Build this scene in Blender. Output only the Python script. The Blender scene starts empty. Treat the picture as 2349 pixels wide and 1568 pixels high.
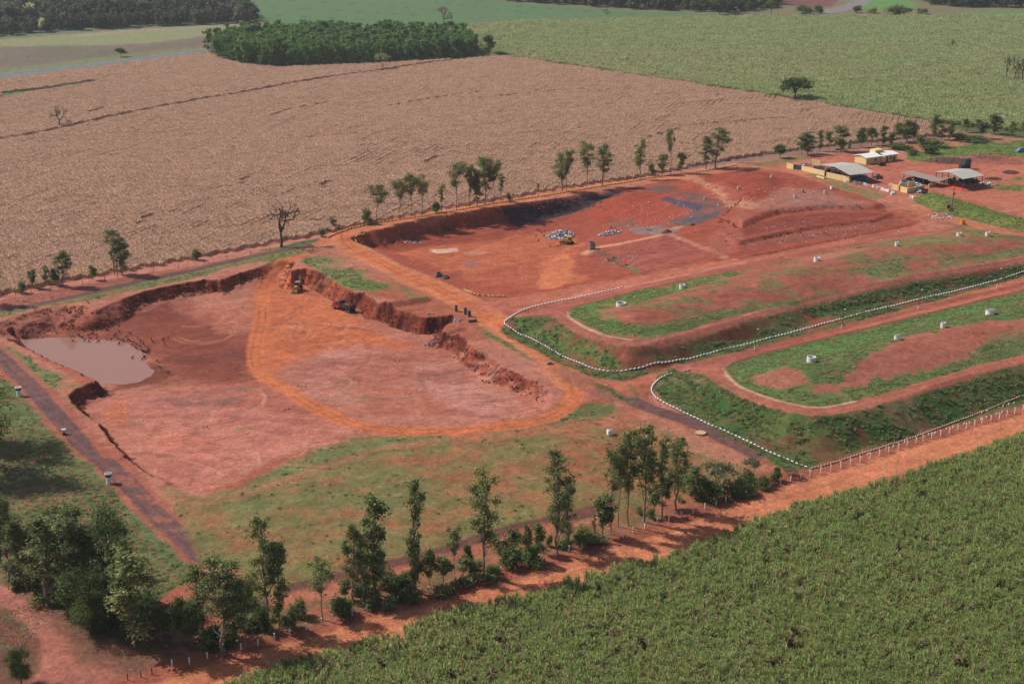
import bpy, bmesh, math, random
import numpy as np
from mathutils import Vector, Matrix, Euler
random.seed(7); np.random.seed(7)
RNG = np.random.RandomState(11)

# ------------------------------------------------------------------ camera, sky, sun, exposure
scene = bpy.context.scene
CAM_H = 118.0
PITCH = math.radians(18.9)          # below the horizon
FPX = 3243.0                        # focal length for a 2348 px wide frame
CX, CY = 1174.0, 784.0
cam_d = bpy.data.cameras.new("camera")
cam = bpy.data.objects.new("camera", cam_d)
scene.collection.objects.link(cam)
cam.location = (0, 0, CAM_H)
cam.rotation_euler = (math.pi / 2 - PITCH, 0, 0)
cam_d.sensor_fit = 'HORIZONTAL'
cam_d.sensor_width = 36.0
cam_d.lens = 36.0 * FPX / 2348.0
cam_d.clip_start = 1.0
cam_d.clip_end = 20000.0
scene.camera = cam

SUN_EL = math.radians(46.0)
SUN_DIR = Vector((-0.95, 0.31, 0)).normalized() * math.cos(SUN_EL) + Vector((0, 0, math.sin(SUN_EL)))
world = bpy.data.worlds.new("World")
scene.world = world
world.use_nodes = True
wn = world.node_tree.nodes; wl = world.node_tree.links
for n in list(wn): wn.remove(n)
sky = wn.new("ShaderNodeTexSky"); sky.sky_type = 'NISHITA'; sky.sun_disc = False
sky.sun_elevation = SUN_EL
sky.sun_rotation = math.atan2(SUN_DIR.x, SUN_DIR.y)
sky.air_density = 1.3; sky.dust_density = 2.0
bg = wn.new("ShaderNodeBackground"); bg.inputs[1].default_value = 0.078
wo = wn.new("ShaderNodeOutputWorld")
wl.new(sky.outputs[0], bg.inputs[0]); wl.new(bg.outputs[0], wo.inputs[0])
sun_d = bpy.data.lights.new("sun", 'SUN'); sun_d.energy = 4.1; sun_d.angle = math.radians(0.53)
sun_d.color = (1.0, 0.955, 0.90)
sun = bpy.data.objects.new("sun", sun_d); scene.collection.objects.link(sun)
sun.rotation_euler = (-SUN_DIR).to_track_quat('-Z', 'Y').to_euler()
sun.location = (0, 0, 300)
scene.view_settings.view_transform = 'Standard'
scene.view_settings.look = 'None'
scene.view_settings.exposure = 0.0
scene.view_settings.gamma = 1.0
scene.view_settings.use_curve_mapping = False
scene.render.engine = 'CYCLES'
scene.cycles.max_bounces = 6
scene.cycles.diffuse_bounces = 2
scene.cycles.glossy_bounces = 2
scene.cycles.transmission_bounces = 2
scene.cycles.transparent_max_bounces = 4
scene.cycles.volume_bounces = 0
scene.cycles.use_denoising = True
scene.cycles.use_adaptive_sampling = True
scene.cycles.adaptive_threshold = 0.02

# ------------------------------------------------------------------ helpers
COL = scene.collection
sp, cp = math.sin(PITCH), math.cos(PITCH)

def ray(x, y):
    u = (np.asarray(x, float) - CX) / FPX; v = (np.asarray(y, float) - CY) / FPX
    return u, cp - v * sp, -sp - v * cp

def P(x, y, z=0.0):
    dx, dy, dz = ray(x, y)
    t = (z - CAM_H) / dz
    return dx * t, dy * t

def pxm(y):          # photo pixels (2348 wide) per metre on the ground at that row
    _, dy, dz = ray(CX, y)
    t = -CAM_H / dz
    return FPX / t

def srgb(r, g, b):
    o = []
    for c in (r, g, b):
        c = c / 255.0
        o.append(c / 12.92 if c <= 0.04045 else ((c + 0.055) / 1.055) ** 2.4)
    return np.array(o)

KALB = 0.80
def alb(r, g, b): return np.clip(srgb(r, g, b) * KALB, 0, 0.9)

_tab = np.random.RandomState(5).rand(8, 256, 256)
def vnoise(x, y, k=0):
    x = np.asarray(x); y = np.asarray(y)
    xi = np.floor(x).astype(np.int64); yi = np.floor(y).astype(np.int64)
    fx = x - xi; fy = y - yi
    fx = fx * fx * (3 - 2 * fx); fy = fy * fy * (3 - 2 * fy)
    T = _tab[k % 8]
    x0 = xi & 255; x1 = (xi + 1) & 255; y0 = yi & 255; y1 = (yi + 1) & 255
    return (T[x0, y0] * (1 - fx) + T[x1, y0] * fx) * (1 - fy) + (T[x0, y1] * (1 - fx) + T[x1, y1] * fx) * fy

def fbm(x, y, scale, octv=4, k=0, sx=1.0, sy=1.0, rot=0.0):
    """0..1 noise, features about `scale` metres"""
    if rot:
        c, s = math.cos(rot), math.sin(rot)
        x, y = x * c + y * s, -x * s + y * c
    x = x / (scale * sx); y = y / (scale * sy)
    a = 0.5; tot = 0; out = 0
    for o in range(octv):
        out = out + a * vnoise(x + 17.3 * o + k * 31, y + 9.1 * o + k * 13, k + o)
        tot += a; a *= 0.55; x = x * 2.03; y = y * 2.03
    return out / tot

def sstep(a, b, x):
    t = np.clip((x - a) / (b - a), 0, 1)
    return t * t * (3 - 2 * t)

def seg_dist(px, py, pts, closed):
    """distance to a polyline, signed offset of the nearest segment, arc length"""
    best = np.full(px.shape, 1e18); side = np.zeros(px.shape); arc = np.zeros(px.shape)
    n = len(pts); L = 0.0
    for i in range(n if closed else n - 1):
        ax, ay = pts[i]; bx, by = pts[(i + 1) % n]
        ex, ey = bx - ax, by - ay
        l2 = ex * ex + ey * ey + 1e-12
        t = np.clip(((px - ax) * ex + (py - ay) * ey) / l2, 0, 1)
        dx = px - (ax + ex * t); dy = py - (ay + ey * t)
        d = dx * dx + dy * dy
        m = d < best
        best = np.where(m, d, best)
        side = np.where(m, np.sign(ex * (py - ay) - ey * (px - ax)), side)
        arc = np.where(m, L + t * math.sqrt(l2), arc)
        L += math.sqrt(l2)
    return np.sqrt(best), side, arc

def inside(px, py, pts):
    r = np.zeros(px.shape, bool); n = len(pts)
    for i in range(n):
        ax, ay = pts[i]; bx, by = pts[(i + 1) % n]
        if ay == by: continue
        c = ((ay > py) != (by > py)) & (px < (bx - ax) * (py - ay) / (by - ay) + ax)
        r ^= c
    return r

def catmull(pts, step=2.0, closed=False):
    pts = [np.array(p, float) for p in pts]; n = len(pts); out = []
    rng_ = range(n if closed else n - 1)
    for i in rng_:
        p1 = pts[i]; p2 = pts[(i + 1) % n]
        p0 = pts[(i - 1) % n] if (closed or i > 0) else p1
        p3 = pts[(i + 2) % n] if (closed or i + 2 < n) else p2
        k = max(1, int(np.linalg.norm(p2 - p1) / step))
        for j in range(k):
            t = j / k
            out.append(0.5 * ((2 * p1) + (-p0 + p2) * t + (2 * p0 - 5 * p1 + 4 * p2 - p3) * t * t + (-p0 + 3 * p1 - 3 * p2 + p3) * t ** 3))
    if not closed: out.append(pts[-1])
    return [tuple(p) for p in out]

def T(n, pts):       # positions measured on a 3x3 set of enlarged tiles of the photograph
    ox = (0, 780.2, 1560.4)[(n - 1) % 3]; oy = (0, 518.9, 1039.7)[(n - 1) // 3]
    return [(ox + a / 2.968, oy + b / 2.968) for a, b in pts]

# ------------------------------------------------------------------ terrain grid
ys = list(np.arange(150, 430, 0.46))
d = 0.46
while ys[-1] < 9000:
    d *= 1.0135 if ys[-1] < 1500 else 1.05
    ys.append(ys[-1] + d)
ys = np.array(ys)
tt = np.concatenate([[-3.0, -2.0, -1.5, -1.3], np.linspace(-1.16, 1.16, 760), [1.3, 1.5, 2.0, 3.0]])
wy = 0.365 * np.sqrt(ys ** 2 + CAM_H ** 2) + 2.0
GX = wy[:, None] * tt[None, :]
GY = np.repeat(ys[:, None], len(tt), 1)
NR, NC = GX.shape

# control points (photo x, photo y, height)
base_pts = [
 (0,640,0),(200,630,0),(400,590,0),(600,560,0),(700,600,0),(850,640,0),(1000,690,0),(1150,800,0),(1300,930,-.2),
 (1200,1010,-.4),(900,1015,-.4),(600,1090,-.6),(400,1130,-.8),(250,1040,-.4),(120,900,0),(0,800,0),(-150,760,0),(-150,1000,0),
 (1300,1150,-2),(800,1250,-2),(500,1250,-2),(300,1300,-2),(1110,1310,-3.5),(500,1500,-4),(1500,1220,-3.8),(1860,1090,-4),
 (2348,955,-4),(2348,1100,-4.5),(1174,1550,-5),(0,1500,-3),(2348,1550,-5.5),(0,1250,-1.5),(-200,1300,-2),(1733,1040,-2.8),
 (1480,930,-.5),(1390,990,-1),(2550,900,-4),(2550,640,1),
 (1440,870,0),(1500,858,0),(1570,830,0.1),(1700,812,.2),(2000,735,.5),(2348,645,1),
 (1150,740,0),(1110,690,0),(1300,665,.4),(1500,635,1.8),(1700,600,3.3),(1900,562,4),(2100,525,4.5),(2348,552,4.5),(2550,600,4.5),
 (830,530,0),(1000,495,0),(1300,450,0),(1480,425,.5),(1600,395,1.5),(1800,370,3),(2000,350,3.5),(2348,300,3.5),
 (2100,430,4.5),(2300,430,5),(2200,470,5),(1900,410,4),(1750,400,3),(2600,400,5),(2348,500,4.8),
 (1174,300,0),(600,400,0),(0,400,0),(1800,300,2),(2000,250,2),(2348,150,1),(2600,250,2),(1174,100,0),(0,150,0),(2000,60,0),(500,30,0),
 (-300,300,0),(-600,60,0),(2900,60,0),(1174,-20,0)]
ctl = np.array([(*P(a, b, c), c) for a, b, c in base_pts])
def rbf_fit(c, c0=6.0, lam=0.02):
    D = np.sqrt((c[:, None, 0] - c[None, :, 0]) ** 2 + (c[:, None, 1] - c[None, :, 1]) ** 2 + c0 * c0)
    n = len(c)
    A = np.zeros((n + 1, n + 1)); A[:n, :n] = -D - np.eye(n) * lam * -1; A[:n, n] = 1; A[n, :n] = 1
    w = np.linalg.solve(A, np.concatenate([c[:, 2], [0]]))
    return c, w, c0
def rbf_eval(f, x, y):
    c, w, c0 = f
    out = np.full(x.shape, w[-1])
    for i in range(len(c)):
        out -= w[i] * np.sqrt((x - c[i, 0]) ** 2 + (y - c[i, 1]) ** 2 + c0 * c0)
    return out
near = GY < 1600
H = np.zeros_like(GX)
kmax = np.searchsorted(ys, 1300)
fit = rbf_fit(ctl)
H[:kmax] = rbf_eval(fit, GX[:kmax], GY[:kmax])
fade = 1 - sstep(700, 1250, GY)
H = np.clip(H, -7, 7) * fade
H += (fbm(GX, GY, 60, 3, 1) - 0.5) * 0.7 * fade
H += (fbm(GX, GY, 6, 4, 2) - 0.5) * 0.35 * fade

def mk(poly, z):
    """photo polygon at height z -> world polygon"""
    return [tuple(map(float, P(a, b, z))) for a, b in poly]

def sub(poly, m):
    xs = [p[0] for p in poly]; yy = [p[1] for p in poly]
    r0 = max(0, np.searchsorted(ys, min(yy) - m) - 1); r1 = min(NR, np.searchsorted(ys, max(yy) + m) + 1)
    w0 = wy[r0:r1].min(); w1 = wy[r0:r1].max()
    lo = min((min(xs) - m) / w0, (min(xs) - m) / w1); hi = max((max(xs) + m) / w0, (max(xs) + m) / w1)
    c0 = max(0, np.searchsorted(tt, lo) - 1); c1 = min(NC, np.searchsorted(tt, hi) + 1)
    return slice(r0, r1), slice(c0, c1)

def sdist(poly, X, Y):
    """positive inside"""
    dd, _, _ = seg_dist(X, Y, poly, True)
    return np.where(inside(X, Y, poly), dd, -dd)

def region(poly, z, targets, R, gully=0.8, gs=3.0, outward=False, soft_line=None):
    """height inside follows `targets` ; the face is R metres wide (inside or outside the edge)"""
    global H
    w = mk(poly, z)
    s = sub(w, R * 1.6 + 3)
    X, Y = GX[s], GY[s]
    dd_, _, arc_ = seg_dist(X, Y, w, True)
    sd = np.where(inside(X, Y, w), dd_, -dd_)
    if not outward: sd = sd + .7
    Rv = R * (0.75 + 0.5 * fbm(X, Y, 25, 2, 3))
    if soft_line:
        ls, _, _ = seg_dist(X, Y, mk(soft_line, z), False); Rv = Rv + 8.0 * (1 - sstep(6, 16, ls))
        ls, _, _ = seg_dist(X, Y, mk([(700,617),(788,660),(861,697),(965,728),(1037,723)], z), False); Rv = Rv + 1.5 * (1 - sstep(5, 12, ls))
        ls, _, _ = seg_dist(X, Y, mk([(1010,760),(1063,775),(1117,815),(1201,866),(1252,893)], z), False); Rv = Rv + 2.0 * (1 - sstep(6, 12, ls))
    n = (fbm(X, Y, gs, 3, 4) - 0.5) * 1.0 * gully + (fbm(X, Y, gs * 3.5, 2, 2) - .5) * 1.4 * gully + (fbm(arc_, sd * .2, 1.5, 3, 6) - .5) * 1.5 * gully
    if outward: k = np.clip(1 + (sd + n * .5) / Rv, 0, 1); k = k * .8 + sstep(0, 1, k) * .2
    else: k = np.clip((sd + n * np.clip(sd / 1.0 + .6, 0, 1)) / Rv, 0, 1); k = k ** 0.85
    f = rbf_fit(np.array([(*P(a, b, c), c) for a, b, c in targets]), 4.0, 0.05)
    zt = rbf_eval(f, X, Y)
    zt = np.clip(zt, min(t[2] for t in targets) - .3, max(t[2] for t in targets) + .3)
    zt = zt + (fbm(X, Y, 5, 4, 6) - .5) * .3
    if not outward:
        zt = zt + (1 - sstep(0, 3.2, sd - Rv * .8)) * sstep(.38, .68, fbm(X, Y, 3.5, 4, 1)) * 1.0 * sstep(1.8, 3.6, H[s] - zt)
    H[s] = H[s] * (1 - k) + zt * k
    return w

def raise_(poly, z, dz, R, n_amp=0.5, inner=True, pw=1.0):
    global H
    w = mk(poly, z)
    s = sub(w, R + 3)
    X, Y = GX[s], GY[s]
    sd = sdist(w, X, Y) + (fbm(X, Y, 5, 3, 5) - .5) * 2 * n_amp
    H[s] += dz * sstep(0, R, sd if inner else sd + R / 2) ** pw
    return w

def ridge(pts, z, dz, R, amp=0.4):
    global H
    w = mk(pts, z)
    s = sub(w, R + 2)
    X, Y = GX[s], GY[s]
    dd, _, _ = seg_dist(X, Y, w, False)
    dd = dd + (fbm(X, Y, 3, 3, 7) - .5) * 2 * amp
    H[s] += dz * (1 - sstep(0, R, dd))

# excavation pit
PIT = [(-40,757),(0,740),(50,722),(101,708),(152,699),(202,702),(216,716),(286,684),(337,667),(387,657),(472,642),(505,645),(573,620),(612,607),
 (625,600),(664,600),(672,606),(664,612),(660,622),(664,630),(680,620),(700,617),(724,623),(758,644),(788,660),(807,671),(834,674),(861,697),(891,706),(915,714),(939,721),(965,728),(982,729),
 (1010,726),(1037,723),(1035,736),(1014,748),(1004,758),(1024,763),(1048,766),(1063,775),(1083,799),(1117,815),(1144,836),(1178,852),(1201,866),(1228,876),(1252,893),(1264,920),
 (1240,945),(1200,955),(1150,966),(1060,977),(960,980),(870,976),(800,985),(700,1020),(640,1044),(586,1070),(546,1104),(505,1116),(465,1119),(425,1112),(398,1104),(371,1090),(323,1070),(290,1040),
 (270,1018),(246,984),(219,957),(192,937),(172,920),(166,906),(190,888),(216,878),(224,873),(209,866),(162,842),(101,815),(61,792),(34,780),(10,768),(-40,765)]
PITT = [(40,770,-5),(120,790,-5.2),(200,830,-5.3),(330,830,-5.2),(350,770,-4.9),(200,740,-5),(300,740,-5),(500,690,-5),(632,600,-.4),(618,618,-1.8),(606,640,-3.4),(596,670,-4.7),(680,655,-5),(760,690,-5),(860,745,-5),(960,790,-5),(1000,800,-4.8),
 (700,780,-5),(600,800,-4.9),(450,880,-4.6),(400,870,-5.0),(260,890,-4.9),(330,900,-4.2),(250,915,-4),(215,930,-4),(240,965,-3.8),(400,950,-3),(600,930,-3),(800,900,-3.4),(1000,870,-3.9),(1100,850,-3.9),(1200,900,-3.4),(1235,935,-1.6),
 (1100,940,-2),(900,930,-2.2),(1060,965,-.8),(870,965,-.6),(700,980,-1.3),(500,1060,-1),(465,1108,-1.3),(400,1090,-1.8),(350,1062,-2.3),(300,1020,-2.8),(270,990,-3.2),(540,1095,-1.1),(590,1060,-.9),(620,1000,-1.5),(640,1040,-.6),(700,1015,-.5),(800,978,-.5)]
PITT = [(a, b, c * (1.08 if (a > 660 and b < 900) else .8)) for a, b, c in PITT]
pit_w = region(PIT, 0, PITT, 1.9, 1.0, 2.0, soft_line=[(-60,760),(0,741),(50,722),(101,708),(152,699),(196,701)])
ridge([(881,703),(910,700),(945,695),(975,690)], 0, 1.4, 2.6, .6)
ridge([(985,772),(1030,762),(1070,752)], 0, -.7, 1.8, .5)
# waste cell
CELL = [(806,546),(835,533),(881,525),(982,502),(1134,478),(1286,455),(1404,435),(1474,426),(1560,408),(1620,396),(1720,384),(1790,386),(1900,420),(2010,465),(2110,508),(2095,520),(1960,548),(1820,572),(1700,592),(1480,633),(1300,663),
 (1200,678),(1164,684),(1104,681),(1060,664),(996,633),(928,610),(858,569),(815,552)]
CELLT = [(870,560,-4.8),(900,570,-5),(1050,560,-5),(1200,540,-5),(1290,512,-5),(1000,600,-4.6),(1150,600,-4.2),(1250,570,-4.6),(1350,548,-4.3),(1080,640,-3.2),(1200,660,-1.2),(1160,675,-.4),(1350,600,-3.2),(1340,628,-1.7),(1400,605,-2.2),
 (1470,625,0.6),(1300,652,.1),(1362,568,-2.6),(1450,555,-.4),(1530,532,1.3),(1640,495,2.6),(1400,520,-3.7),(1450,500,-2.4),(1340,492,-4.7),(1380,465,-2),(1420,447,0),(1500,435,.6),(1500,480,-1),(1560,500,.4),(1600,470,1.7),(1620,440,2),
 (1700,415,3.2),(1600,405,1.6),(1540,415,1),(1800,415,4.4),(1900,440,4.6),(1850,480,4.4),(1700,480,3.6),(1600,540,2.0),(1560,585,1.6),(1640,590,2.8),(1750,500,4.2),(1950,480,4.5),(2080,510,4.5),(1700,560,3.1),(1850,545,3.7),(2000,520,4.2),(1800,575,3.8)]
cell_w = region(CELL, 0.0, CELLT, 3.2, 0.5, 4.0)
raise_([(1705,519),(1750,504),(1796,492),(1897,482),(2015,484),(2040,478),(1980,455),(1900,440),(1800,425),(1700,450),(1640,500)], 4.5, 1.7, 3.0, .4)
raise_([(1690,558),(1800,537),(1900,523),(2015,512),(2060,498),(2015,489),(1897,486),(1796,496),(1705,523),(1650,540)], 4.0, 1.0, 2.0, .4)
raise_([(1590,425),(1700,395),(1760,398),(1800,420),(1790,455),(1740,468),(1690,462),(1640,440)], 3, 1.6, 9, 1)
ridge([(1705,588),(1820,568),(1960,545),(2090,521)], 4, -.9, 2.2, .4)
ridge([(1365,578),(1400,592),(1440,612),(1480,627)], -1.5, -0.5, 3, .3)
# closed mound A
A = [(1186,716),(1215,719),(1252,723),(1279,741),(1319,761),(1370,785),(1420,799),(1441,802),(1470,799),(1560,773),(1695,735),(1864,687),(2086,640),(2348,598),(2560,560),(2560,520),
 (2348,550),(2200,528),(2100,532),(1900,566),(1700,606),(1560,636),(1460,655),(1350,680),(1252,701)]
AT = [(1200,712,.8),(1252,723,1.8),(1300,748,3.2),(1370,785,4),(1441,802,4.2),(1560,773,4.2),(1864,687,4.2),(2348,598,4.5),(1300,700,1.6),(1350,684,1.4),(1460,657,2.2),(1700,608,3.6),(1900,568,4.2),(2100,534,4.6),(2348,553,4.7),(2560,560,4.7),(1350,740,3),(1460,770,4)]
moundA_w = region(A, 3.4, AT, 7.0, .8, 4, outward=True)
DA = [(1302,721),(1319,734),(1353,755),(1403,771),(1450,778),(1504,775),(1568,758),(1661,724),(1830,697),(1998,650),(2133,623),(2348,586),(2500,560),(2400,548),(2184,524),(2066,541),(1897,576),(1762,607),(1560,644),(1454,667),(1353,694),(1312,710)]
domeA_w = raise_(DA, 4, 2.3, 16, .3, pw=.8)
# closed mound B
B = [(1560,852),(1594,856),(1638,876),(1695,900),(1763,930),(1823,953),(1864,960),(1914,953),(1998,937),(2099,903),(2200,869),(2348,836),(2560,790),(2560,620),(2348,660),(2200,700),(2000,745),(1850,778),(1750,795),(1640,825),(1590,842)]
BT = [(1575,852,.3),(1600,855,.7),(1638,876,1.1),(1763,930,1.5),(1864,960,1.6),(2348,836,1.6),(1690,825,.7),(1800,790,.6),(2348,665,1.3),(2000,748,.9),(2560,790,1.8),(2560,640,1.6),(1900,850,1.5)]
moundB_w = region(B, 1.2, BT, 8.0, .9, 4, outward=True)
DB = [(1661,849),(1675,869),(1712,893),(1779,916),(1847,930),(1880,932),(1931,927),(1998,906),(2099,879),(2234,839),(2348,812),(2560,770),(2560,640),(2348,670),(2200,703),(1998,752),(1796,801),(1695,827),(1668,839)]
domeB_w = raise_(DB, 1.5, 2.5, 18, .3, pw=.8)
# grassy bank by the sheds, small heaps
raise_([(2110,450),(2140,440),(2180,455),(2260,478),(2348,500),(2560,545),(2560,560),(2348,520),(2240,505),(2140,482)], 5, 1.6, 5, .3)

# pond basin in the deep corner of the pit
WATER_Z = -4.1
POND = [(30,772),(50,778),(118,773),(160,773),(202,778),(249,780),(286,785),(310,795),(337,812),(339,825),(333,836),(355,848),(347,860),(320,876),(290,881),(236,882),(215,870),(160,845),(100,818),(60,796),(20,780)]
pond_w = mk(POND, WATER_Z)
s_ = sub(mk(PIT, 0), 2); X_, Y_ = GX[s_], GY[s_]
sd_ = sdist(pond_w, X_, Y_) + (fbm(X_, Y_, 2.5, 3, 3) - .5) * 1.2
inpit_ = sdist(mk(PIT, 0), X_, Y_) > 2.6
tgt_ = np.where(sd_ > 0, WATER_Z - .45 * sstep(0, 4, sd_) - .01, np.maximum(H[s_], WATER_Z + .03 + .25 * sstep(0, 9, -sd_)))
H[s_] = np.where(inpit_ | ((sd_ > 0) & (H[s_] < WATER_Z + .6)), tgt_, H[s_])
HG = H
def hz(x, y):
    x = np.asarray(x, float); y = np.asarray(y, float)
    r = np.clip(np.searchsorted(ys, y) - 1, 0, NR - 2)
    fr = np.clip((y - ys[r]) / (ys[r + 1] - ys[r]), 0, 1)
    w = wy[r] * (1 - fr) + wy[r + 1] * fr
    t = x / w
    c = np.clip(np.searchsorted(tt, t) - 1, 0, NC - 2)
    fc = np.clip((t - tt[c]) / (tt[c + 1] - tt[c]), 0, 1)
    return (HG[r, c] * (1 - fc) + HG[r, c + 1] * fc) * (1 - fr) + (HG[r + 1, c] * (1 - fc) + HG[r + 1, c + 1] * fc) * fr

_zs = np.linspace(11, -9, 161)
def G(x, y):
    """ground point seen at that photo position -> (x, y, z)"""
    px_, py_ = P(x, y, _zs)
    h = hz(px_, py_)
    m = np.nonzero(_zs <= h)[0]
    i = int(m[0]) if len(m) else len(_zs) - 1
    if i == 0: return float(px_[0]), float(py_[0]), float(h[0])
    a0 = _zs[i - 1] - h[i - 1]; a1 = _zs[i] - h[i]
    f = a0 / (a0 - a1 + 1e-9); z = _zs[i - 1] + (_zs[i] - _zs[i - 1]) * f
    X, Y = P(x, y, z)
    return float(X), float(Y), float(hz(X, Y))
def Gp(pts): return [G(a, b)[:2] for a, b in pts]
# ------------------------------------------------------------------ what covers the ground (albedo and kind per vertex)
CLS = ['ground', 'excavation_pit', 'landfill_cell', 'landfill_mound', 'dirt_road', 'paved_road', 'lawn', 'corn_field_soil',
       'sugarcane_field_soil', 'far_field', 'highway']
cls = np.zeros(GX.shape, np.int8)
n1 = fbm(GX, GY, 22, 4, 1); n2 = fbm(GX, GY, 3.2, 4, 2); n3 = fbm(GX, GY, 1.1, 3, 3)
n4 = fbm(GX, GY, 2.2, 4, 5, sx=5, sy=1, rot=0.5)     # streaks
def mixc(a, b, k): return a * (1 - k[..., None]) + b * k[..., None]
SOIL = alb(178, 104, 80); PINK = alb(192, 124, 102); RUST = alb(150, 78, 58); ORANGE = alb(205, 122, 84); PALE = alb(206, 156, 128)
ASPH = alb(116, 88, 84); LAWN = alb(116, 126, 80); GREEN = alb(98, 112, 70); DRY = alb(150, 132, 88); OLIVE = alb(126, 122, 76)
ASH = alb(108, 98, 98); SLATE = alb(92, 96, 112); DARK = alb(92, 52, 42); TAN = alb(156, 126, 110)
C = mixc(SOIL, PINK, sstep(.35, .65, n1))
C = mixc(C, RUST, .55 * sstep(.55, .8, n2))

def paint(poly, col, soft=1.2, warp=1.5, amt=1.0, patch=None, scale=None, k=0, world=False, cl=None, ws=4.0, thr=(.4, .6)):
    w = poly if world else Gp(poly)
    s = sub(w, soft + warp + 2)
    X, Y = GX[s], GY[s]
    sd = sdist(w, X, Y)
    sdw = sd + (fbm(X, Y, ws, 4, k) - .5) * 2 * warp
    m = sstep(-soft / 2, soft / 2, sdw)
    if scale: m = m * sstep(thr[0] - .04, thr[1] + .06, .72 * fbm(X, Y, scale, 5, k + 3, sx=1.6) + .28 * fbm(X, Y, .9, 3, k + 1, sx=1.5))
    m = m * amt
    col = np.asarray(col)
    C[s] = mixc(C[s], col, m)
    if cl is not None:
        c = cls[s]; c[sdw > 0] = CLS.index(cl); cls[s] = c

def stroke(pts, width, col, soft=.8, amt=1.0, warp=.4, streak=0.0, ruts=0, rutcol=None, cl=None, smooth=True, k=0, world=False):
    w = pts if world else Gp(pts)
    if smooth: w = catmull(w, 3.0)
    s = sub(w, width / 2 + soft + warp + 1)
    X, Y = GX[s], GY[s]
    dd, side, arc = seg_dist(X, Y, w, False)
    dw = dd + (fbm(X, Y, 3, 3, k) - .5) * 2 * warp
    m = (1 - sstep(width / 2 - soft / 2, width / 2 + soft / 2, dw)) * amt
    off = dd * side
    if streak: m = m * (1 - streak * sstep(.35, .7, fbm(off, arc * .06, .7, 3, k + 1)))
    C[s] = mixc(C[s], np.asarray(col), m)
    if ruts:
        r = np.exp(-((np.abs(off) - ruts) / .22) ** 2) * amt * sstep(.3, .5, fbm(off * .3, arc, 9, 2, k + 2))
        C[s] = mixc(C[s], rutcol, r * .6)
    if cl is not None:
        c = cls[s]; c[dw < width / 2] = CLS.index(cl); cls[s] = c

C = mixc(C, alb(124,126,96), sstep(560, 680, GY) * .85)
# ---- far country
paint([(-900,176),(0,182),(150,163),(300,142),(470,118),(600,20),(1300,-40),(3000,-40),(3000,-200),(-900,-200)], alb(112,136,104), 6, 6, cl='far_field')
paint([(-900,100),(0,110),(100,105),(210,105),(330,100),(480,92),(620,62),(640,60),(560,56),(420,62),(240,72),(0,92),(-900,110)], alb(150,150,108), 5, 3, cl='far_field')
stroke([(640,60),(560,58),(420,64),(300,72),(180,84)], 9, alb(176,150,136), 5, .8, 2)
stroke([(640,58),(600,52),(420,60),(240,70),(0,90)], 5, alb(160,96,82), 3, .7, 2)
paint([(-900,112),(0,108),(120,106),(210,106),(330,101),(470,84),(560,70),(480,112),(465,118),(300,128),(0,158),(-900,250)], alb(136,116,104), 6, 4, cl='far_field')
paint([(-900,112),(0,108),(120,106),(210,106),(330,101),(470,84),(470,118),(300,128),(0,158)], alb(108,112,86), 5, 4, .6, scale=40, k=2)
stroke([(-300,196),(0,160),(150,142),(300,124),(400,112),(480,104)], 6, alb(158,112,94), 4, .6, 2)
stroke([(-300,202),(0,164),(150,147),(300,128),(400,117),(480,109)], 12, alb(126,138,88), 6, .85, 2)
stroke([(-400,218),(0,169),(150,153),(300,136),(420,120),(500,111),(700,92)], 7, alb(146,130,136), 2, 1, .8, cl='highway')
stroke([(-400,232),(0,178),(150,161),(300,143),(420,127),(500,118),(700,98)], 9, alb(148,132,138), 2, 1, .8, cl='highway')
# bright green soya field beyond the plantation, with thin contour lines
paint([(520,0),(600,50),(660,60),(1010,60),(1200,46),(1560,40),(1690,33),(1500,28),(1200,8),(1120,0),(1000,-25),(540,-25)], alb(104,130,88), 4, 3, cl='far_field')
for a in ([(560,0),(700,4),(860,12),(1000,24)], [(620,18),(780,24),(950,36),(1110,42)], [(1180,14),(1300,24),(1450,33)], [(1000,6),(1100,16),(1210,30)], [(640,36),(800,44),(900,48)]):
    stroke(a, 2.6, alb(66,98,78), 3, .75, 1)
stroke([(900,62),(1010,59),(1100,53),(1200,47),(1330,44),(1560,41),(1700,36)], 5, alb(140,108,84), 4, .8, 2)
paint([(474,124),(492,137),(530,148),(575,155),(625,158),(800,151),(960,144),(1085,136),(1110,130),(1106,112),(1040,94),(640,88),(540,96),(490,108)], alb(84,92,58), 3, 2, 1)
# big cane field right
CANE2 = [(1060,62),(1180,51),(1340,47),(1560,42),(1700,39),(1960,38),(2130,38),(2348,36),(3000,30),(3000,420),(2348,318),(2240,305),(2120,292),(1970,262),(1830,235),(1560,190),(1400,165),(1180,132),(1120,118)]
paint(CANE2, alb(96,104,70), 3, 3, cl='sugarcane_field_soil')
paint([(1080,66),(1400,60),(1900,44),(2348,44),(2348,100),(2000,95),(1400,110)], alb(110,136,92), 8, 10, .7, scale=60, k=4)
paint([(1300,78),(2000,80),(2348,120),(2348,175),(2000,150),(1560,110)], alb(150,144,128), 10, 10, .7, scale=35, k=5)
paint([(1930,44),(2348,42),(2600,60),(2600,110),(2348,100),(2100,60)], alb(148,128,110), 10, 10, .8, scale=40, k=6)
paint([(2130,36),(2348,22),(2700,10),(2700,50),(2348,40),(2240,40)], alb(104,142,92), 6, 4)
paint([(1770,-40),(1790,6),(1830,16),(1908,15),(1925,0),(1960,-40)], alb(136,88,84), 5, 4)
paint([(1980,-30),(1975,4),(1965,16),(2000,26),(2080,24),(2110,12),(2060,-10)], alb(112,150,86), 4, 3)
stroke([(2040,-60),(2000,-30),(1975,0),(1950,14),(1900,27),(1840,36)], 17, alb(150,138,138), 4, 1, 1, cl='highway')
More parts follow.
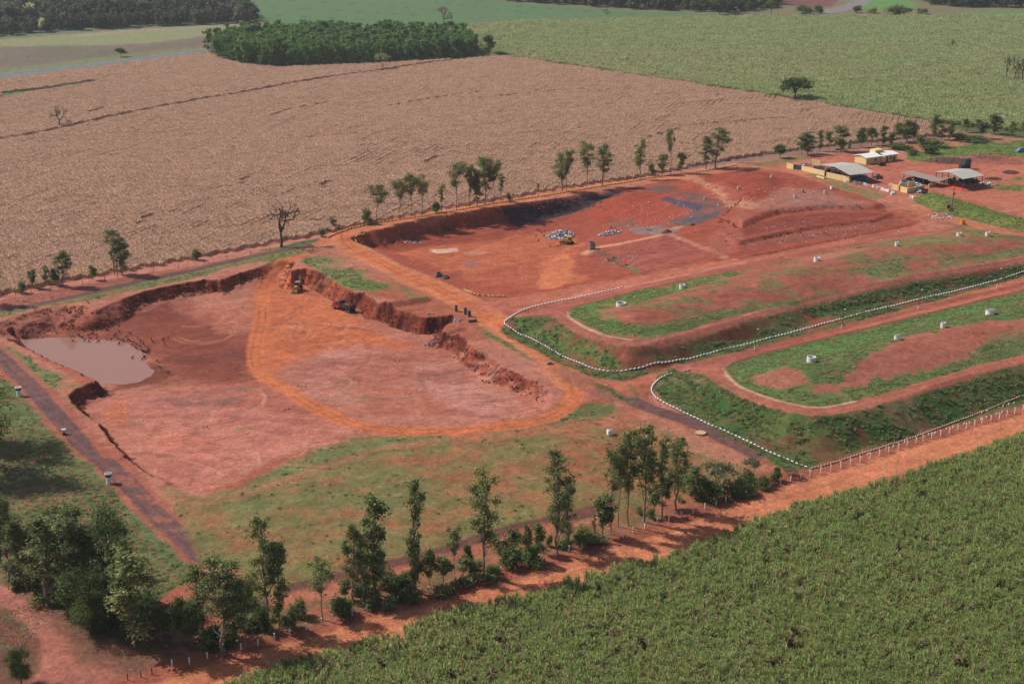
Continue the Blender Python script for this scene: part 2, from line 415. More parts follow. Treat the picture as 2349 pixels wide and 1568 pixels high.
stroke([(1995,-30),(1962,0),(1925,15),(1870,26)], 4, alb(132,140,92), 3, .8, 1)
# ---- maize stubble
CORN = [(-500,250),(0,186),(150,166),(300,147),(430,130),(480,122),(500,134),(560,150),(640,156),(900,146),(1120,134),(1150,130),(1180,134),(1400,167),(1560,192),(1830,237),(1970,264),(2120,293),(2180,312),(2140,328),(1960,345),(1750,366),(1500,402),(1300,428),(1150,456),(1000,480),(880,505),(800,520),(700,543),(560,568),(440,592),(300,616),(150,643),(0,674),(-400,760)]
paint(CORN, TAN, 2.5, 2, cl='corn_field_soil')
paint(CORN, alb(138,98,84), 2.5, 2, .6, scale=9, k=1)
paint([(0,232),(0,212),(90,203),(210,184),(250,186),(180,200),(60,218)], alb(96,122,84), 4, 3, .9)
# ground between the maize and the site, with the pale track
stroke([(-400,775),(0,684),(60,672),(150,653),(250,637),(330,621),(440,600),(530,583),(620,567),(700,551),(790,527),(860,508),(1000,483),(1140,457),(1300,432),(1500,402),(1640,384),(1740,371),(1840,358),(1940,348),(2040,336),(2160,322)], 4.2, alb(196,128,112), 1.5, 1, .4, .25, cl='dirt_road', k=1)
paint([(0,700),(0,690),(300,634),(560,590),(730,545),(745,552),(560,597),(440,622),(300,648),(130,684),(0,708)], alb(158,92,76), 2, 2, .8)
paint([(250,655),(330,640),(440,620),(560,590),(640,566),(728,548),(740,556),(600,590),(500,607),(380,632),(280,655)], OLIVE, 1.5, 1.5, .95, scale=7, k=2, cl='lawn')
paint([(590,575),(640,565),(728,546),(735,552),(650,572)], GREEN, 1, 1, .9)
paint([(-200,740),(0,712),(50,704),(135,688),(236,665),(320,646),(438,622),(539,600),(640,580),(700,568),(690,585),(640,598),(612,600),(560,606),(520,614),(472,632),(387,650),(280,672),(200,690),(100,702),(0,730),(-100,760)], OLIVE, 1.5, 1.2, .95, thr=(.15,.4), scale=5, k=3, cl='lawn')
paint([(300,655),(438,628),(520,608),(500,622),(420,640),(330,660)], LAWN, 1.5, 1.5, .7, scale=5)
paint([(0,745),(50,722),(101,708),(152,697),(240,690),(300,675),(216,718),(202,704),(152,706),(60,728)], PINK, 2, 1.5, .9)
stroke([(-200,745),(0,713),(50,705),(135,688),(236,665),(320,645),(438,621),(539,597),(640,577),(724,560),(775,549)], 3.6, alb(108,80,78), .8, .95, .25, .15, ruts=.9, rutcol=alb(140,104,96), cl='paved_road', k=3)
# ---- the left side
paint([(-200,800),(0,795),(60,800),(140,850),(200,905),(170,930),(240,985),(300,1060),(380,1110),(470,1130),(420,1180),(330,1100),(250,1010),(160,930),(60,840),(0,800)], PINK, 1.5, 1.5, .9)
paint([(0,788),(30,800),(90,835),(150,868),(120,892),(80,880),(30,850),(0,822),(-60,800)], LAWN, 1, 2.5, 1, cl='lawn')
paint([(60,840),(130,850),(190,880),(230,960),(200,960),(120,905)], OLIVE, 1, 1.5, .6, scale=4, k=1)
paint([(-300,800),(-20,860),(30,880),(70,905),(120,960),(160,1000),(210,1060),(260,1120),(330,1190),(390,1240),(440,1290),(420,1340),(300,1400),(150,1400),(0,1350),(-300,1300)], GREEN, 1.5, 1.2, 1, cl='lawn')
paint([(-300,800),(-20,860),(30,880),(70,905),(120,960),(160,1000),(210,1060),(260,1120),(330,1190),(390,1240),(440,1290),(420,1340),(300,1400),(150,1400),(0,1350),(-300,1300)], LAWN, 1.5, 1.2, .9, scale=6, k=2)
paint([(-300,900),(0,950),(120,1060),(300,1250),(420,1330),(300,1400),(100,1380),(-300,1300)], alb(128,112,78), 3, 2, .7, scale=5, k=5)
paint([(-100,880),(40,890),(90,930),(60,940),(20,920)], alb(150,100,76), 1.5, 1, .5, scale=3)
# planting pits in rows: small disks of bare soil
o = np.array(G(215, 1080)[:2]); e1 = np.array(G(285, 1160)[:2]) - np.array(G(215, 1080)[:2]); e1 /= np.linalg.norm(e1)
e2 = np.array([-e1[1], e1[0]])
if e2[0] > 0: e2 = -e2
PITS = []
for i in range(-14, 22):
    for j in range(0, 17):
        q = o + e1 * (i * 2.35 + (j % 2) * .7) + e2 * (1.6 + j * 2.3) + (RNG.rand(2) - .5) * .5
        PITS.append(tuple(q))
for q in PITS:
    w = [(q[0] - 1, q[1] - 1), (q[0] + 1, q[1] - 1), (q[0] + 1, q[1] + 1), (q[0] - 1, q[1] + 1)]
    s = sub(w, 1)
    X, Y = GX[s], GY[s]
    if X.size == 0: continue
    if cls[s].size and np.any(cls[s] == CLS.index('lawn')):
        r = RNG.uniform(.5, .8)
        dd = np.sqrt((X - q[0]) ** 2 + (Y - q[1]) ** 2)
        C[s] = mixc(C[s], alb(150,84,70), (1 - sstep(r * .7, r * 1.2, dd)) * RNG.uniform(.5, .95))
        H[s] -= .12 * (1 - sstep(0, r, dd))
stroke([(-100,740),(0,818),(34,850),(67,880),(118,938),(168,993),(209,1034),(236,1050),(296,1110),(337,1155),(387,1206),(438,1250),(466,1282)], 7.0, alb(176,104,84), 1.5, .9, .8, k=2)
stroke([(-100,740),(0,818),(34,852),(67,882),(118,940),(168,994),(209,1038),(236,1056),(296,1112),(337,1156),(387,1207),(438,1250),(462,1276)], 4.2, alb(110,84,84), .7, .95, .3, .25, cl='paved_road', k=4)
paint([(205,1015),(225,1012),(262,1050),(238,1052)], alb(176,100,76), .6, .5, .9)
for (a, b) in ((283,1095),(300,1110),(330,1140),(352,1152),(372,1190)):
    paint([(a-16,b-5),(a+18,b-3),(a+20,b+7),(a-10,b+6)], alb(178,108,88), 1, .8, .7)
# dry scrub and pale dirt in the lower left corner
paint([(-300,1320),(0,1345),(60,1360),(130,1400),(240,1440),(330,1470),(500,1480),(560,1500),(480,1520),(300,1590),(-300,1700)], alb(150,98,84), 2, 2, 1)
paint([(-200,1360),(0,1368),(50,1395),(90,1460),(85,1500),(100,1600),(-200,1700)], alb(128,84,66), 1.5, 2, .9)
paint([(-200,1360),(0,1368),(50,1395),(90,1460),(85,1500),(100,1600),(-200,1700)], alb(112,96,72), 1.5, 2, .8, scale=2.2, k=3)
stroke([(-100,1340),(0,1362),(50,1385),(90,1425),(125,1470),(130,1520),(90,1570)], 4.5, alb(186,118,100), 1.5, .9, .8, .2, cl='dirt_road')
paint([(120,1430),(250,1460),(430,1500),(380,1530),(220,1580),(120,1580)], alb(180,112,94), 3, 3, .8)
paint([(0,1335),(140,1390),(400,1440),(560,1470),(760,1420),(700,1465),(560,1510),(420,1545),(300,1560),(190,1510),(60,1380)], alb(122,88,68), 3, 3, .85, scale=4, k=4, thr=(.3,.5))
paint([(60,1350),(240,1400),(420,1440),(600,1440),(480,1500),(330,1500),(170,1450)], alb(84,80,56), 3, 3, .7, scale=3, k=2, thr=(.4,.55))
# ---- rough grass between the pit and the front track
VERGE = [(470,1330),(640,1385),(760,1365),(960,1312),(1130,1262),(1300,1212),(1480,1165),(1640,1110),(1780,1085),(1850,1080),(1780,1125),(1560,1195),(1290,1280),(1080,1350),(860,1410),(600,1490),(480,1480)]
paint(VERGE, alb(168,104,82), 2, 2, .9)
paint(VERGE, alb(124,108,70), 2, 2, .8, scale=4, k=3, thr=(.4,.56))
FG = [(375,1120),(465,1142),(560,1118),(640,1068),(720,1030),(820,1000),(960,1002),(1100,1000),(1220,975),(1290,930),(1400,925),(1430,955),(1395,975),(1500,960),(1560,985),(1700,1050),(1740,1080),(1600,1130),(1400,1180),(1290,1205),(1100,1245),(900,1290),(700,1345),(600,1370),(520,1380),(470,1290),(440,1240)]
paint(FG, alb(138,122,78), 2.5, 2.5, 1, cl='lawn')
paint(FG, alb(122,120,74), 2.5, 2.5, .75, scale=9, k=2)
paint(FG, alb(106,118,60), 2.5, 2.5, .5, scale=3.2, k=6, thr=(.52,.7))
paint(FG, alb(176,104,78), 2.5, 2.5, .65, scale=4.5, k=1, thr=(.52,.66))
paint([(980,1020),(1120,1000),(1300,1010),(1420,1010),(1500,990),(1640,1030),(1760,1085),(1600,1140),(1400,1180),(1180,1200),(1100,1120),(900,1060)], alb(178,102,76), 4, 5, .7, scale=8, k=4, thr=(.44,.62))
paint([(1270,975),(1300,940),(1340,925),(1400,930),(1425,945),(1395,965),(1300,980)], GREEN, 1.2, 1.2, .85, scale=4, thr=(.2,.45))
paint([(1345,880),(1395,890),(1450,915),(1430,922),(1390,905)], GREEN, 1, 1, .8, scale=3)
paint([(380,1125),(440,1145),(520,1140),(620,1105),(760,1060),(880,1020),(1010,1008),(1010,1016),(880,1032),(760,1072),(650,1112),(540,1148),(450,1160),(380,1145)], alb(172,118,88), 2, 1.5, .75)
paint([(585,1098),(640,1072),(760,1035),(880,1004),(1010,1000),(900,1018),(760,1052),(650,1092),(560,1112)], LAWN, 1, 1.2, .85, scale=4, thr=(.3,.5), k=3)
paint([(470,1140),(560,1150),(640,1150),(620,1170),(520,1175)], LAWN, 1.5, 1.5, .6, scale=4)
paint([(690,1115),(760,1100),(900,1130),(960,1180),(850,1190),(740,1160)], LAWN, 3, 3, .45, scale=5)
stroke([(655,1357),(720,1340),(881,1300),(938,1286),(1050,1257),(1117,1231),(1195,1210),(1290,1190),(1400,1160)], 3.6, alb(118,78,70), .8, .95, .4, cl='paved_road', k=5)
stroke([(655,1372),(720,1355),(881,1318),(950,1300),(1060,1270),(1130,1245),(1210,1222),(1300,1200)], 3, alb(182,110,84), 1.5, .8, 1)
# ---- the excavation
paint([(a, b) for a, b in PIT], PINK, .8, .6, 1, cl='excavation_pit')
paint(PIT, alb(176,100,82), .8, .6, .7, scale=14, k=3)
w = Gp(PIT)  # walls: fresh rust red earth
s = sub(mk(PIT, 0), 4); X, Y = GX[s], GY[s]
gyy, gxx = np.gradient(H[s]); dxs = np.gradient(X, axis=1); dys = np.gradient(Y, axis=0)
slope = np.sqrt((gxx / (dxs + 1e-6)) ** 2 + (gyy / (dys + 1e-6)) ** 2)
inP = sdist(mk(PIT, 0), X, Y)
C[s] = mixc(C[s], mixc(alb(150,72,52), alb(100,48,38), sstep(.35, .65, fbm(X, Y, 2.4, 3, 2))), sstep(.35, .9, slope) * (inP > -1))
paint([(20,765),(120,745),(260,715),(420,680),(440,720),(520,760),(620,770),(590,830),(600,870),(500,880),(400,872),(370,880),(240,890),(350,840),(340,800),(200,775),(60,775)], alb(138,72,56), 12, 6, .9)
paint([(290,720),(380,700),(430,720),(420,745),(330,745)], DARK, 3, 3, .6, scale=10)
paint([(380,790),(480,790),(570,800),(580,840),(520,850),(400,835),(350,800)], alb(118,66,56), 3, 3, .6, scale=9, k=1)
paint([(340,830),(380,840),(400,860),(360,880),(300,890),(240,893),(270,885),(340,868)], alb(120,66,52), 1.5, 1, .8)
paint([(600,660),(640,640),(700,650),(760,690),(860,760),(920,795),(860,790),(760,800),(690,830),(620,850),(590,830),(598,760),(596,700)], alb(208,112,70), 9, 5, .85, k=1)
paint([(690,740),(760,735),(860,765),(800,775),(700,790),(650,820)], alb(168,92,64), 2, 2, .6, scale=4, k=4)
paint([(640,860),(760,800),(900,800),(1000,830),(1100,880),(1200,930),(1100,962),(900,955),(820,930),(700,930)], alb(196,138,124), 4, 4, .7, scale=18, k=6)
paint([(840,900),(900,890),(980,895),(1030,925),(1050,950),(980,955),(860,950),(830,930)], alb(184,108,84), 2, 3, .8)
paint([(200,920),(400,900),(640,960),(760,1010),(600,1060),(470,1110),(360,1080),(280,1010)], alb(198,124,106), 4, 4, .85, k=2)
paint([(330,920),(430,900),(560,880),(600,895),(560,920),(420,940)], alb(132,104,100), 2, 3, .75, scale=5, k=5)
paint([(230,930),(280,920),(300,970),(260,990)], alb(200,116,80), 1.5, 2, .7)
paint([(300,1000),(400,990),(500,1010),(480,1040),(360,1030)], alb(206,118,88), 2, 3, .6, scale=6)
for q in ((845,915),(930,915),(470,985),(560,985),(700,880),(310,965)):
    paint([(q[0]-22,q[1]-4),(q[0]+20,q[1]-6),(q[0]+26,q[1]+5),(q[0]-16,q[1]+7)], OLIVE, 1.2, 1.5, .7, scale=2)
paint([(735,870),(800,868),(860,895),(780,890)], OLIVE, 1.2, 1.5, .3, scale=2)
paint([(1170,1240-240),(1262,930),(1290,900),(1180,830),(1070,775),(1040,760),(1055,770),(1120,830),(1240,880),(1265,915)], alb(186,122,106), 2, 1.5, .6)
# faint erosion streaks over the pit floor
sdd = sdist(mk(PIT, 0), X, Y)
stk = sstep(.52, .72, fbm(X, Y, 3.0, 4, 6, sx=4, sy=1, rot=-.25)) * sstep(2, 5, sdd)
C[s] = mixc(C[s], alb(146,84,74), stk * .45)
# machine tracks and blade marks, drawn as real bands of pressed or scraped earth
rt = np.random.RandomState(21)
def tracks(poly, n, base_ang, L=(8, 30), spread=.5, cols=(alb(150,84,66), alb(214,140,104)), amt=(.25, .5)):
    w = Gp(poly); xs = [p[0] for p in w]; yy = [p[1] for p in w]
    for i in range(n):
        x = rt.uniform(min(xs), max(xs)); y = rt.uniform(min(yy), max(yy))
        if not inside(np.array([x]), np.array([y]), w)[0]: continue
        a = base_ang + rt.normal() * spread; l = rt.uniform(*L); bend = rt.normal() * .02; pts = []
        for k in range(6):
            pts.append((x, y)); x += math.cos(a) * l / 5; y += math.sin(a) * l / 5; a += bend * l
        col = cols[rt.randint(len(cols))]; am = rt.uniform(*amt)
        for off in ((-.95, .95) if rt.rand() < .6 else (0,)):
            q = [(px - math.sin(base_ang) * off, py + math.cos(base_ang) * off) for px, py in pts]
            stroke(q, .62, col, .5, am, .12, 0, world=True, k=i % 5)
tracks([(596,660),(760,690),(900,790),(700,830),(600,840)], 60, 1.2)
tracks([(596,660),(760,690),(900,790),(700,830),(600,840)], 30, -.3)
tracks([(640,870),(1000,840),(1200,930),(900,950),(700,930)], 34, .1, cols=(alb(160,96,80), alb(206,150,130)))
tracks([(220,930),(400,905),(700,960),(760,1010),(470,1110),(300,1010)], 44, .2, cols=(alb(160,92,76), alb(214,150,126)))
tracks([(400,700),(590,690),(590,760),(430,760)], 26, -.4)
tracks([(900,575),(1150,545),(1330,560),(1350,640),(1100,650),(960,600)], 90, .15, cols=(alb(150,76,56), alb(216,136,98)))
tracks([(900,575),(1150,545),(1330,560),(1350,640),(1100,650),(960,600)], 30, 1.5, cols=(alb(150,76,56), alb(216,136,98)))
tracks([(1345,585),(1530,535),(1640,590),(1480,622)], 40, -.9, cols=(alb(140,74,60), alb(196,124,100)))
tracks([(1600,500),(1950,470),(2050,520),(1700,575)], 50, .2, cols=(alb(140,76,62), alb(200,132,112)))
tracks([(1200,975),(1400,960),(1400,1010),(1150,1010)], 24, .3)
# lawn between pit and haul road
paint([(692,588),(750,590),(800,612),(850,640),(885,650),(880,662),(830,666),(790,655),(757,640),(724,618),(700,604)], LAWN, 1.2, 1.5, .95, scale=8, thr=(.2,.45), k=1, cl='lawn')
paint([(760,640),(830,640),(900,656),(860,668),(800,664)], alb(106,134,58), 1, 1, .7)
paint([(690,585),(770,580),(850,620),(960,670),(950,678),(860,645),(780,610),(700,600)], OLIVE, 1, 1, .7, scale=5)
paint([(930,670),(985,684),(970,690),(935,682)], LAWN, .8, .6, .7)
paint([(1105,748),(1150,762),(1210,790),(1268,828),(1262,842),(1210,822),(1150,790),(1115,768)], GREEN, 1, 1.2, .9, cl='lawn')
paint([(1070,740),(1110,750),(1120,775),(1090,760)], OLIVE, 1, 1, .6, scale=3)
paint([(560,590),(640,578),(760,556),(780,565),(700,585),(640,596),(560,606)], OLIVE, 1, 1, .8, scale=5, k=3)
# ---- waste cell
paint(CELL, alb(168,86,66), 1, .8, 1, cl='landfill_cell', k=1)
paint([(900,575),(1000,560),(1150,545),(1280,530),(1330,560),(1300,600),(1350,640),(1200,660),(1080,640),(980,600)], alb(204,118,82), 4, 5, .8, k=2)
paint([(900,575),(1000,560),(1150,545),(1280,530),(1330,560),(1300,600),(1350,640),(1200,660),(1080,640),(980,600)], alb(176,92,66), 4, 5, .7, scale=8, k=4)
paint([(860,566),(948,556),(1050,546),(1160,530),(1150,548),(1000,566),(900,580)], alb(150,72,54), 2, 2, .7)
paint([(1120,620),(1230,600),(1250,640),(1180,668),(1110,660),(1060,645)], alb(172,88,66), 2, 3, .6)
paint([(980,570),(1000,572),(1050,568),(1052,576),(1000,582)], alb(222,182,160), 1, 1, .9)
paint([(1060,578),(1100,572),(1130,578),(1080,588)], alb(214,150,124), 1, 1, .6)
paint([(1065,600),(1090,598),(1095,612),(1065,614)], alb(130,112,106), .8, 1, .5)
paint([(1250,600),(1290,580),(1320,600),(1310,650),(1240,665),(1240,630)], alb(212,126,84), 2, 3, .8)
paint([(1345,585),(1400,560),(1470,556),(1530,535),(1600,560),(1640,590),(1500,622),(1440,606)], alb(168,92,78), 1.5, 1.5, .9, k=3)
paint([(1345,585),(1400,560),(1470,556),(1530,535),(1600,560),(1640,590),(1500,622),(1440,606)], alb(142,74,62), 1.5, 1.5, .6, scale=4, k=5)
stroke([(1362,575),(1400,590),(1450,618),(1480,627)], 2.2, alb(112,84,60), 1.5, .8, .8)
stroke([(1440,612),(1470,624)], 2.4, LAWN, 1, .9, .5)
stroke([(1340,582),(1380,566),(1440,555),(1490,545),(1530,532),(1600,500),(1640,486)], 3.2, alb(212,152,118), 1.5, .85, .8)
stroke([(1534,536),(1580,555),(1640,578),(1660,590)], 2.6, alb(196,132,106), 1.5, .8, .8)
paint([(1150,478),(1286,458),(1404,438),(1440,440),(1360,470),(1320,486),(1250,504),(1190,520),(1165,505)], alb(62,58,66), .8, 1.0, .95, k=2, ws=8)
paint([(1230,466),(1330,452),(1340,470),(1250,490)], alb(120,84,68), 1, 1.5, .5, scale=6, k=2)
paint([(1330,500),(1380,470),(1440,448),(1500,440),(1560,450),(1580,478),(1540,505),(1480,520),(1420,515)], alb(170,80,60), 2, 2, .85)
paint([(1450,432),(1520,425),(1600,440),(1660,470),(1640,495),(1560,515),(1500,522),(1560,500),(1590,480),(1570,450),(1500,440)], alb(108,90,86), 2, 3.5, .85, k=2, scale=9, thr=(.25,.5))
paint([(1525,450),(1580,462),(1612,470),(1600,482),(1550,472),(1520,458)], alb(76,82,98), 1, 1.5, .9)
paint([(1600,495),(1660,478),(1640,500),(1580,518),(1540,520)], alb(88,86,92), 1.5, 1.5, .8)
paint([(1390,510),(1450,500),(1480,520),(1400,525)], alb(126,94,80), 1.5, 2, .6)
paint([(1440,524),(1500,518),(1560,528),(1530,540),(1460,538)], alb(140,120,118), 1, 1.2, .85)
stroke([(1560,408),(1610,412),(1650,430),(1680,455),(1720,475)], 7, alb(208,148,116), 3, .8, 2, .2)
paint([(1600,402),(1690,390),(1790,400),(1810,420),(1780,460),(1700,462),(1650,440)], alb(158,74,58), 3, 3, .8, k=2)
paint([(1800,430),(1900,440),(2000,470),(1900,478),(1800,480),(1740,490),(1720,470)], alb(176,116,98), 3, 4, .8)
paint([(1780,450),(1900,440),(1960,470),(1840,480)], alb(150,118,108), 3, 4, .6, scale=9)
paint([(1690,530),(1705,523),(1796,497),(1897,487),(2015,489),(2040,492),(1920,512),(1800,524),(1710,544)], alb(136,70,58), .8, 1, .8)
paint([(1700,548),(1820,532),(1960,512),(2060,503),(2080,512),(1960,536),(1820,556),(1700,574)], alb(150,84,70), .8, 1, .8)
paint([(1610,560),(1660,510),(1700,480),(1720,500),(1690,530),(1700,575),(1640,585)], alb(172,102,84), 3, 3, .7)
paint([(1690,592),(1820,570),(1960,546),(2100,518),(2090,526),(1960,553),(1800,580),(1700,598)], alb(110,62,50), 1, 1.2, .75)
paint([(1700,540),(2080,500),(2080,515),(1900,545),(1700,575)], alb(190,150,140), 1, 1.5, .5, scale=2.5, k=3, thr=(.6,.7))
# ---- roads of the site
RO = alb(208, 118, 76)
stroke([(740,560),(775,540),(795,530),(830,526),(900,512),(1000,492),(1150,466),(1300,440),(1420,420),(1500,410),(1600,398)], 7.0, alb(208,126,88), 1.4, .95, .6, .15, cl='dirt_road')
stroke([(790,534),(792,552),(815,572),(880,604),(950,640),(1010,664),(1060,690),(1100,712),(1130,735),(1180,765),(1240,800),(1290,840),(1320,880)], 10.0, alb(210,128,90), 1.3, .95, .5, .14, cl='dirt_road')
stroke([(790,534),(792,552),(815,572),(880,604),(950,640),(1010,664),(1060,690),(1100,712),(1130,735),(1180,765),(1240,800),(1290,840),(1315,870),(1318,905),(1300,935),(1260,958),(1200,972),(1100,982),(1000,989),(900,988),(840,980),(780,962),(700,920),(650,890),(612,870),(590,845),(585,810),(592,770),(600,740),(602,700),(604,660),(620,630),(650,600),(700,586)], 4.6, RO, .9, .98, .35, .16, ruts=.95, rutcol=alb(150,78,54), cl='dirt_road', k=1)
stroke([(640,880),(600,850),(610,800),(650,750),(720,720),(800,740)], 4, alb(206,118,78), 2, .6, .8, .4)
stroke([(1090,705),(1160,694),(1250,680),(1350,662),(1450,645),(1600,615),(1750,590),(1900,563),(2050,535),(2110,522)], 8.0, alb(192,112,88), 2, .9, .8, .35, ruts=1.1, rutcol=alb(160,86,66), cl='dirt_road', k=2)
stroke([(1180,712),(1250,696),(1350,674),(1450,654),(1560,632),(1700,601)], 1.0, alb(205,150,120), 1, .5, .3)
stroke([(1290,840),(1330,862),(1400,880),(1480,885),(1530,868),(1600,845),(1720,812),(1900,765),(2100,712),(2348,650),(2560,600)], 7.0, alb(190,112,84), 2, .95, .8, .25, ruts=1.2, rutcol=alb(212,136,92), cl='dirt_road', k=3)
stroke([(1290,850),(1360,890),(1430,915),(1470,930)], 6, alb(132,92,82), 3, .6, 1.5, .3, k=2)
stroke([(1480,885),(1475,905),(1470,930)], 7, alb(172,100,78), 3, .85, 1.5, .3, ruts=1, rutcol=alb(120,80,70), k=2)
stroke([(1400,972),(1340,972),(1250,985),(1150,1000),(1060,1010)], 4, alb(184,112,86), 2, .7, 1.2, .3)
stroke([(1470,925),(1440,950),(1400,970)], 6, alb(182,110,84), 2, .8, 1.2, .3)
paint([(1480,935),(1560,975),(1650,1020),(1740,1060),(1800,1075),(1700,1085),(1600,1040),(1520,990),(1460,960)], PINK, 2, 2, .8)
stroke([(1455,920),(1500,940),(1560,958),(1605,977),(1682,1016),(1735,1043)], 4.4, alb(112,82,80), .8, .95, .4, .1, cl='paved_road', k=6)
stroke([(1520,965),(1600,1000),(1680,1035)], .8, alb(196,130,96), .6, .6, .3)
stroke([(1440,880),(1460,905),(1440,925)], 1.2, GREEN, .8, .6, .6)
stroke([(1365,880),(1400,893),(1430,915)], 1.6, alb(80,92,52), .8, .8, .6)
# road behind the cell to the sheds and out to the right
stroke([(1600,398),(1680,388),(1760,386),(1830,395),(1900,415),(1980,440),(2060,465),(2150,492),(2260,520),(2348,542),(2500,580)], 9, alb(200,124,94), 2, .95, .8, .3, cl='dirt_road', k=4)
stroke([(1780,392),(1850,412),(1930,440),(2020,472),(2120,502),(2200,520)], 2.0, alb(160,92,72), 1.2, .6, .6, .3)
stroke([(1700,374),(1780,384)], 3, alb(150,84,66), 1.5, .7, .6)
# ---- mound A and B covers
paint(A, alb(170,96,80), 1, 1, 1, cl='landfill_mound')
SA = mk([(1150,742),(1160,728),(1190,714),(1252,723),(1319,761),(1441,802),(1560,773),(1864,687),(2348,598),(2600,545),(2600,580),(2348,628),(2106,690),(1729,788),(1568,826),(1488,840),(1430,856),(1363,849),(1286,818),(1218,780),(1165,755)], 2)
paint(SA, alb(150,84,66), 1, 1, 1, world=True, cl='landfill_mound')
paint(SA, alb(82,106,60), 1, 1, .9, world=True, scale=5, k=2, thr=(.33,.5))
paint([(1170,745),(1200,726),(1215,740),(1300,790),(1420,830),(1440,845),(1380,840),(1290,800),(1200,765)], alb(92,122,60), 1.5, 1.5, .85, scale=5, thr=(.25,.45))
paint([(1455,805),(1560,782),(1700,745),(1820,712),(1720,770),(1560,812),(1460,832)], alb(104,58,46), 1.5, 2, .8, scale=8, thr=(.3,.5))
paint([(1900,690),(2100,650),(2348,606),(2348,628),(2106,684),(1950,715)], alb(60,84,48), 1.5, 1.5, .85, scale=6, thr=(.25,.45))
stroke([(1240,712),(1285,722),(1310,745),(1360,768),(1430,787),(1500,783),(1568,768),(1695,730),(1864,686),(2086,636),(2348,592),(2560,550)], 4.2, alb(176,104,88), 1, .95, .5, .2, ruts=.9, rutcol=alb(196,128,106), cl='dirt_road', k=3)
paint(DA, alb(172,100,82), .8, .8, 1)
paint(DA, alb(108,122,74), .8, .8, .8, scale=4.5, k=1, thr=(.46,.56))
paint(DA, alb(150,82,62), .8, .8, .5, scale=9, k=6)
paint([(1302,721),(1320,705),(1353,694),(1454,668),(1560,645),(1680,622),(1700,628),(1580,662),(1480,690),(1400,712),(1420,740),(1500,760),(1500,773),(1403,768),(1353,752)], alb(92,128,60), .8, 1.5, .9, scale=9, thr=(.25,.4), k=2)
paint([(1370,700),(1450,690),(1440,725),(1380,735)], alb(176,108,88), 1.5, 2, .6, scale=5)
paint([(1450,758),(1560,745),(1661,716),(1830,690),(1820,698),(1661,726),(1568,758),(1480,772)], alb(88,112,62), .8, 1.2, .9, scale=5, thr=(.22,.42))
paint([(1990,600),(2060,590),(2090,625),(2030,645),(1980,650)], LAWN, 2, 3, .8, scale=7, thr=(.3,.5))
paint([(1980,560),(2110,540),(2260,532),(2330,545),(2200,560),(2060,570)], OLIVE, 2, 2, .8, scale=6, thr=(.3,.5))
paint([(2220,590),(2348,566),(2348,582),(2240,606)], LAWN, 1, 2, .7, scale=5, thr=(.35,.5))
paint([(1800,590),(1900,580),(2000,566),(1900,600)], alb(190,120,100), 2, 2, .5)
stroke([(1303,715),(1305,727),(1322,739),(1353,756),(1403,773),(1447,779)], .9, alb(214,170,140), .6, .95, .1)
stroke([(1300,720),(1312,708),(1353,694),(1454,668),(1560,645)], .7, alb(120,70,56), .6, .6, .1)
paint(B, alb(170,96,80), 1, 1, 1, cl='landfill_mound')
SB = mk([(1500,895),(1510,872),(1545,856),(1594,854),(1695,900),(1823,955),(1864,962),(1914,955),(2099,905),(2348,838),(2600,780),(2600,840),(2348,905),(2232,950),(2095,1000),(1948,1047),(1862,1073),(1769,1036),(1670,990),(1568,945),(1510,915)], -1)
paint(SB, alb(96,112,62), 1, 1, 1, world=True, cl='landfill_mound')
paint(SB, alb(66,98,48), 1, 1, .9, world=True, scale=5, k=3, thr=(.4,.55))
paint(SB, alb(140,112,88), 1, 1, .8, world=True, scale=7, k=6, thr=(.55,.66))
paint(SB, alb(140,78,62), 1, 1, .7, world=True, scale=6, k=1, thr=(.6,.7))
paint([(1870,1000),(1960,985),(2000,1010),(1960,1040),(1880,1065),(1850,1050)], alb(132,74,58), 2, 3, .7, scale=5)
paint([(1560,850),(1600,846),(1625,872),(1590,868)], alb(150,82,64), 1.5, 2, .7, scale=3)
paint([(1560,852),(1575,835),(1640,820),(1700,806),(1690,826),(1661,849),(1600,856)], alb(176,104,88), 1.5, 1, .9)
stroke([(1560,842),(1620,842),(1650,868),(1700,895),(1770,924),(1845,942),(1890,944),(1998,921),(2099,892),(2234,852),(2348,824),(2560,780)], 4.4, alb(186,108,90), 1, .95, .5, .25, ruts=.9, rutcol=alb(160,86,70), cl='dirt_road', k=5)
stroke([(1600,838),(1660,822),(1750,797),(1900,760),(2100,710),(2348,652)], 3.4, alb(158,90,74), 1, .9, .5, .2, cl='dirt_road', k=5)
paint(DB, alb(92,114,64), .8, .8, 1)
paint(DB, alb(120,122,74), .8, .8, .6, scale=5, k=2)
paint([(1730,862),(1790,845),(1830,850),(1840,880),(1790,892),(1740,880)], alb(170,104,84), 1.5, 3, .9, k=2)
paint([(1870,900),(1940,870),(1960,850),(1980,815),(2100,765),(2348,725),(2560,690),(2560,740),(2348,765),(2240,800),(2200,830),(2000,870),(1950,895),(1900,900)], alb(176,104,86), 2, 4, .95, k=3)
paint([(1900,860),(2000,830),(2200,800),(2348,780),(2348,740),(2100,770)], alb(158,88,68), 2, 4, .5, scale=6)
paint([(2270,770),(2348,755),(2348,800),(2280,815)], LAWN, 2, 3, .7, scale=5, thr=(.35,.5))
paint([(1680,830),(1796,801),(1998,752),(2200,703),(2348,672),(2348,690),(2200,725),(2100,752),(1998,790),(1900,820),(1800,840),(1700,850)], alb(88,128,66), .8, 2, .9, k=1)
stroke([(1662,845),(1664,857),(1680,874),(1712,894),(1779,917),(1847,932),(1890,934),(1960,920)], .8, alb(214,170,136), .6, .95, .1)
stroke([(1661,849),(1680,835),(1720,820),(1796,799),(1900,774),(2000,750),(2200,701),(2348,667)], .8, alb(112,64,52), .7, .8, .15)
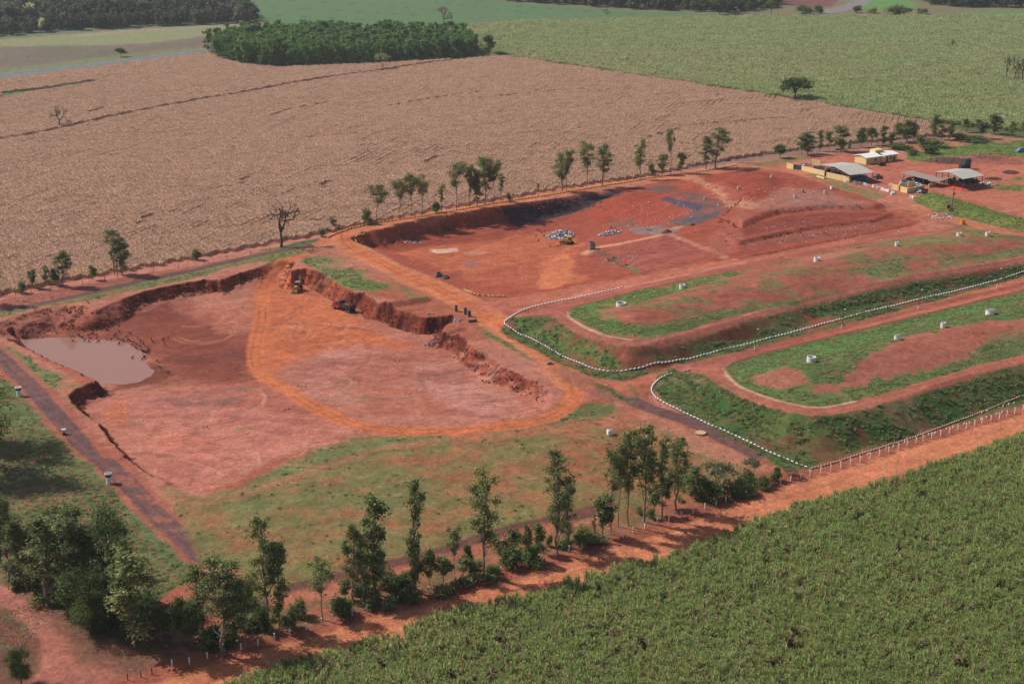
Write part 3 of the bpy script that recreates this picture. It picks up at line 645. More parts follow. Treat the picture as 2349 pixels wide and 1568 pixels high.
paint([(1450,745),(1561,728),(1660,712),(1830,680),(1830,694),(1661,726),(1568,758),(1480,772),(1400,768),(1330,735),(1340,715),(1400,735)], alb(90,114,62), 1.5, 2.5, .85, scale=6, thr=(.3,.48), k=4)
# ---- front dirt road and its verges
stroke([(250,1620),(330,1592),(480,1543),(600,1515),(740,1478),(900,1428),(1080,1378),(1200,1345),(1330,1300),(1500,1246),(1700,1170),(1860,1110),(2000,1068),(2180,1012),(2348,962),(2600,885)], 12, alb(172,98,76), 2.5, 1, 1, .2, k=3)
stroke([(250,1632),(330,1604),(480,1556),(600,1524),(740,1486),(900,1436),(1080,1388),(1200,1352),(1330,1310),(1500,1256),(1700,1184),(1860,1122),(2000,1080),(2180,1022),(2348,970),(2600,893)], 7.5, alb(214,134,96), 1.8, 1, .6, .15, cl='dirt_road', k=3)
for off_, c_ in ((3, alb(190,112,84)),):
    stroke([(330,1600+off_),(600,1520+off_),(900,1432+off_),(1200,1348+off_),(1500,1252+off_),(1860,1118+off_),(2180,1018+off_),(2348,966+off_)], 1.2, c_, 1, .5, .4, .5)
# ---- yard with the sheds
paint([(1780,384),(1830,366),(1960,352),(2040,372),(2120,380),(2200,370),(2348,372),(2600,380),(2600,540),(2348,482),(2250,465),(2150,440),(2080,440),(1990,430),(1900,400),(1820,388)], alb(196,118,92), 3, 3, .95)
paint([(1780,384),(1830,366),(1960,352),(2040,372),(2120,380),(2200,370),(2348,372),(2348,470),(2150,440),(1990,420),(1900,395)], alb(176,98,78), 3, 3, .6, scale=9, k=2)
paint([(2070,352),(2150,340),(2250,330),(2348,322),(2600,310),(2600,370),(2348,362),(2250,352),(2180,362),(2110,372),(2080,366)], alb(104,134,62), 2, 2.5, .95, cl='lawn', scale=12, thr=(.1,.35))
paint([(2170,358),(2250,350),(2348,372),(2348,384),(2230,374)], alb(118,84,76), 2, 2, .6, scale=6)
paint([(2270,430),(2348,400),(2348,440),(2290,436)], alb(106,128,66), 2, 2, .8, scale=6, thr=(.3,.5))
paint([(2100,455),(2130,440),(2190,455),(2270,480),(2348,500),(2560,545),(2560,590),(2348,532),(2240,510),(2150,486),(2100,465)], alb(132,128,72), 1.5, 1.5, 1, cl='lawn')
paint([(2100,455),(2130,440),(2190,455),(2270,480),(2348,500),(2560,545),(2560,590),(2348,532),(2240,510),(2150,486),(2100,465)], alb(104,124,60), 1.5, 1.5, .8, scale=5)
paint([(2130,440),(2190,455),(2270,480),(2348,500),(2348,512),(2240,488),(2150,455)], alb(96,128,56), 1.5, 1.5, .8)
paint([(1840,400),(1870,398),(1960,428),(2030,448),(2010,460),(1930,436)], OLIVE, 1.5, 1.5, .8, scale=5, thr=(.2,.4))
paint([(1720,374),(1790,364),(1850,358),(1860,364),(1800,374),(1740,382)], OLIVE, 1, 1, .8, scale=5, thr=(.2,.4))
paint([(1940,378),(1990,372),(2000,382),(1950,388)], OLIVE, 1, 1, .5)
paint([(2190,512),(2348,546),(2348,556),(2250,540),(2180,522)], OLIVE, 1, 1.5, .8, scale=4, thr=(.3,.5))
# foreground cane soil
CANE1 = [(330,1700),(430,1612),(500,1590),(560,1568),(674,1528),(788,1503),(881,1478),(969,1444),(1083,1407),(1195,1377),(1286,1350),(1414,1315),(1568,1272),(1749,1201),(1854,1160),(1931,1140),(2032,1112),(2190,1064),(2348,1006),(2900,830),(3200,1700)]
paint(CANE1, alb(96,84,56), 1.5, 1.5, 1, cl='sugarcane_field_soil')

# fine mottling everywhere
mot = 1 + (n3 - .5) * .55 + (n4 - .5) * .36 + (n2 - .5) * .22
farf = sstep(450, 1100, GY)
mot = mot * (1 - farf * .6) + farf * .6
C *= mot[..., None]
C = np.clip(C, .01, .85)

# ------------------------------------------------------------------ materials
def mat_new(name, rough=.9, spec=.2):
    m = bpy.data.materials.new(name); m.use_nodes = True
    b = m.node_tree.nodes['Principled BSDF']
    b.inputs['Roughness'].default_value = rough
    b.inputs['Specular IOR Level'].default_value = spec
    return m, m.node_tree.nodes, m.node_tree.links, b

def ground_mat():
    m, n, l, b = mat_new('ground_cover', .95, .1)
    at = n.new('ShaderNodeAttribute'); at.attribute_name = 'cover'
    tc = n.new('ShaderNodeTexCoord')
    n1 = n.new('ShaderNodeTexNoise'); n1.inputs['Scale'].default_value = 1.6; n1.inputs['Detail'].default_value = 7; n1.inputs['Roughness'].default_value = .65
    n2 = n.new('ShaderNodeTexNoise'); n2.inputs['Scale'].default_value = .35; n2.inputs['Detail'].default_value = 5
    l.new(tc.outputs['Object'], n1.inputs['Vector']); l.new(tc.outputs['Object'], n2.inputs['Vector'])
    r = n.new('ShaderNodeMapRange'); r.inputs[1].default_value = .3; r.inputs[2].default_value = .7; r.inputs[3].default_value = .66; r.inputs[4].default_value = 1.34
    l.new(n1.outputs['Fac'], r.inputs[0])
    r2 = n.new('ShaderNodeMapRange'); r2.inputs[1].default_value = .3; r2.inputs[2].default_value = .7; r2.inputs[3].default_value = .9; r2.inputs[4].default_value = 1.1
    l.new(n2.outputs['Fac'], r2.inputs[0])
    mu = n.new('ShaderNodeMath'); mu.operation = 'MULTIPLY'; l.new(r.outputs[0], mu.inputs[0]); l.new(r2.outputs[0], mu.inputs[1])
    vm = n.new('ShaderNodeVectorMath'); vm.operation = 'SCALE'
    l.new(at.outputs['Color'], vm.inputs[0]); l.new(mu.outputs[0], vm.inputs['Scale'])
    l.new(vm.outputs[0], b.inputs['Base Color'])
    bp = n.new('ShaderNodeBump'); bp.inputs['Strength'].default_value = .5; bp.inputs['Distance'].default_value = .25
    l.new(n1.outputs['Fac'], bp.inputs['Height']); l.new(bp.outputs[0], b.inputs['Normal'])
    return m
GM = ground_mat()

def plain(name, col, rough=.7, spec=.3, var=.25, scale=3.0, bump=.0, metal=0.0):
    """procedural paint, metal, concrete: base colour with soft wear"""
    m, n, l, b = mat_new(name, rough, spec)
    b.inputs['Metallic'].default_value = metal
    tc = n.new('ShaderNodeTexCoord')
    nz = n.new('ShaderNodeTexNoise'); nz.inputs['Scale'].default_value = scale; nz.inputs['Detail'].default_value = 6
    l.new(tc.outputs['Object'], nz.inputs['Vector'])
    cr = n.new('ShaderNodeValToRGB')
    a = np.clip(np.array(col) * (1 - var), 0, 1); c2 = np.clip(np.array(col) * (1 + var * .6), 0, 1)
    cr.color_ramp.elements[0].position = .35; cr.color_ramp.elements[1].position = .65
    cr.color_ramp.elements[0].color = (*a, 1); cr.color_ramp.elements[1].color = (*c2, 1)
    l.new(nz.outputs['Fac'], cr.inputs[0]); l.new(cr.outputs[0], b.inputs['Base Color'])
    if bump:
        bp = n.new('ShaderNodeBump'); bp.inputs['Strength'].default_value = bump; bp.inputs['Distance'].default_value = .03
        l.new(nz.outputs['Fac'], bp.inputs['Height']); l.new(bp.outputs[0], b.inputs['Normal'])
    return m

def leaf_mat(name, gain=1.0, rough=.6, trans=.25, var=.35):
    """foliage: leaf colour from the per-face attribute, varied per tree"""
    m, n, l, b = mat_new(name, rough, .25)
    at = n.new('ShaderNodeAttribute'); at.attribute_name = 'cover'
    oi = n.new('ShaderNodeObjectInfo')
    r = n.new('ShaderNodeMapRange'); r.inputs[3].default_value = (1 - var) * gain; r.inputs[4].default_value = (1 + var) * gain
    l.new(oi.outputs['Random'], r.inputs[0])
    vm = n.new('ShaderNodeVectorMath'); vm.operation = 'SCALE'
    l.new(at.outputs['Color'], vm.inputs[0]); l.new(r.outputs[0], vm.inputs['Scale'])
    l.new(vm.outputs[0], b.inputs['Base Color'])
    if trans:
        tr = n.new('ShaderNodeBsdfTranslucent'); l.new(vm.outputs[0], tr.inputs['Color'])
        mx = n.new('ShaderNodeMixShader'); mx.inputs[0].default_value = trans
        l.new(b.outputs[0], mx.inputs[1]); l.new(tr.outputs[0], mx.inputs[2])
        l.new(mx.outputs[0], n['Material Output'].inputs['Surface'])
    return m

def tag(o, label=None, cat=None, group=None, kind=None):
    if label: o['label'] = label
    if cat: o['category'] = cat
    if group: o['group'] = group
    if kind: o['kind'] = kind
    return o

def mesh_np(name, V, F, mat, cov=None, smooth=False):
    me = bpy.data.meshes.new(name)
    V = np.asarray(V, np.float32); F = np.asarray(F, np.int32)
    k = F.shape[1]
    me.vertices.add(len(V)); me.vertices.foreach_set('co', V.ravel())
    me.loops.add(F.size); me.loops.foreach_set('vertex_index', F.ravel())
    me.polygons.add(len(F)); me.polygons.foreach_set('loop_start', np.arange(0, F.size, k, dtype=np.int32))
    me.polygons.foreach_set('loop_total', np.full(len(F), k, np.int32))
    if smooth: me.polygons.foreach_set('use_smooth', np.ones(len(F), bool))
    me.update(calc_edges=True)
    if cov is not None:
        a = me.color_attributes.new('cover', 'FLOAT_COLOR', 'POINT')
        c = np.ones((len(V), 4), np.float32); c[:, :3] = cov
        a.data.foreach_set('color', c.ravel())
    if mat is not None: me.materials.append(mat)
    return me

# ------------------------------------------------------------------ ground sheets, one object per kind of ground
idx = np.arange(NR * NC).reshape(NR, NC)
q = np.stack([idx[:-1, :-1], idx[:-1, 1:], idx[1:, 1:], idx[1:, :-1]], -1).reshape(-1, 4)
qc = cls[:-1, :-1].ravel()
VV = np.stack([GX, GY, H], -1).reshape(-1, 3).astype(np.float32)
CC = C.reshape(-1, 3)
for ci, nm in enumerate(CLS):
    f = q[qc == ci]
    if not len(f): continue
    u, inv = np.unique(f, return_inverse=True)
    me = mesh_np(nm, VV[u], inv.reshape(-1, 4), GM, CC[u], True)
    ob = bpy.data.objects.new(nm, me); COL.objects.link(ob); ob['kind'] = 'structure'
# ------------------------------------------------------------------ vegetation building blocks
def quads_from(c, a, b, col):
    """diamond leaves: centre c, half axes a, b"""
    n = len(c)
    V = np.stack([c - a, c - b, c + a, c + b], 1).reshape(-1, 3)
    F = np.arange(4 * n).reshape(n, 4)
    return V, F, np.repeat(col, 4, 0)

def unit(v): return v / (np.linalg.norm(v, axis=-1, keepdims=True) + 1e-9)

def leaf_cloud(blobs, n, size, cols, rs, droop=.3, shell=.5):
    w = np.array([b[3] * b[4] + b[3] * b[5] for b in blobs]); w = w / w.sum()
    k = rs.choice(len(blobs), n, p=w)
    B = np.array(blobs)[k]
    d = unit(rs.normal(size=(n, 3)))
    d[:, 2] = np.abs(d[:, 2]) * np.where(rs.rand(n) < .68, 1, -1)
    r = rs.rand(n) ** shell * (1 + .35 * rs.rand(n) ** 2)
    # sub clumps: pull the leaves towards twig tips for an uneven crown
    tw = unit(rs.normal(size=(len(blobs) * 12, 3)) * [1, 1, .7]); tl = rs.uniform(.45, 1.45, len(tw))
    ti = k * 12 + rs.randint(0, 12, n); tk = tw[ti]
    d = unit(d * .45 + tk)
    c = B[:, :3] + d * B[:, 3:6] * (r * tl[ti])[:, None] + rs.normal(size=(n, 3)) * (B[:, 3:4] * .13)
    lo = rs.rand(n) < .12
    if len(blobs) > 8:
        j = (k + 1) % len(blobs); f_ = rs.rand(n)[:, None]; Bj = np.array(blobs)[j]
        c = np.where(lo[:, None], B[:, :3] * f_ + Bj[:, :3] * (1 - f_) + rs.normal(size=(n, 3)) * B[:, 3:4] * .35, c)
    nrm = unit(d * .8 + rs.normal(size=(n, 3)) * .7 + np.array([0, 0, .25]))
    t = unit(np.cross(nrm, rs.normal(size=(n, 3)) + np.array([0, 0, -droop * 2])))
    b = np.cross(nrm, t)
    s = size * rs.uniform(.6, 1.35, n)[:, None]
    cols = np.array(cols)
    tone = rs.rand(len(blobs))[k]
    ci = np.clip((tone * .6 + rs.rand(n) * .55) * len(cols), 0, len(cols) - 1).astype(int)
    col = cols[ci] * rs.uniform(.8, 1.25, n)[:, None]
    return quads_from(c, t * s, b * s * .55, col)

def tube(pts, rad, sides=5):
    pts = np.array(pts, float); n = len(pts); V = []; F = []
    for i in range(n):
        dr = pts[min(i + 1, n - 1)] - pts[max(i - 1, 0)]; dr = dr / (np.linalg.norm(dr) + 1e-9)
        u = np.cross(dr, [.3, .9, .2]); u /= np.linalg.norm(u) + 1e-9; v = np.cross(dr, u)
        for j in range(sides):
            an = 2 * math.pi * j / sides
            V.append(pts[i] + rad[i] * (math.cos(an) * u + math.sin(an) * v))
    for i in range(n - 1):
        for j in range(sides):
            a = i * sides + j; b = i * sides + (j + 1) % sides
            F.append((a, b, b + sides, a + sides))
    return np.array(V), np.array(F)

def join(parts):
    V = []; F = []; C_ = []; o = 0
    for p in parts:
        V.append(p[0]); F.append(p[1] + o); o += len(p[0])
        if len(p) > 2: C_.append(p[2])
    return np.concatenate(V), np.concatenate(F), (np.concatenate(C_) if C_ else None)

def bark_mat(name, a, b_, sc=2.0):
    m, n, l, b = mat_new(name, .85, .15)
    tc = n.new('ShaderNodeTexCoord'); nz = n.new('ShaderNodeTexNoise'); nz.inputs['Scale'].default_value = sc; nz.inputs['Detail'].default_value = 5
    mp = n.new('ShaderNodeMapping'); mp.inputs['Scale'].default_value = (3, 3, .5)
    l.new(tc.outputs['Object'], mp.inputs[0]); l.new(mp.outputs[0], nz.inputs['Vector'])
    cr = n.new('ShaderNodeValToRGB'); cr.color_ramp.elements[0].color = (*a, 1); cr.color_ramp.elements[1].color = (*b_, 1)
    cr.color_ramp.elements[0].position = .35; cr.color_ramp.elements[1].position = .65
    l.new(nz.outputs['Fac'], cr.inputs[0]); l.new(cr.outputs[0], b.inputs['Base Color'])
    return m
BARK = bark_mat('gum_bark', alb(112, 88, 76), alb(178, 158, 142))
BARKD = bark_mat('dark_bark', alb(70, 54, 48), alb(108, 88, 78))
LEAF = leaf_mat('gum_leaves', 1.8, trans=.35, var=.18)
GUMC = [alb(68, 78, 44), alb(84, 94, 52), alb(98, 106, 60), alb(116, 122, 72), alb(130, 132, 86)]
DKC = [alb(54, 66, 36), alb(66, 80, 42), alb(82, 96, 50), alb(96, 108, 58)]
BRC = [alb(70, 96, 48), alb(88, 114, 56), alb(104, 128, 62)]
LTC = [alb(72, 84, 48), alb(88, 98, 56), alb(102, 110, 64), alb(116, 122, 76)]
ACC = [alb(98, 102, 70), alb(118, 120, 84), alb(134, 132, 98)]
FLC = [alb(214, 206, 150), alb(226, 220, 176), alb(190, 190, 130)]
PKC = [alb(150, 120, 112), alb(170, 138, 128), alb(128, 108, 96)]

def limb(p0, p1, r0, r1, rs, sag=.08):
    p0 = np.array(p0); p1 = np.array(p1); L = np.linalg.norm(p1 - p0)
    mid = (p0 + p1) / 2 + rs.normal(size=3) * L * sag + np.array([0, 0, -.06 * L])
    return tube([p0, mid, p1], [r0, (r0 + r1) / 2, r1], 4)

def make_tree(style, seed, h, w):
    """-> trunk mesh, crown mesh (None when bare), real metres, base at the origin"""
    rs = np.random.RandomState(seed)
    parts = []; blobs = []
    cols = GUMC; n = 2600; size = .30; bark = BARK; droop = .4
    lean = rs.normal(size=2) * .02 * h
    top = np.array([lean[0], lean[1], h * .96])
    def trunk(r, z1=.95, fork=0):
        k = 7
        pts = [np.array([lean[0] * (i / k) ** 1.5 + rs.normal() * .012 * h * (i > 0), lean[1] * (i / k) ** 1.5 + rs.normal() * .012 * h * (i > 0), h * z1 * i / k]) for i in range(k + 1)]
        parts.append(tube(pts, [r * (1 - .82 * (i / k)) for i in range(k + 1)], 6))
        return pts
    def at(pts, f):
        x = f * (len(pts) - 1); i = min(int(x), len(pts) - 2); return pts[i] * (1 - (x - i)) + pts[i + 1] * (x - i)
    R = w / 2
    if style in ('gum', 'gumtop', 'column', 'sparse', 'light'):
        pts = trunk(max(.12, h * .011))
        lo = {'gum': .34, 'gumtop': .52, 'column': .16, 'sparse': .4, 'light': .22}[style]
        nb = {'gum': 24, 'gumtop': 17, 'column': 27, 'sparse': 18, 'light': 28}[style]; size = .2
        n = {'gum': 4000, 'gumtop': 3500, 'column': 4800, 'sparse': 2300, 'light': 6800}[style]
        if style == 'light': cols = LTC; size = .15
        for i in range(nb):
            f = lo + (1 - lo) * ((i + rs.rand()) / nb) ** .85
            ang = rs.rand() * 6.28; g = (f - lo) / (1 - lo)
            prof = {'gumtop': .35 + .75 * math.sin(min(g * 1.1, 1) * 2.2), 'gum': .5 + .6 * math.sin(g * 2.9), 'column': .55 + .45 * math.sin(g * 3.0), 'sparse': .4 + .5 * rs.rand(), 'light': .5 + .5 * math.sin(g * 2.9)}[style]
            br = R * (.2 + .26 * rs.rand()) * (.6 + .5 * prof)
            off = max(0, R * prof - br * .6) * (.35 + .65 * rs.rand())
            c = at(pts, min(f, .99)) * 1.0
            bc = c + np.array([math.cos(ang) * off, math.sin(ang) * off, 0])
            bz = br * rs.uniform(.7, 1.15)
            bc[2] = min(bc[2], h - bz * .8)
            blobs.append((*bc, br, br, bz))
            st = at(pts, max(.05, f - .16 - .1 * rs.rand()))
            parts.append(limb(st, bc, h * .005, h * .0015, rs))
        for i in range(5):
            f = rs.uniform(.2, lo + .15); st = at(pts, f); an = rs.rand() * 6.28
            parts.append(limb(st, st + np.array([math.cos(an), math.sin(an), .6]) * R * .5, h * .003, h * .0008, rs))
    elif style in ('bush', 'dark', 'bright'):
        cols = {'bush': GUMC, 'dark': DKC, 'bright': BRC}[style]; n = 3200; size = .17
        for i in range(3):
            a = rs.rand() * 6.28
            parts.append(limb((0, 0, -.1), (math.cos(a) * R * .4, math.sin(a) * R * .4, h * .6), .07, .02, rs))
        for i in range(11):
            a = rs.rand() * 6.28; f = rs.uniform(.22, .8); rr = R * math.sqrt(max(.05, 1 - ((f - .35) / .65) ** 2)) * rs.uniform(.2, .72)
            b = R * rs.uniform(.34, .52)
            blobs.append((math.cos(a) * rr, math.sin(a) * rr, max(b * .6, h * f), b, b, min(b, h * .3)))
    elif style in ('round', 'young'):
        cols = DKC if style == 'round' else GUMC
        pts = trunk(max(.08, h * .016), .8); n = 3400 if style == 'round' else 2400; size = .17
        for i in range(12):
            a = rs.rand() * 6.28; f = rs.uniform(.32, .9); g = (f - .3) / .7
            rr = R * (.25 + .75 * math.sin(min(1, g + .15) * 2.7)) * rs.uniform(.1, .7); b = R * rs.uniform(.32, .5)
            blobs.append((math.cos(a) * rr, math.sin(a) * rr, min(h * f, h - b * .7), b, b, b * .9))
            parts.append(limb(pts[3], blobs[-1][:3], .05, .015, rs))
    elif style == 'broad':
        cols = DKC; n = 15000; size = .18; bark = BARKD
        pts = trunk(.32, .6)
        for i in range(26):
            a = rs.rand() * 6.28; f = rs.uniform(.25, .88); g = (f - .2) / .8
            rr = R * math.sin(min(1, .25 + g * .8) * 2.6) * rs.uniform(.15, .8); b = R * rs.uniform(.26, .42)
            blobs.append((math.cos(a) * rr, math.sin(a) * rr, min(h * f, h - b * .75), b, b, b * .9))
            parts.append(limb(at(pts, rs.uniform(.3, .9)), blobs[-1][:3], .14, .03, rs))
    elif style == 'acacia':
        cols = ACC; n = 2000; size = .24; bark = BARKD
        for i in range(3):
            a = i * 2.1 + rs.rand()
            parts.append(limb((0, 0, -.1), (math.cos(a) * R * .3, math.sin(a) * R * .3, h * .62), .13, .06, rs))
        for i in range(13):
            a = rs.rand() * 6.28; rr = R * math.sqrt(rs.rand()) * .78; b = R * rs.uniform(.25, .38)
            z = h * (.86 - .25 * (rr / R) ** 2)
            blobs.append((math.cos(a) * rr, math.sin(a) * rr, z, b, b, h * .12))
            parts.append(limb((math.cos(a) * R * .25, math.sin(a) * R * .25, h * .55), (math.cos(a) * rr, math.sin(a) * rr, z), .05, .015, rs))
    elif style == 'lone':
        cols = DKC; n = 4200; size = .34; bark = BARKD
        pts = trunk(.3, .55)
        for i in range(22):
            a = rs.rand() * 6.28; rr = R * math.sqrt(rs.rand()) * .72; b = R * rs.uniform(.22, .34)
            z = h * (.88 - .42 * (rr / R) ** 2) - rs.rand() * h * .14
            blobs.append((math.cos(a) * rr, math.sin(a) * rr, z, b, b, b * .75))
            parts.append(limb(at(pts, rs.uniform(.5, 1)), blobs[-1][:3], .12, .03, rs))
    elif style == 'pine':
        cols = DKC; n = 3800; size = .22; bark = BARKD
        pts = trunk(.16, .9)
        for i in range(26):
            f = .22 + .74 * (i / 26); g = (f - .22) / .76; a = rs.rand() * 6.28
            rr = R * (1 - g ** 1.8) * .62; b = R * .36 * (1.1 - g * .5)
            blobs.append((math.cos(a) * rr, math.sin(a) * rr, h * f, b, b, b * .65))
            parts.append(limb(at(pts, max(.1, f - .05)), blobs[-1][:3], .04, .01, rs))
    elif style in ('bare', 'barefine', 'pinkish'):
        bark = BARKD if style != 'pinkish' else bark
        def grow(p, dr, L, r, dep):
            q = p + dr * L
            parts.append(tube([p, p + dr * L * .5 + rs.normal(size=3) * L * .06, q], [r, r * .85, r * .65], 5 if dep < 2 else 3))
            if dep >= 5: return
            for k in range(3 if dep in (0, 2) else 2 + (rs.rand() < .5)):
                nd = unit(dr * .9 + rs.normal(size=3) * .55 + np.array([0, 0, .12]))
                grow(q, nd, L * rs.uniform(.62, .85), r * .7, dep + 1)
        grow(np.array([0., 0., 0.]), np.array([.02, 0, 1.]), h * .27, h * .032, 0)
        V, F, _ = join(parts)
        s = np.array([w / max(1e-3, np.ptp(V[:, 0])), w / max(1e-3, np.ptp(V[:, 1])), h / np.ptp(V[:, 2])])
        V = V * s
        tm = mesh_np('trunk', V, F, BARKD)
        if style == 'pinkish':
            tips = V[F[:, 2]]; tips = tips[tips[:, 2] > h * .45]
            pick = tips[rs.choice(len(tips), 700)]
            nn = unit(rs.normal(size=(700, 3))); t = unit(np.cross(nn, rs.normal(size=(700, 3)))); b = np.cross(nn, t)
            s_ = rs.uniform(.15, .35, 700)[:, None]
            V2, F2, c2 = quads_from(pick + rs.normal(size=(700, 3)) * .25, t * s_, b * s_ * .6, np.array(PKC)[rs.randint(0, 3, 700)])
            return tm, mesh_np('crown', V2, F2, LEAF, c2)
        return tm, None
    elif style in ('flower',):
        cols = FLC; n = 2600; size = .5
        pts = trunk(.25, .8)
        for i in range(16):
            a = rs.rand() * 6.28; f = rs.uniform(.45, .92); rr = R * rs.rand() * .65; b = R * .4
            blobs.append((math.cos(a) * rr, math.sin(a) * rr, h * f, b, b, b))
    V, F, cc = leaf_cloud(blobs, n, size, cols, rs, droop)
    V[:, 2] = np.maximum(V[:, 2], .05)
    crown = mesh_np('crown', V, F, LEAF, cc)
    TV, TF, _ = join(parts)
    return mesh_np('trunk', TV, TF, bark), crown

_proto = {}
def proto(style, k):
    """a handful of individuals per kind; placed trees share their meshes"""
    dims = {'gum': (18, 5.6), 'gumtop': (15, 7.5), 'column': (14, 4.6), 'sparse': (18, 4.6), 'light': (18, 5), 'bush': (4, 4.6), 'dark': (4.5, 4.5), 'bright': (4, 3.4),
            'round': (6.5, 4.4), 'young': (6, 3.2), 'broad': (15, 12), 'acacia': (6, 9), 'lone': (9, 11), 'pine': (7.5, 5), 'bare': (10, 9), 'barefine': (8, 8), 'pinkish': (10, 10), 'flower': (14, 10)}
    if (style, k) not in _proto:
        h, w = dims[style]
        _proto[(style, k)] = (*make_tree(style, sum(ord(c_) for c_ in style) * 31 + k * 7 + 3, h, w), h, w)
    return _proto[(style, k)]

def place_tree(px, py, hp, wp, style, k, label, cat='tree', group=None, name=None, xyz=None):
    x, y, z = xyz if xyz else G(px, py)
    s = pxm(py)
    h = hp / (s * .93); w = wp / s
    tm, cm, h0, w0 = proto(style, k)
    e = bpy.data.objects.new(name or {'bush': 'bush', 'dark': 'bush', 'bright': 'bush', 'acacia': 'acacia_tree', 'pine': 'pine_tree', 'bare': 'bare_tree', 'barefine': 'bare_tree', 'pinkish': 'bare_tree', 'broad': 'broadleaf_tree', 'lone': 'broadleaf_tree', 'flower': 'flowering_tree', 'young': 'young_tree', 'round': 'young_tree'}.get(style, 'eucalyptus_tree'), None)
    COL.objects.link(e); e.empty_display_size = .5
    e.location = (x, y, z - .08); e.rotation_euler = (0, 0, RNG.rand() * 6.28)
    sw = w / w0; sh = h / h0
    e.scale = (sw, sw, sh)
    tag(e, label, 'bush' if style in ('bush', 'dark', 'bright') else cat, group)
    t = bpy.data.objects.new('trunk', tm); COL.objects.link(t); t.parent = e
    if cm:
        c = bpy.data.objects.new('crown', cm); COL.objects.link(c); c.parent = e
    return e

# ---- instanced ground cover (crops, woods) through geometry nodes
def gn_scatter(name, pts, rot, scl, vid, protos, label, cat):
    me = bpy.data.meshes.new(name)
    pts = np.asarray(pts, np.float32)
    me.vertices.add(len(pts)); me.vertices.foreach_set('co', pts.ravel())
    for nm, arr, ty in (('rot', rot, 'FLOAT'), ('scl', scl, 'FLOAT'), ('vid', vid, 'INT')):
        a = me.attributes.new(nm, ty, 'POINT'); a.data.foreach_set('value', np.asarray(arr, np.int32 if ty == 'INT' else np.float32))
    ob = bpy.data.objects.new(name, me); COL.objects.link(ob)
    pc = bpy.data.collections.new(name + '_kinds')
    for i, m in enumerate(protos):
        po = bpy.data.objects.new('%s_kind_%02d' % (name, i), m); pc.objects.link(po)
    ng = bpy.data.node_groups.new(name, 'GeometryNodeTree')
    ng.interface.new_socket('Geometry', in_out='INPUT', socket_type='NodeSocketGeometry')
    ng.interface.new_socket('Geometry', in_out='OUTPUT', socket_type='NodeSocketGeometry')
    N = ng.nodes; L = ng.links
    gi = N.new('NodeGroupInput'); go = N.new('NodeGroupOutput')
    ci = N.new('GeometryNodeCollectionInfo'); ci.inputs['Collection'].default_value = pc
    ci.inputs['Separate Children'].default_value = True; ci.inputs['Reset Children'].default_value = True
    ip = N.new('GeometryNodeInstanceOnPoints'); ip.inputs['Pick Instance'].default_value = True
    def attr(nm, ty):
        a = N.new('GeometryNodeInputNamedAttribute'); a.data_type = ty; a.inputs['Name'].default_value = nm; return a.outputs['Attribute']
    cb = N.new('ShaderNodeCombineXYZ'); L.new(attr('rot', 'FLOAT'), cb.inputs['Z'])
    L.new(gi.outputs[0], ip.inputs['Points']); L.new(ci.outputs[0], ip.inputs['Instance'])
    L.new(attr('vid', 'INT'), ip.inputs['Instance Index']); L.new(cb.outputs[0], ip.inputs['Rotation'])
    L.new(attr('scl', 'FLOAT'), ip.inputs['Scale']); L.new(ip.outputs[0], go.inputs[0])
    md = ob.modifiers.new('scatter', 'NODES'); md.node_group = ng
    tag(ob, label, cat, None, 'stuff')
    return ob

def blades(rs, bases, h, wd, cols, out=.5, n_seg=2):
    """arching strap leaves growing from bases (N,3)"""
    n = len(bases); an = rs.rand(n) * 6.283
    d = np.stack([np.cos(an), np.sin(an), np.zeros(n)], 1)
    side = np.stack([-np.sin(an), np.cos(an), np.zeros(n)], 1)
    hh = h * rs.uniform(.7, 1.1, n)[:, None]; ou = out * rs.uniform(.3, 1.2, n)[:, None]
    up = np.array([0, 0, 1.])
    p0 = bases; p1 = bases + up * hh * .62 + d * ou * .3; p2 = bases + up * hh + d * ou * .75; p3 = bases + up * hh * .86 + d * ou * 1.3
    ww = wd * rs.uniform(.7, 1.3, n)[:, None]
    V = np.stack([p0 - side * ww * .5, p0 + side * ww * .5, p1 - side * ww * .6, p1 + side * ww * .6, p2 - side * ww * .4, p2 + side * ww * .4, p3 - side * ww * .08, p3 + side * ww * .08], 1).reshape(-1, 3)
    b = np.arange(n)[:, None] * 8
    F = np.concatenate([b + np.array([0, 1, 3, 2]), b + np.array([2, 3, 5, 4]), b + np.array([4, 5, 7, 6])], 0)
    cols = np.array(cols); col = cols[rs.randint(0, len(cols), n)] * rs.uniform(.8, 1.2, n)[:, None]
    return V, F, np.repeat(col, 8, 0)

def inpoly(w, xy): return inside(xy[:, 0], xy[:, 1], w)

def in_view(xy, m=1.12):
    return np.abs(xy[:, 0]) < .365 * m * np.sqrt(xy[:, 1] ** 2 + CAM_H ** 2) + 8

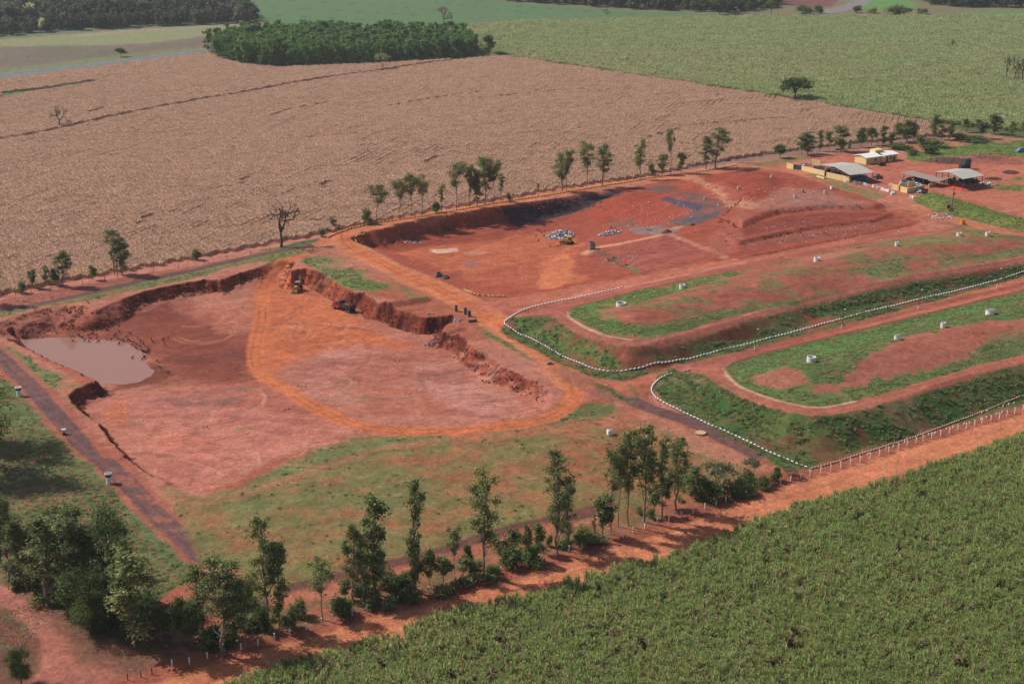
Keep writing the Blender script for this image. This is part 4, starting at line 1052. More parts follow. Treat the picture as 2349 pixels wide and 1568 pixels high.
def grid_pts(w, sx, sy, rot, jit, x0=-600, x1=600, y0=150, y1=1400):
    c, s_ = math.cos(rot), math.sin(rot)
    xs = [p[0] for p in w]; yy = [p[1] for p in w]
    x0 = max(x0, min(xs)); x1 = min(x1, max(xs)); y0 = max(y0, min(yy)); y1 = min(y1, max(yy))
    cx_, cy_ = (x0 + x1) / 2, (y0 + y1) / 2; R = math.hypot(x1 - x0, y1 - y0) / 2 + 5
    a = np.arange(-R, R, sx); b = np.arange(-R, R, sy)
    A_, B_ = np.meshgrid(a, b); A_ = A_.ravel() + (RNG.rand(A_.size) - .5) * jit; B_ = B_.ravel() + (RNG.rand(B_.size) - .5) * jit
    xy = np.stack([cx_ + A_ * c - B_ * s_, cy_ + A_ * s_ + B_ * c], 1)
    xy = xy[(xy[:, 0] > x0) & (xy[:, 0] < x1) & (xy[:, 1] > y0) & (xy[:, 1] < y1)]
    xy = xy[in_view(xy)]
    return xy[inpoly(w, xy)]

CROP = leaf_mat('crop_leaves', 2.2, trans=.42, var=.12)
# ---- dry maize
def maize(seed):
    rs = np.random.RandomState(seed); B_ = []
    for r in range(3):
        for k in range(8):
            if rs.rand() < .05: continue
            B_.append(((r - 1) * .9 + rs.normal() * .06, -1.35 + k * .34 + rs.normal() * .06, 0))
    B_ = np.array(B_)
    st = blades(rs, B_, 2.0, .09, [alb(168, 140, 110), alb(146, 118, 92)], .1)
    lv = blades(rs, np.repeat(B_ + [0, 0, .5], 4, 0), .95, .19, [alb(178, 146, 126), alb(166, 133, 114), alb(144, 114, 98), alb(194, 164, 144)], .55)
    V, F, c = join([st, lv]); return mesh_np('dry_maize_clump', V, F, CROP, c)
ROWS = -0.32
cw = Gp(CORN[:28]) if False else [tuple(map(float, P(a, b, 0.3))) for a, b in CORN]
xy = grid_pts(cw, 2.7, 2.7, ROWS, .25, -420, 420, 300, 1000)
# gaps in the crop: the track across the field, thin drill gaps
def far_from(xy, pts, d):
    w = catmull([tuple(map(float, P(a, b, .2))) for a, b in pts], 6); dd, _, _ = seg_dist(xy[:, 0], xy[:, 1], w, False); return dd > d
TRACK = [(-200,345),(0,323),(140,297),(280,266),(420,238),(560,214),(700,188),(850,166),(960,150),(1060,138)]
xy = xy[far_from(xy, TRACK, 2.6)]
for g in ([(548,427),(566,409)], [(736,435),(748,420)], [(318,520),(333,502),(348,494)], [(975,376),(1000,360)],
          [(900,245),(1000,228),(1100,214)], [(1050,235),(1200,219),(1340,209)], [(1300,196),(1450,193)], [(1480,325),(1560,304)], [(1560,300),(1680,290),(1800,283)], [(1620,248),(1750,250)], [(200,262),(240,250)], [(620,270),(680,250),(760,235)]):
    xy = xy[far_from(xy, g, 1.1)]
gp = [tuple(map(float, P(a, b, .2))) for a, b in ((0,228),(0,214),(90,205),(210,186),(240,188),(180,198),(60,216))]
xy = xy[~inpoly(gp, xy)]
z = hz(xy[:, 0], xy[:, 1])
n = len(xy)
band = fbm(xy[:, 0] + 40 * fbm(xy[:, 0], xy[:, 1], 160, 2, 4), xy[:, 1], 9, 2, 6, sx=14, sy=1, rot=.42)
sc = RNG.uniform(.93, 1.07, n) * (0.84 + .26 * fbm(xy[:, 0], xy[:, 1], 14, 3, 2)) * (1 - .13 * sstep(.60, .72, band)) * (1 - .16 * (fbm(xy[:, 0], xy[:, 1], 5, 2, 1, sx=5, rot=ROWS + 1.57) > .68))
gn_scatter('dry_maize_crop', np.stack([xy[:, 0], xy[:, 1], z], 1), ROWS + math.pi * RNG.randint(0, 2, n) + RNG.normal(size=n) * .05, sc, RNG.randint(0, 5, n), [maize(s) for s in range(5)],
           'dry brown maize standing in the big field behind the dirt track', 'maize crop')
print('maize', n)
# ---- sugarcane
CG = [alb(92, 112, 56), alb(106, 124, 62), alb(120, 136, 72), alb(80, 98, 50), alb(146, 152, 94)]
CGF = [alb(122, 134, 86), alb(138, 146, 98), alb(152, 156, 112), alb(110, 124, 78)]
CD = [alb(172, 148, 114), alb(146, 118, 92), alb(188, 170, 136)]
def cane(seed, wide, nst, nl, h=2.5, dry=.18, lw=.075, cg=None):
    cg = cg or CG
    rs = np.random.RandomState(seed)
    B_ = np.stack([(rs.rand(nst) - .5) * wide[0], (rs.rand(nst) - .5) * wide[1], np.zeros(nst)], 1)
    pr = [blades(rs, np.repeat(B_ + [0, 0, .7], nl, 0) + rs.normal(size=(nst * nl, 3)) * [.06, .06, .3], h - .9, lw, cg, .55)]
    k = max(2, int(nst * nl * dry))
    pr.append(blades(rs, B_[rs.randint(0, nst, k)] + rs.normal(size=(k, 3)) * [.1, .1, .25] + [0, 0, .4], h - 1.0, lw, CD, .9))
    pr.append(blades(rs, B_, 1.5, .07, [alb(110, 92, 62)], .1))
    V, F, c = join(pr); return mesh_np('sugarcane_clump', V, F, CROP, c)
c1 = [tuple(map(float, P(a, b, -4.3))) for a, b in CANE1]
xy = grid_pts(c1, 1.15, .8, .5, .55, -120, 240, 150, 420)
dn = fbm(xy[:, 0], xy[:, 1], 2.6, 3, 4)
keep = (dn < .69) | (RNG.rand(len(xy)) < .4); xy = xy[keep]; n = len(xy)
rowc = np.abs((((xy[:, 0] * math.cos(.5) + xy[:, 1] * math.sin(.5)) / 1.4) % 1) - .5) * 2
big = fbm(xy[:, 0], xy[:, 1], 11, 4, 7)
sc = (0.62 + .42 * fbm(xy[:, 0], xy[:, 1], 3.4, 3, 6) + .25 * (big - .4)) * RNG.uniform(.8, 1.2, n) * (.86 + .2 * rowc)
gn_scatter('sugarcane_crop', np.stack([xy[:, 0], xy[:, 1], hz(xy[:, 0], xy[:, 1])], 1), RNG.rand(n) * 6.28, sc, np.clip(((big * .7 + RNG.rand(n) * .6 - .15) * 9), 0, 8).astype(int),
           [cane(20 + s, (.9, .7), 7, 8, dry=.1 + .085 * s) for s in range(9)], 'tall green sugarcane filling the near field below the red road', 'sugarcane crop')
print('cane near', n)
c2 = [tuple(map(float, P(a, b, 1.0))) for a, b in CANE2]
xy = grid_pts(c2, 3.2, 3.2, .9, 1.0, -60, 700, 300, 1150)
n = len(xy)
sc = RNG.uniform(.8, 1.12, n) * (0.75 + .4 * fbm(xy[:, 0], xy[:, 1], 16, 3, 3))
dryz = fbm(xy[:, 0], xy[:, 1], 60, 3, 5, sx=3)
vid = np.where(RNG.rand(n) < sstep(.42, .58, dryz) * .85, RNG.randint(4, 7, n), RNG.randint(0, 4, n))
gn_scatter('far_sugarcane_crop', np.stack([xy[:, 0], xy[:, 1], hz(xy[:, 0], xy[:, 1])], 1), RNG.rand(n) * 6.28, sc, vid,
           [cane(60 + s, (3.4, 3.4), 22, 4, 2.7, .15 if s < 4 else 1.1, .2, CGF) for s in range(7)], 'pale green sugarcane in the large far field right of the dry maize', 'sugarcane crop')
print('cane far', n)
# ---- woods that read as one mass
def crown_only(style, k):
    t, c, h, w = proto(style, k)
    return t, c, h, w
def merged(style, k, cols=None, n=900, size=.7, h=12, w=8, flat=False):
    rs = np.random.RandomState(k * 13 + 5); R = w / 2; blobs = []
    for i in range(14):
        a = rs.rand() * 6.28; f = rs.uniform(.14, .92); rr = R * rs.uniform(.1, .7) * (1.15 - .6 * max(0, f - .5)); b = R * rs.uniform(.3, .46)
        blobs.append((math.cos(a) * rr, math.sin(a) * rr, min(h * f, h - b * .7), b, b, b * .9))
    V, F, c = leaf_cloud(blobs, n, size, cols, rs, .2)
    V[:, 2] = np.maximum(V[:, 2], .3)
    TV, TF = tube([(0, 0, 0), (.1, 0, h * .4), (0, .1, h * .75)], [.16, .12, .05], 4)
    V, F, c = join([(V, F, c), (TV, TF, np.tile(alb(120, 104, 90), (len(TV), 1)))])
    return mesh_np(style, V, F, WOOD, c)
WOOD = leaf_mat('wood_leaves', 1.8, trans=.3, var=.25)
FC = [alb(70, 80, 56), alb(84, 92, 66), alb(62, 72, 54), alb(96, 98, 76)]
FC2 = [alb(104, 104, 82), alb(92, 92, 74), alb(116, 108, 90)]
wp = [tuple(map(float, P(a, b, 0))) for a, b in ((-700,110),(-200,98),(0,84),(150,72),(330,62),(480,57),(560,53),(596,50),(590,44),(560,34),(505,20),(480,12),(420,2),(380,-20),(380,-120),(-700,-120))]
xy = grid_pts(wp, 8.2, 8.2, .4, 5.0, -700, 0, 600, 2300)
n = len(xy)
near_edge = seg_dist(xy[:, 0], xy[:, 1], wp[:8], False)[0]
sc = RNG.uniform(.8, 1.3, n) * np.where(near_edge < 25, .78, 1.1) * (.8 + .4 * fbm(xy[:, 0], xy[:, 1], 40, 3, 2))
gn_scatter('forest', np.stack([xy[:, 0], xy[:, 1], hz(xy[:, 0], xy[:, 1])], 1), RNG.rand(n) * 6.28, sc, RNG.randint(0, 8, n),
           [merged('forest_tree', k, FC if k % 3 else FC2, 900, .75, 13, 10.5) for k in range(8)], 'dark mixed forest along the top left beyond the mown strip', 'forest')
print('forest', n)
wp = [tuple(map(float, P(a, b, 0))) for a, b in ((1090,-2),(1200,6),(1330,14),(1450,22),(1560,28),(1660,31),(1700,28),(1740,24),(1775,20),(1790,8),(1780,-10),(1760,-40),(1080,-40))]
xy = grid_pts(wp, 11, 11, .4, 7.0, -400, 700, 900, 3200)
wp2 = [tuple(map(float, P(a, b, 0))) for a, b in ((2080,-5),(2130,12),(2200,18),(2290,19),(2348,17),(2700,10),(2900,-60),(2080,-60))]
xy = np.concatenate([xy, grid_pts(wp2, 11, 11, .2, 7.0, 200, 1600, 900, 3200)])
n = len(xy)
gn_scatter('far_forest', np.stack([xy[:, 0], xy[:, 1], hz(xy[:, 0], xy[:, 1])], 1), RNG.rand(n) * 6.28, RNG.uniform(.8, 1.3, n), RNG.randint(0, 4, n),
           [merged('forest_tree', 20 + k, FC, 500, 1.1, 13, 12) for k in range(4)], 'hazy blue green forest along the horizon beyond the green fields', 'forest')
print('far forest', n)
# plantation block in the middle distance
PC = [alb(78, 104, 52), alb(92, 120, 60), alb(108, 134, 68), alb(66, 88, 48)]
pw = [tuple(map(float, P(a, b, 0))) for a, b in ((474,122),(492,133),(530,143),(575,150),(625,153),(800,147),(960,140),(1075,133),(1090,129),(1090,118),(1072,104),(1040,98),(950,94),(800,92),(640,92),(540,100),(490,110))]
xy = grid_pts(pw, 4.8, 5.6, .1, 2.6, -300, 60, 400, 1400)
n = len(xy)
gn_scatter('tree_plantation', np.stack([xy[:, 0], xy[:, 1], hz(xy[:, 0], xy[:, 1])], 1), RNG.rand(n) * 6.28, RNG.uniform(.74, 1.16, n) * (.84 + .32 * fbm(xy[:, 0], xy[:, 1], 24, 3, 2)), RNG.randint(0, 6, n),
           [merged('plantation_tree', 40 + k, PC, 1300, .42, 13.5, 6.6) for k in range(6)], 'dense green block of planted trees standing behind the dry maize', 'tree plantation')
print('plantation', n)
# ------------------------------------------------------------------ mesh builder for made things
class MB:
    def __init__(s): s.v = []; s.f = []
    def add(s, vs, fs):
        o = len(s.v); s.v += [tuple(map(float, p)) for p in vs]; s.f += [tuple(i + o for i in f) for f in fs]; return s
    def box(s, c, d, rz=0, taper=1.0, ry=0):
        hx, hy, hz_ = d[0] / 2, d[1] / 2, d[2] / 2; vs = []
        for z in (-1, 1):
            k = taper if z > 0 else 1
            for x, y in ((-1, -1), (1, -1), (1, 1), (-1, 1)):
                p = Vector((x * hx * k, y * hy * k, z * hz_))
                if ry: p.rotate(Euler((0, ry, 0)))
                if rz: p.rotate(Euler((0, 0, rz)))
                vs.append((p.x + c[0], p.y + c[1], p.z + c[2]))
        return s.add(vs, [(3, 2, 1, 0), (4, 5, 6, 7), (0, 1, 5, 4), (1, 2, 6, 5), (2, 3, 7, 6), (3, 0, 4, 7)])
    def cyl(s, c, r, h, axis='z', n=14, r2=None, caps=True):
        r2 = r if r2 is None else r2; vs = []
        for k, rr in ((0, r), (1, r2)):
            for i in range(n):
                a = 2 * math.pi * i / n; u, w = math.cos(a) * rr, math.sin(a) * rr; t = (k - .5) * h
                vs.append({'z': (c[0] + u, c[1] + w, c[2] + t), 'x': (c[0] + t, c[1] + u, c[2] + w), 'y': (c[0] + w, c[1] + t, c[2] + u)}[axis])
        fs = [(i, (i + 1) % n, n + (i + 1) % n, n + i) for i in range(n)]
        if caps: fs += [tuple(range(n))[::-1], tuple(range(n, 2 * n))]
        return s.add(vs, fs)
    def ring(s, c, r, h, th=.1, n=20):
        """open concrete ring: outer wall, inner wall, rim"""
        vs = []
        for rr, z in ((r, 0), (r, h), (r - th, h), (r - th, h * .35)):
            for i in range(n):
                a = 2 * math.pi * i / n; vs.append((c[0] + math.cos(a) * rr, c[1] + math.sin(a) * rr, c[2] + z))
        fs = []
        for k in range(3):
            for i in range(n): fs.append((k * n + i, k * n + (i + 1) % n, (k + 1) * n + (i + 1) % n, (k + 1) * n + i))
        fs.append(tuple(range(3 * n, 4 * n)))
        return s.add(vs, fs)
    def quad(s, *p): return s.add(p, [tuple(range(len(p)))])
    def slab(s, p, t):
        """thin sheet with thickness t under the given corner points"""
        n = len(p); lo = [(a, b, c - t) for a, b, c in p]
        return s.add(list(p) + lo, [tuple(range(n)), tuple(range(2 * n - 1, n - 1, -1))] + [(i, n + i, n + (i + 1) % n, (i + 1) % n) for i in range(n)])
    def bar(s, a, b, r, n=5):
        V, F = tube([a, b], [r, r], n); return s.add(V, [tuple(f) for f in F] + [tuple(range(n))[::-1], tuple(range(n, 2 * n))])
    def mesh(s, name, mat, smooth=False):
        me = bpy.data.meshes.new(name); me.from_pydata(s.v, [], s.f); me.update()
        bm = bmesh.new(); bm.from_mesh(me); bmesh.ops.recalc_face_normals(bm, faces=bm.faces); bm.to_mesh(me); bm.free()
        me.materials.append(mat)
        if smooth: me.polygons.foreach_set('use_smooth', np.ones(len(me.polygons), bool))
        return me
def link(name, me, parent=None, loc=None, rz=0, label=None, cat=None, group=None, kind=None):
    o = bpy.data.objects.new(name, me); COL.objects.link(o)
    if parent: o.parent = parent
    if loc is not None: o.location = loc
    if rz: o.rotation_euler = (0, 0, rz)
    tag(o, label, cat, group, kind)
    return o
def part(name, mb, mat, parent, label=None, smooth=False): return link(name, mb.mesh(name, mat, smooth), parent, label=label)
def thing(name, loc, rz, label, cat, group=None):
    o = link(name, None, None, loc, rz, label, cat, group); o.empty_display_size = .4; return o
def copy_tree(o, loc=None, rz=None, label=None):
    c = o.copy(); COL.objects.link(c)
    for ch in o.children:
        d_ = ch.copy(); COL.objects.link(d_); d_.parent = c
        for g in ch.children:
            e_ = g.copy(); COL.objects.link(e_); e_.parent = d_
    if loc is not None: c.location = loc
    if rz is not None: c.rotation_euler = (0, 0, rz)
    if label: c['label'] = label
    return c

WHITE = plain('white_paint', (.84, .82, .80), .6, .3, .1, 4)
WHITEW = plain('worn_white_paint', (.66, .58, .54), .7, .2, .25, 6)
CONC = plain('concrete', alb(160, 148, 138), .9, .1, .3, 3, .3)
CONCD = plain('old_concrete', alb(112, 104, 94), .9, .1, .35, 3, .3)
YEL = plain('yellow_wall', alb(255, 224, 164), .85, .1, .08, 1.0)
YELD = plain('machine_yellow', alb(222, 166, 60), .5, .4, .2, 2)
RED = plain('truck_red', alb(176, 42, 66), .35, .5, .15, 2)
BLACK = plain('black_rubber', alb(44, 40, 42), .8, .2, .3, 5)
DGREY = plain('dark_steel', alb(62, 58, 60), .6, .4, .3, 3)
STEEL = plain('grey_steel', alb(150, 146, 144), .5, .4, .2, 3)
GLASS = plain('dark_glass', alb(38, 46, 56), .15, .6, .1, 2)
ROOFW = plain('white_roof', (.85, .83, .82), .6, .3, .06, 2)
ROOFG = plain('fibre_cement_roof', alb(204, 194, 184), .85, .1, .12, 2)
ROOFD = plain('brown_fibre_cement_roof', alb(172, 152, 140), .85, .1, .15, 2)
BLUE = plain('tank_blue', alb(40, 100, 140), .5, .4, .1, 3)
CARBLUE = plain('car_blue', alb(110, 168, 214), .35, .5, .08, 3)
GREENP = plain('green_panel', alb(40, 96, 84), .6, .3, .15, 3)
ORNG = plain('orange_paint', alb(232, 150, 60), .7, .2, .1, 3)
REDF = plain('orange_red_floor', alb(238, 92, 58), .8, .2, .15, 1)
WOODM = plain('weathered_wood', alb(120, 92, 76), .9, .1, .3, 5)
RUSTM = plain('rusty_red', alb(150, 58, 50), .8, .2, .35, 4)
TANKD = plain('dark_tank', alb(50, 72, 74), .5, .4, .15, 3)
BIRD = plain('black_feathers', alb(34, 30, 32), .8, .2, .2, 6)

def tyre_mat(name, top, cut=.2, side=(52, 44, 46)):
    m, n, l, b = mat_new(name, .75, .2)
    tc = n.new('ShaderNodeTexCoord'); sx = n.new('ShaderNodeSeparateXYZ'); l.new(tc.outputs['Object'], sx.inputs[0])
    nz = n.new('ShaderNodeTexNoise'); nz.inputs['Scale'].default_value = 7; l.new(tc.outputs['Object'], nz.inputs['Vector'])
    ad = n.new('ShaderNodeMath'); ad.operation = 'MULTIPLY_ADD'; ad.inputs[1].default_value = .25; l.new(nz.outputs['Fac'], ad.inputs[0]); l.new(sx.outputs['Z'], ad.inputs[2])
    mr = n.new('ShaderNodeMapRange'); mr.inputs[1].default_value = cut + .08; mr.inputs[2].default_value = cut + .16; l.new(ad.outputs[0], mr.inputs[0])
    mx = n.new('ShaderNodeMix'); mx.data_type = 'RGBA'; mx.inputs['A'].default_value = (*alb(*side), 1); mx.inputs['B'].default_value = (*top, 1)
    l.new(mr.outputs[0], mx.inputs['Factor']); l.new(mx.outputs['Result'], b.inputs['Base Color'])
    return m
def tyre_mesh(name, mat, R=.40, r=.13, n=14, k=6):
    vs = []; fs = []
    for i in range(n):
        a = 2 * math.pi * i / n
        for j in range(k):
            q = 2 * math.pi * j / k
            rr = R + math.cos(q) * r; vs.append((rr * math.cos(a), math.sin(q) * r * 1.35, rr * math.sin(a)))
    for i in range(n):
        for j in range(k):
            fs.append((i * k + j, ((i + 1) % n) * k + j, ((i + 1) % n) * k + (j + 1) % k, i * k + (j + 1) % k))
    b = MB(); b.add(vs, fs); return b.mesh(name, mat, True)
TW = tyre_mesh('white_tyre', tyre_mat('white_tyre_paint', (.86, .84, .83), .16), .34, .125)
TP = tyre_mesh('pinkish_tyre', tyre_mat('dusty_tyre_paint', alb(216, 172, 156), .12), .28, .12)
TY = tyre_mesh('yellow_tyre', tyre_mat('yellow_tyre_paint', alb(232, 190, 110), .26), .46, .17)
def along(pts, step, lift=0.0):
    w = catmull(Gp(pts), 1.0); w = np.array(w); sg = np.linalg.norm(np.diff(w, axis=0), axis=1); L = np.concatenate([[0], np.cumsum(sg)])
    out = []
    for s_ in np.arange(step / 2, L[-1], step):
        i = min(np.searchsorted(L, s_) - 1, len(w) - 2); f = (s_ - L[i]) / (sg[i] + 1e-9); p = w[i] * (1 - f) + w[i + 1] * f; dr = w[i + 1] - w[i]
        out.append((p[0], p[1], float(hz(p[0], p[1])) + lift, math.atan2(dr[1], dr[0])))
    return out
rowA = [(1430,659),(1336,681),(1252,698),(1208,710),(1181,722),(1161,735),(1157,744),(1178,759),(1218,778),(1252,796),(1286,816),(1319,830),(1363,847),(1397,853),(1430,852),(1454,847),(1488,838),(1568,825),(1650,805),(1729,786),(1931,732),(2106,688),(2348,624),(2400,610)]
rowB = [(1542,857),(1515,868),(1498,884),(1494,898),(1505,914),(1521,924),(1568,947),(1620,972),(1670,993),(1769,1040),(1857,1075)]
rowC = [(1859,1075),(1900,1065),(1948,1050),(2036,1022),(2095,1003),(2169,976),(2232,953),(2300,926),(2348,908),(2400,888)]
rowD = [(751,547),(762,541),(788,531),(859,513),(1001,491),(1143,466),(1320,438),(1498,408),(1621,392),(1688,380)]
def tyre_row(runs, me, nm, lb, gr=None):
    ps = []
    for pts_, st in runs: ps += along(pts_, st)
    o = thing('tyre_border', ps[0][:3], 0, lb, 'tyre border', gr)
    for x, y, z, a in ps[:300]:
        c = link(nm, me, o, (x - ps[0][0], y - ps[0][1], z - ps[0][2] + RNG.uniform(-.05, .04)), a + RNG.normal() * .08)
    if len(ps) > 300: print('tyres over', nm, len(ps))
tyre_row([(rowB, 1.08)], TW, 'white_tyre', 'row of white half buried tyres round the foot of the nearer grassy mound')
tyre_row([(rowC, .86)], TP, 'pinkish_tyre', 'row of dusty pinkish tyres running behind the bent white posts')
tyre_row([(rowA, 1.12)], TW, 'white_tyre', 'long curving row of white half buried tyres round the farther mound')
tyre_row([(rowD, 1.45)], TY, 'yellow_tyre', 'long row of faded yellow tyres between the maize track and the waste cell')
tyre_row([([(817,556),(816,548),(824,541),(838,535)], 1.2), ([(826,556),(834,561)], 1.3)], TY, 'yellow_tyre', 'short hook of yellow tyres at the far left corner of the waste cell')
tyre_row([([(1063,664),(1083,674),(1096,678),(1112,680),(1135,681),(1162,681)], 1.6)], TY, 'yellow_tyre', 'short row of yellow tyres on the cell rim by the road fork')

ORD = ['first', 'second', 'third', 'fourth', 'fifth', 'sixth', 'seventh', 'eighth', 'ninth', 'tenth', 'eleventh', 'twelfth', 'thirteenth', 'fourteenth', 'fifteenth', 'sixteenth', 'seventeenth', 'eighteenth', 'nineteenth', 'twentieth']
def nth(i):
    if i < 20: return ORD[i]
    t = ('twenty', 'thirty', 'forty', 'fifty')[i // 10 - 2 + ((i % 10) == 9) * 0]
    n = i + 1; t = {2: 'twenty', 3: 'thirty', 4: 'forty', 5: 'fifty'}[n // 10]
    return t + ('' if n % 10 else 'th').replace('yth', 'ieth') + (' ' + ORD[n % 10 - 1] if n % 10 else '')
# ---- fence posts of the front road
PM = MB(); PM.box((0, 0, .65), (.2, .2, 1.5)); PM.bar((0, 0, 1.32), (-.22, .28, 1.62), .07, 4)
post_me = PM.mesh('fence_post', WHITE)
PS = MB(); PS.box((0, 0, .6), (.2, .2, 1.4)); post2 = PS.mesh('fence_post', WHITE)
def RR(pts): return [(1853.2 + x / 4.747, 834 + y / 4.747) for x, y in pts]
posts = RR([(20,1228),(138,1195),(248,1165),(355,1130),(460,1097),(567,1070),(675,1035),(776,1000),(877,968),(983,932),(1078,897),(1176,865),(1250,842),(1343,815),(1442,787),(1537,757),(1630,725),(1720,707),(1813,675),(1893,650),(1990,620),(2083,598),(2165,570),(2250,540),(2340,510)])
for i, p in enumerate(posts):
    link('fence_post', post_me, None, tuple(np.array(G(*p)) - [0, 0, .1]), RNG.normal() * .1, 'white post with bent top beside the red road, %s from the tyre corner' % nth(i), 'fence post', 'white posts with bent tops by the red road')
p9 = T(9, [(818,170),(750,190),(680,205),(602,235),(455,275),(387,300),(308,330),(243,350),(167,375),(87,405),(5,430)]) + T(8, [(2320,430),(2236,462),(2157,480),(2072,512),(1992,540),(1905,565),(1818,580),(1733,610),(1645,645),(1557,665),(1470,695),(1372,728),(1275,762),(1190,785),(1093,810),(998,850),(905,860),(802,892),(700,922),(598,945),(495,982),(392,1010),(290,1045),(183,1070),(82,1100)]) + T(7, [(2296,1130),(2190,1162),(2083,1198),(1970,1235),(1868,1265),(1757,1305),(1642,1335),(1527,1366),(1412,1395),(1290,1430),(1172,1445)])
for i, p in enumerate(p9):
    link('fence_post', post2, None, tuple(np.array(G(*p)) - [0, 0, .1]), RNG.normal() * .15, 'straight white post under the roadside trees, %s from the tyre corner' % nth(i), 'fence post', 'straight white posts under the roadside trees')
for p in T(7, [(1035,1500),(960,1520),(870,1540)]):
    link('wooden_post', MB().box((0, 0, .6), (.13, .13, 1.3)).mesh('wooden_post', WOODM), None, G(*p), 0, 'dark wooden post at the corner of the lower left dirt clearing', 'fence post', 'dark wooden posts in the lower left')
for i, p in enumerate(T(7, [(483,1115),(567,1150),(595,1140),(693,1150),(738,1145)])):
    link('fence_post', post2, None, tuple(np.array(G(*p)) - [0, 0, .1]), 0, 'white post behind the big white footed tree, %s from the left' % nth(i), 'fence post', 'white posts behind the big left trees')
sm = MB().box((0, 0, .2), (.2, .2, .5)).mesh('marker_stake', WHITE)
for p in RR([(650,990),(850,925),(925,905),(1050,855),(1310,775),(1380,758),(1505,718),(1575,695),(1695,662),(1755,648),(1880,608),(1940,588),(2050,552),(2110,532),(1890,540),(1945,520),(2120,465),(2180,447),(2240,432)]):
    link('marker_stake', sm, None, G(*p), RNG.rand(), 'short white stake in the red verge between tyre row and posts', 'stake', 'short white stakes in the verge')
# thin fence along the maize track, brown posts
fp = MB().box((0, 0, .6), (.12, .12, 1.3)).mesh('thin_post', WOODM)
for i, p in enumerate([(10,672),(36,667),(72,662),(118,655),(190,643),(240,634),(300,626),(352,616),(410,605),(470,594),(520,585),(575,575),(620,567)]):
    link('thin_post', fp, None, G(p[0], p[1] + 9), 0, 'thin brown post beside the pale track below the maize, %s from the left edge' % nth(i), 'fence post', 'thin posts beside the pale track')

# ---- concrete vent wells on the mounds
def well(px, py, wpx, hpx, label, mat=WHITE, lid=False):
    x, y, z = G(px, py); s = pxm(py); r = wpx / s / 2; h = hpx / s / .93
    b = MB(); b.ring((0, 0, -.15), r, h + .15, .09 if r < .9 else .14)
    o = thing('vent_well', (x, y, z), 0, label, 'vent well')
    part('concrete_ring', b, mat, o, smooth=False)
    g = MB(); g.cyl((.05, 0, h * .42), r * .8, .06, n=14); part('gravel_fill', g, CONCD if not lid else CONC, o)
    if lid:
        l_ = MB(); l_.cyl((0, 0, h + .03), r * 1.02, .08, n=18); part('lid', l_, CONC, o)
    return o
well(1424, 701, 22, 7, 'low wide white concrete ring near the left end of the farther mound')
well(1564, 662, 13, 9, 'white concrete ring on the farther mound, second from its left end')
well(1873, 599, 14, 8, 'white concrete ring beside an oblong scar on the middle of the farther mound')
well(2056, 564, 8, 8, 'small white ring on the farther mound between two green patches')
well(2199, 541, 11, 7, 'white ring at the far right top of the farther mound, left of the last one')
well(2264, 541, 10, 8, 'rightmost white ring of the farther mound, close to the road corner')
well(1860, 829, 20, 11, 'broken topped white ring at the left end of the nearer mound')
well(2057, 779, 14, 10, 'white ring of the nearer mound with a tan lid', lid=True)
well(2162, 751, 11, 11, 'narrow tall white ring on bare soil of the nearer mound')
well(2270, 721, 20, 10, 'widest white ring on the nearer mound with a flat pale lid', lid=True)
well(1769, 408, 6, 6, 'small white ring on the red heap at the far end of the waste cell', WHITEW)
well(1693, 434, 6, 6, 'small white ring on the slope of the far red heap', WHITEW)
well(1823, 453, 7, 7, 'white ring with rubble round it in the upper waste area', WHITEW)
well(1892, 444, 7, 7, 'white ring next to the white block by the shed road', WHITEW)
well(1616, 457, 5, 5, 'small white ring on the grey ash slope', WHITEW)
well(1841, 442, 5, 6, 'thin grey ring between two others in the upper waste area', CONC)
well(1675, 477, 6, 5, 'small red stained ring beside the pale track', WHITEW)
well(1357, 572, 16, 17, 'tall grey concrete well at the edge of the active waste cell', CONC)
for p, lb, m_, sz in (((1907,434), 'white painted block at the roadside below the shed wall', WHITE, (.9,.9,1.1)), ((1398,996), 'white painted block with a pale slab behind the roadside trees', WHITE, (1.1,1.0,1.2)), ((1259,835), 'tan concrete block beside the bend of the haul road', CONC, (1.2,.9,.7))):
    o = thing('concrete_block', G(*p), .3, lb, 'block'); part('block', MB().box((0, 0, sz[2] / 2 - .1), sz), m_, o); part('cap', MB().box((.25, .12, sz[2] - .06), (sz[0] * .9, sz[1] * .8, .12), .4), CONC, o)
o = thing('manhole', G(1606, 993), 0, 'round tan manhole ring beside the dark paved road', 'manhole'); part('ring', MB().ring((0, 0, -.1), 1.35, .35, .2), CONC, o); part('cover', MB().cyl((0, 0, .16), 1.12, .1, n=20), plain('tan_cover', alb(226, 176, 128), .9, .1, .1), o)
link('marker_stake', MB().box((0, 0, .5), (.16, .16, 1.1)).mesh('marker_stake', WHITE), None, G(1408, 974), 0, 'single white stake standing in grass above the white block', 'stake')
# ---- water tanks and barrel by the left road
def bin_tank(px, py, label, lid):
    o = thing('water_tank', G(px, py), .3, label, 'water tank')
    part('pedestal', MB().cyl((0, 0, .75), .50, 1.6, n=18), WHITE, o)
    part('tank_body', MB().cyl((0, 0, 1.82), .60, .62, r2=.68, n=18), BLUE, o)
    r_ = MB(); r_.ring((0, 0, 2.08), .72, .17, .1, 18); part('rim', r_, WHITE, o)
    part('lid' if lid else 'water_surface', MB().cyl((0, 0, 2.12 if not lid else 2.24), .6 if not lid else .66, .05, n=18), STEEL if lid else plain('rusty_inside', alb(214, 164, 136), .8, .2, .1), o)
bin_tank(44, 908, 'white and blue tank with an open tan top beside the left paved road', False)
bin_tank(250, 1108, 'white and blue tank with a grey lid beside the left paved road', True)
o = thing('barrel', G(147, 996), .3, 'white barrel lying on a dark stand beside the left paved road', 'barrel')
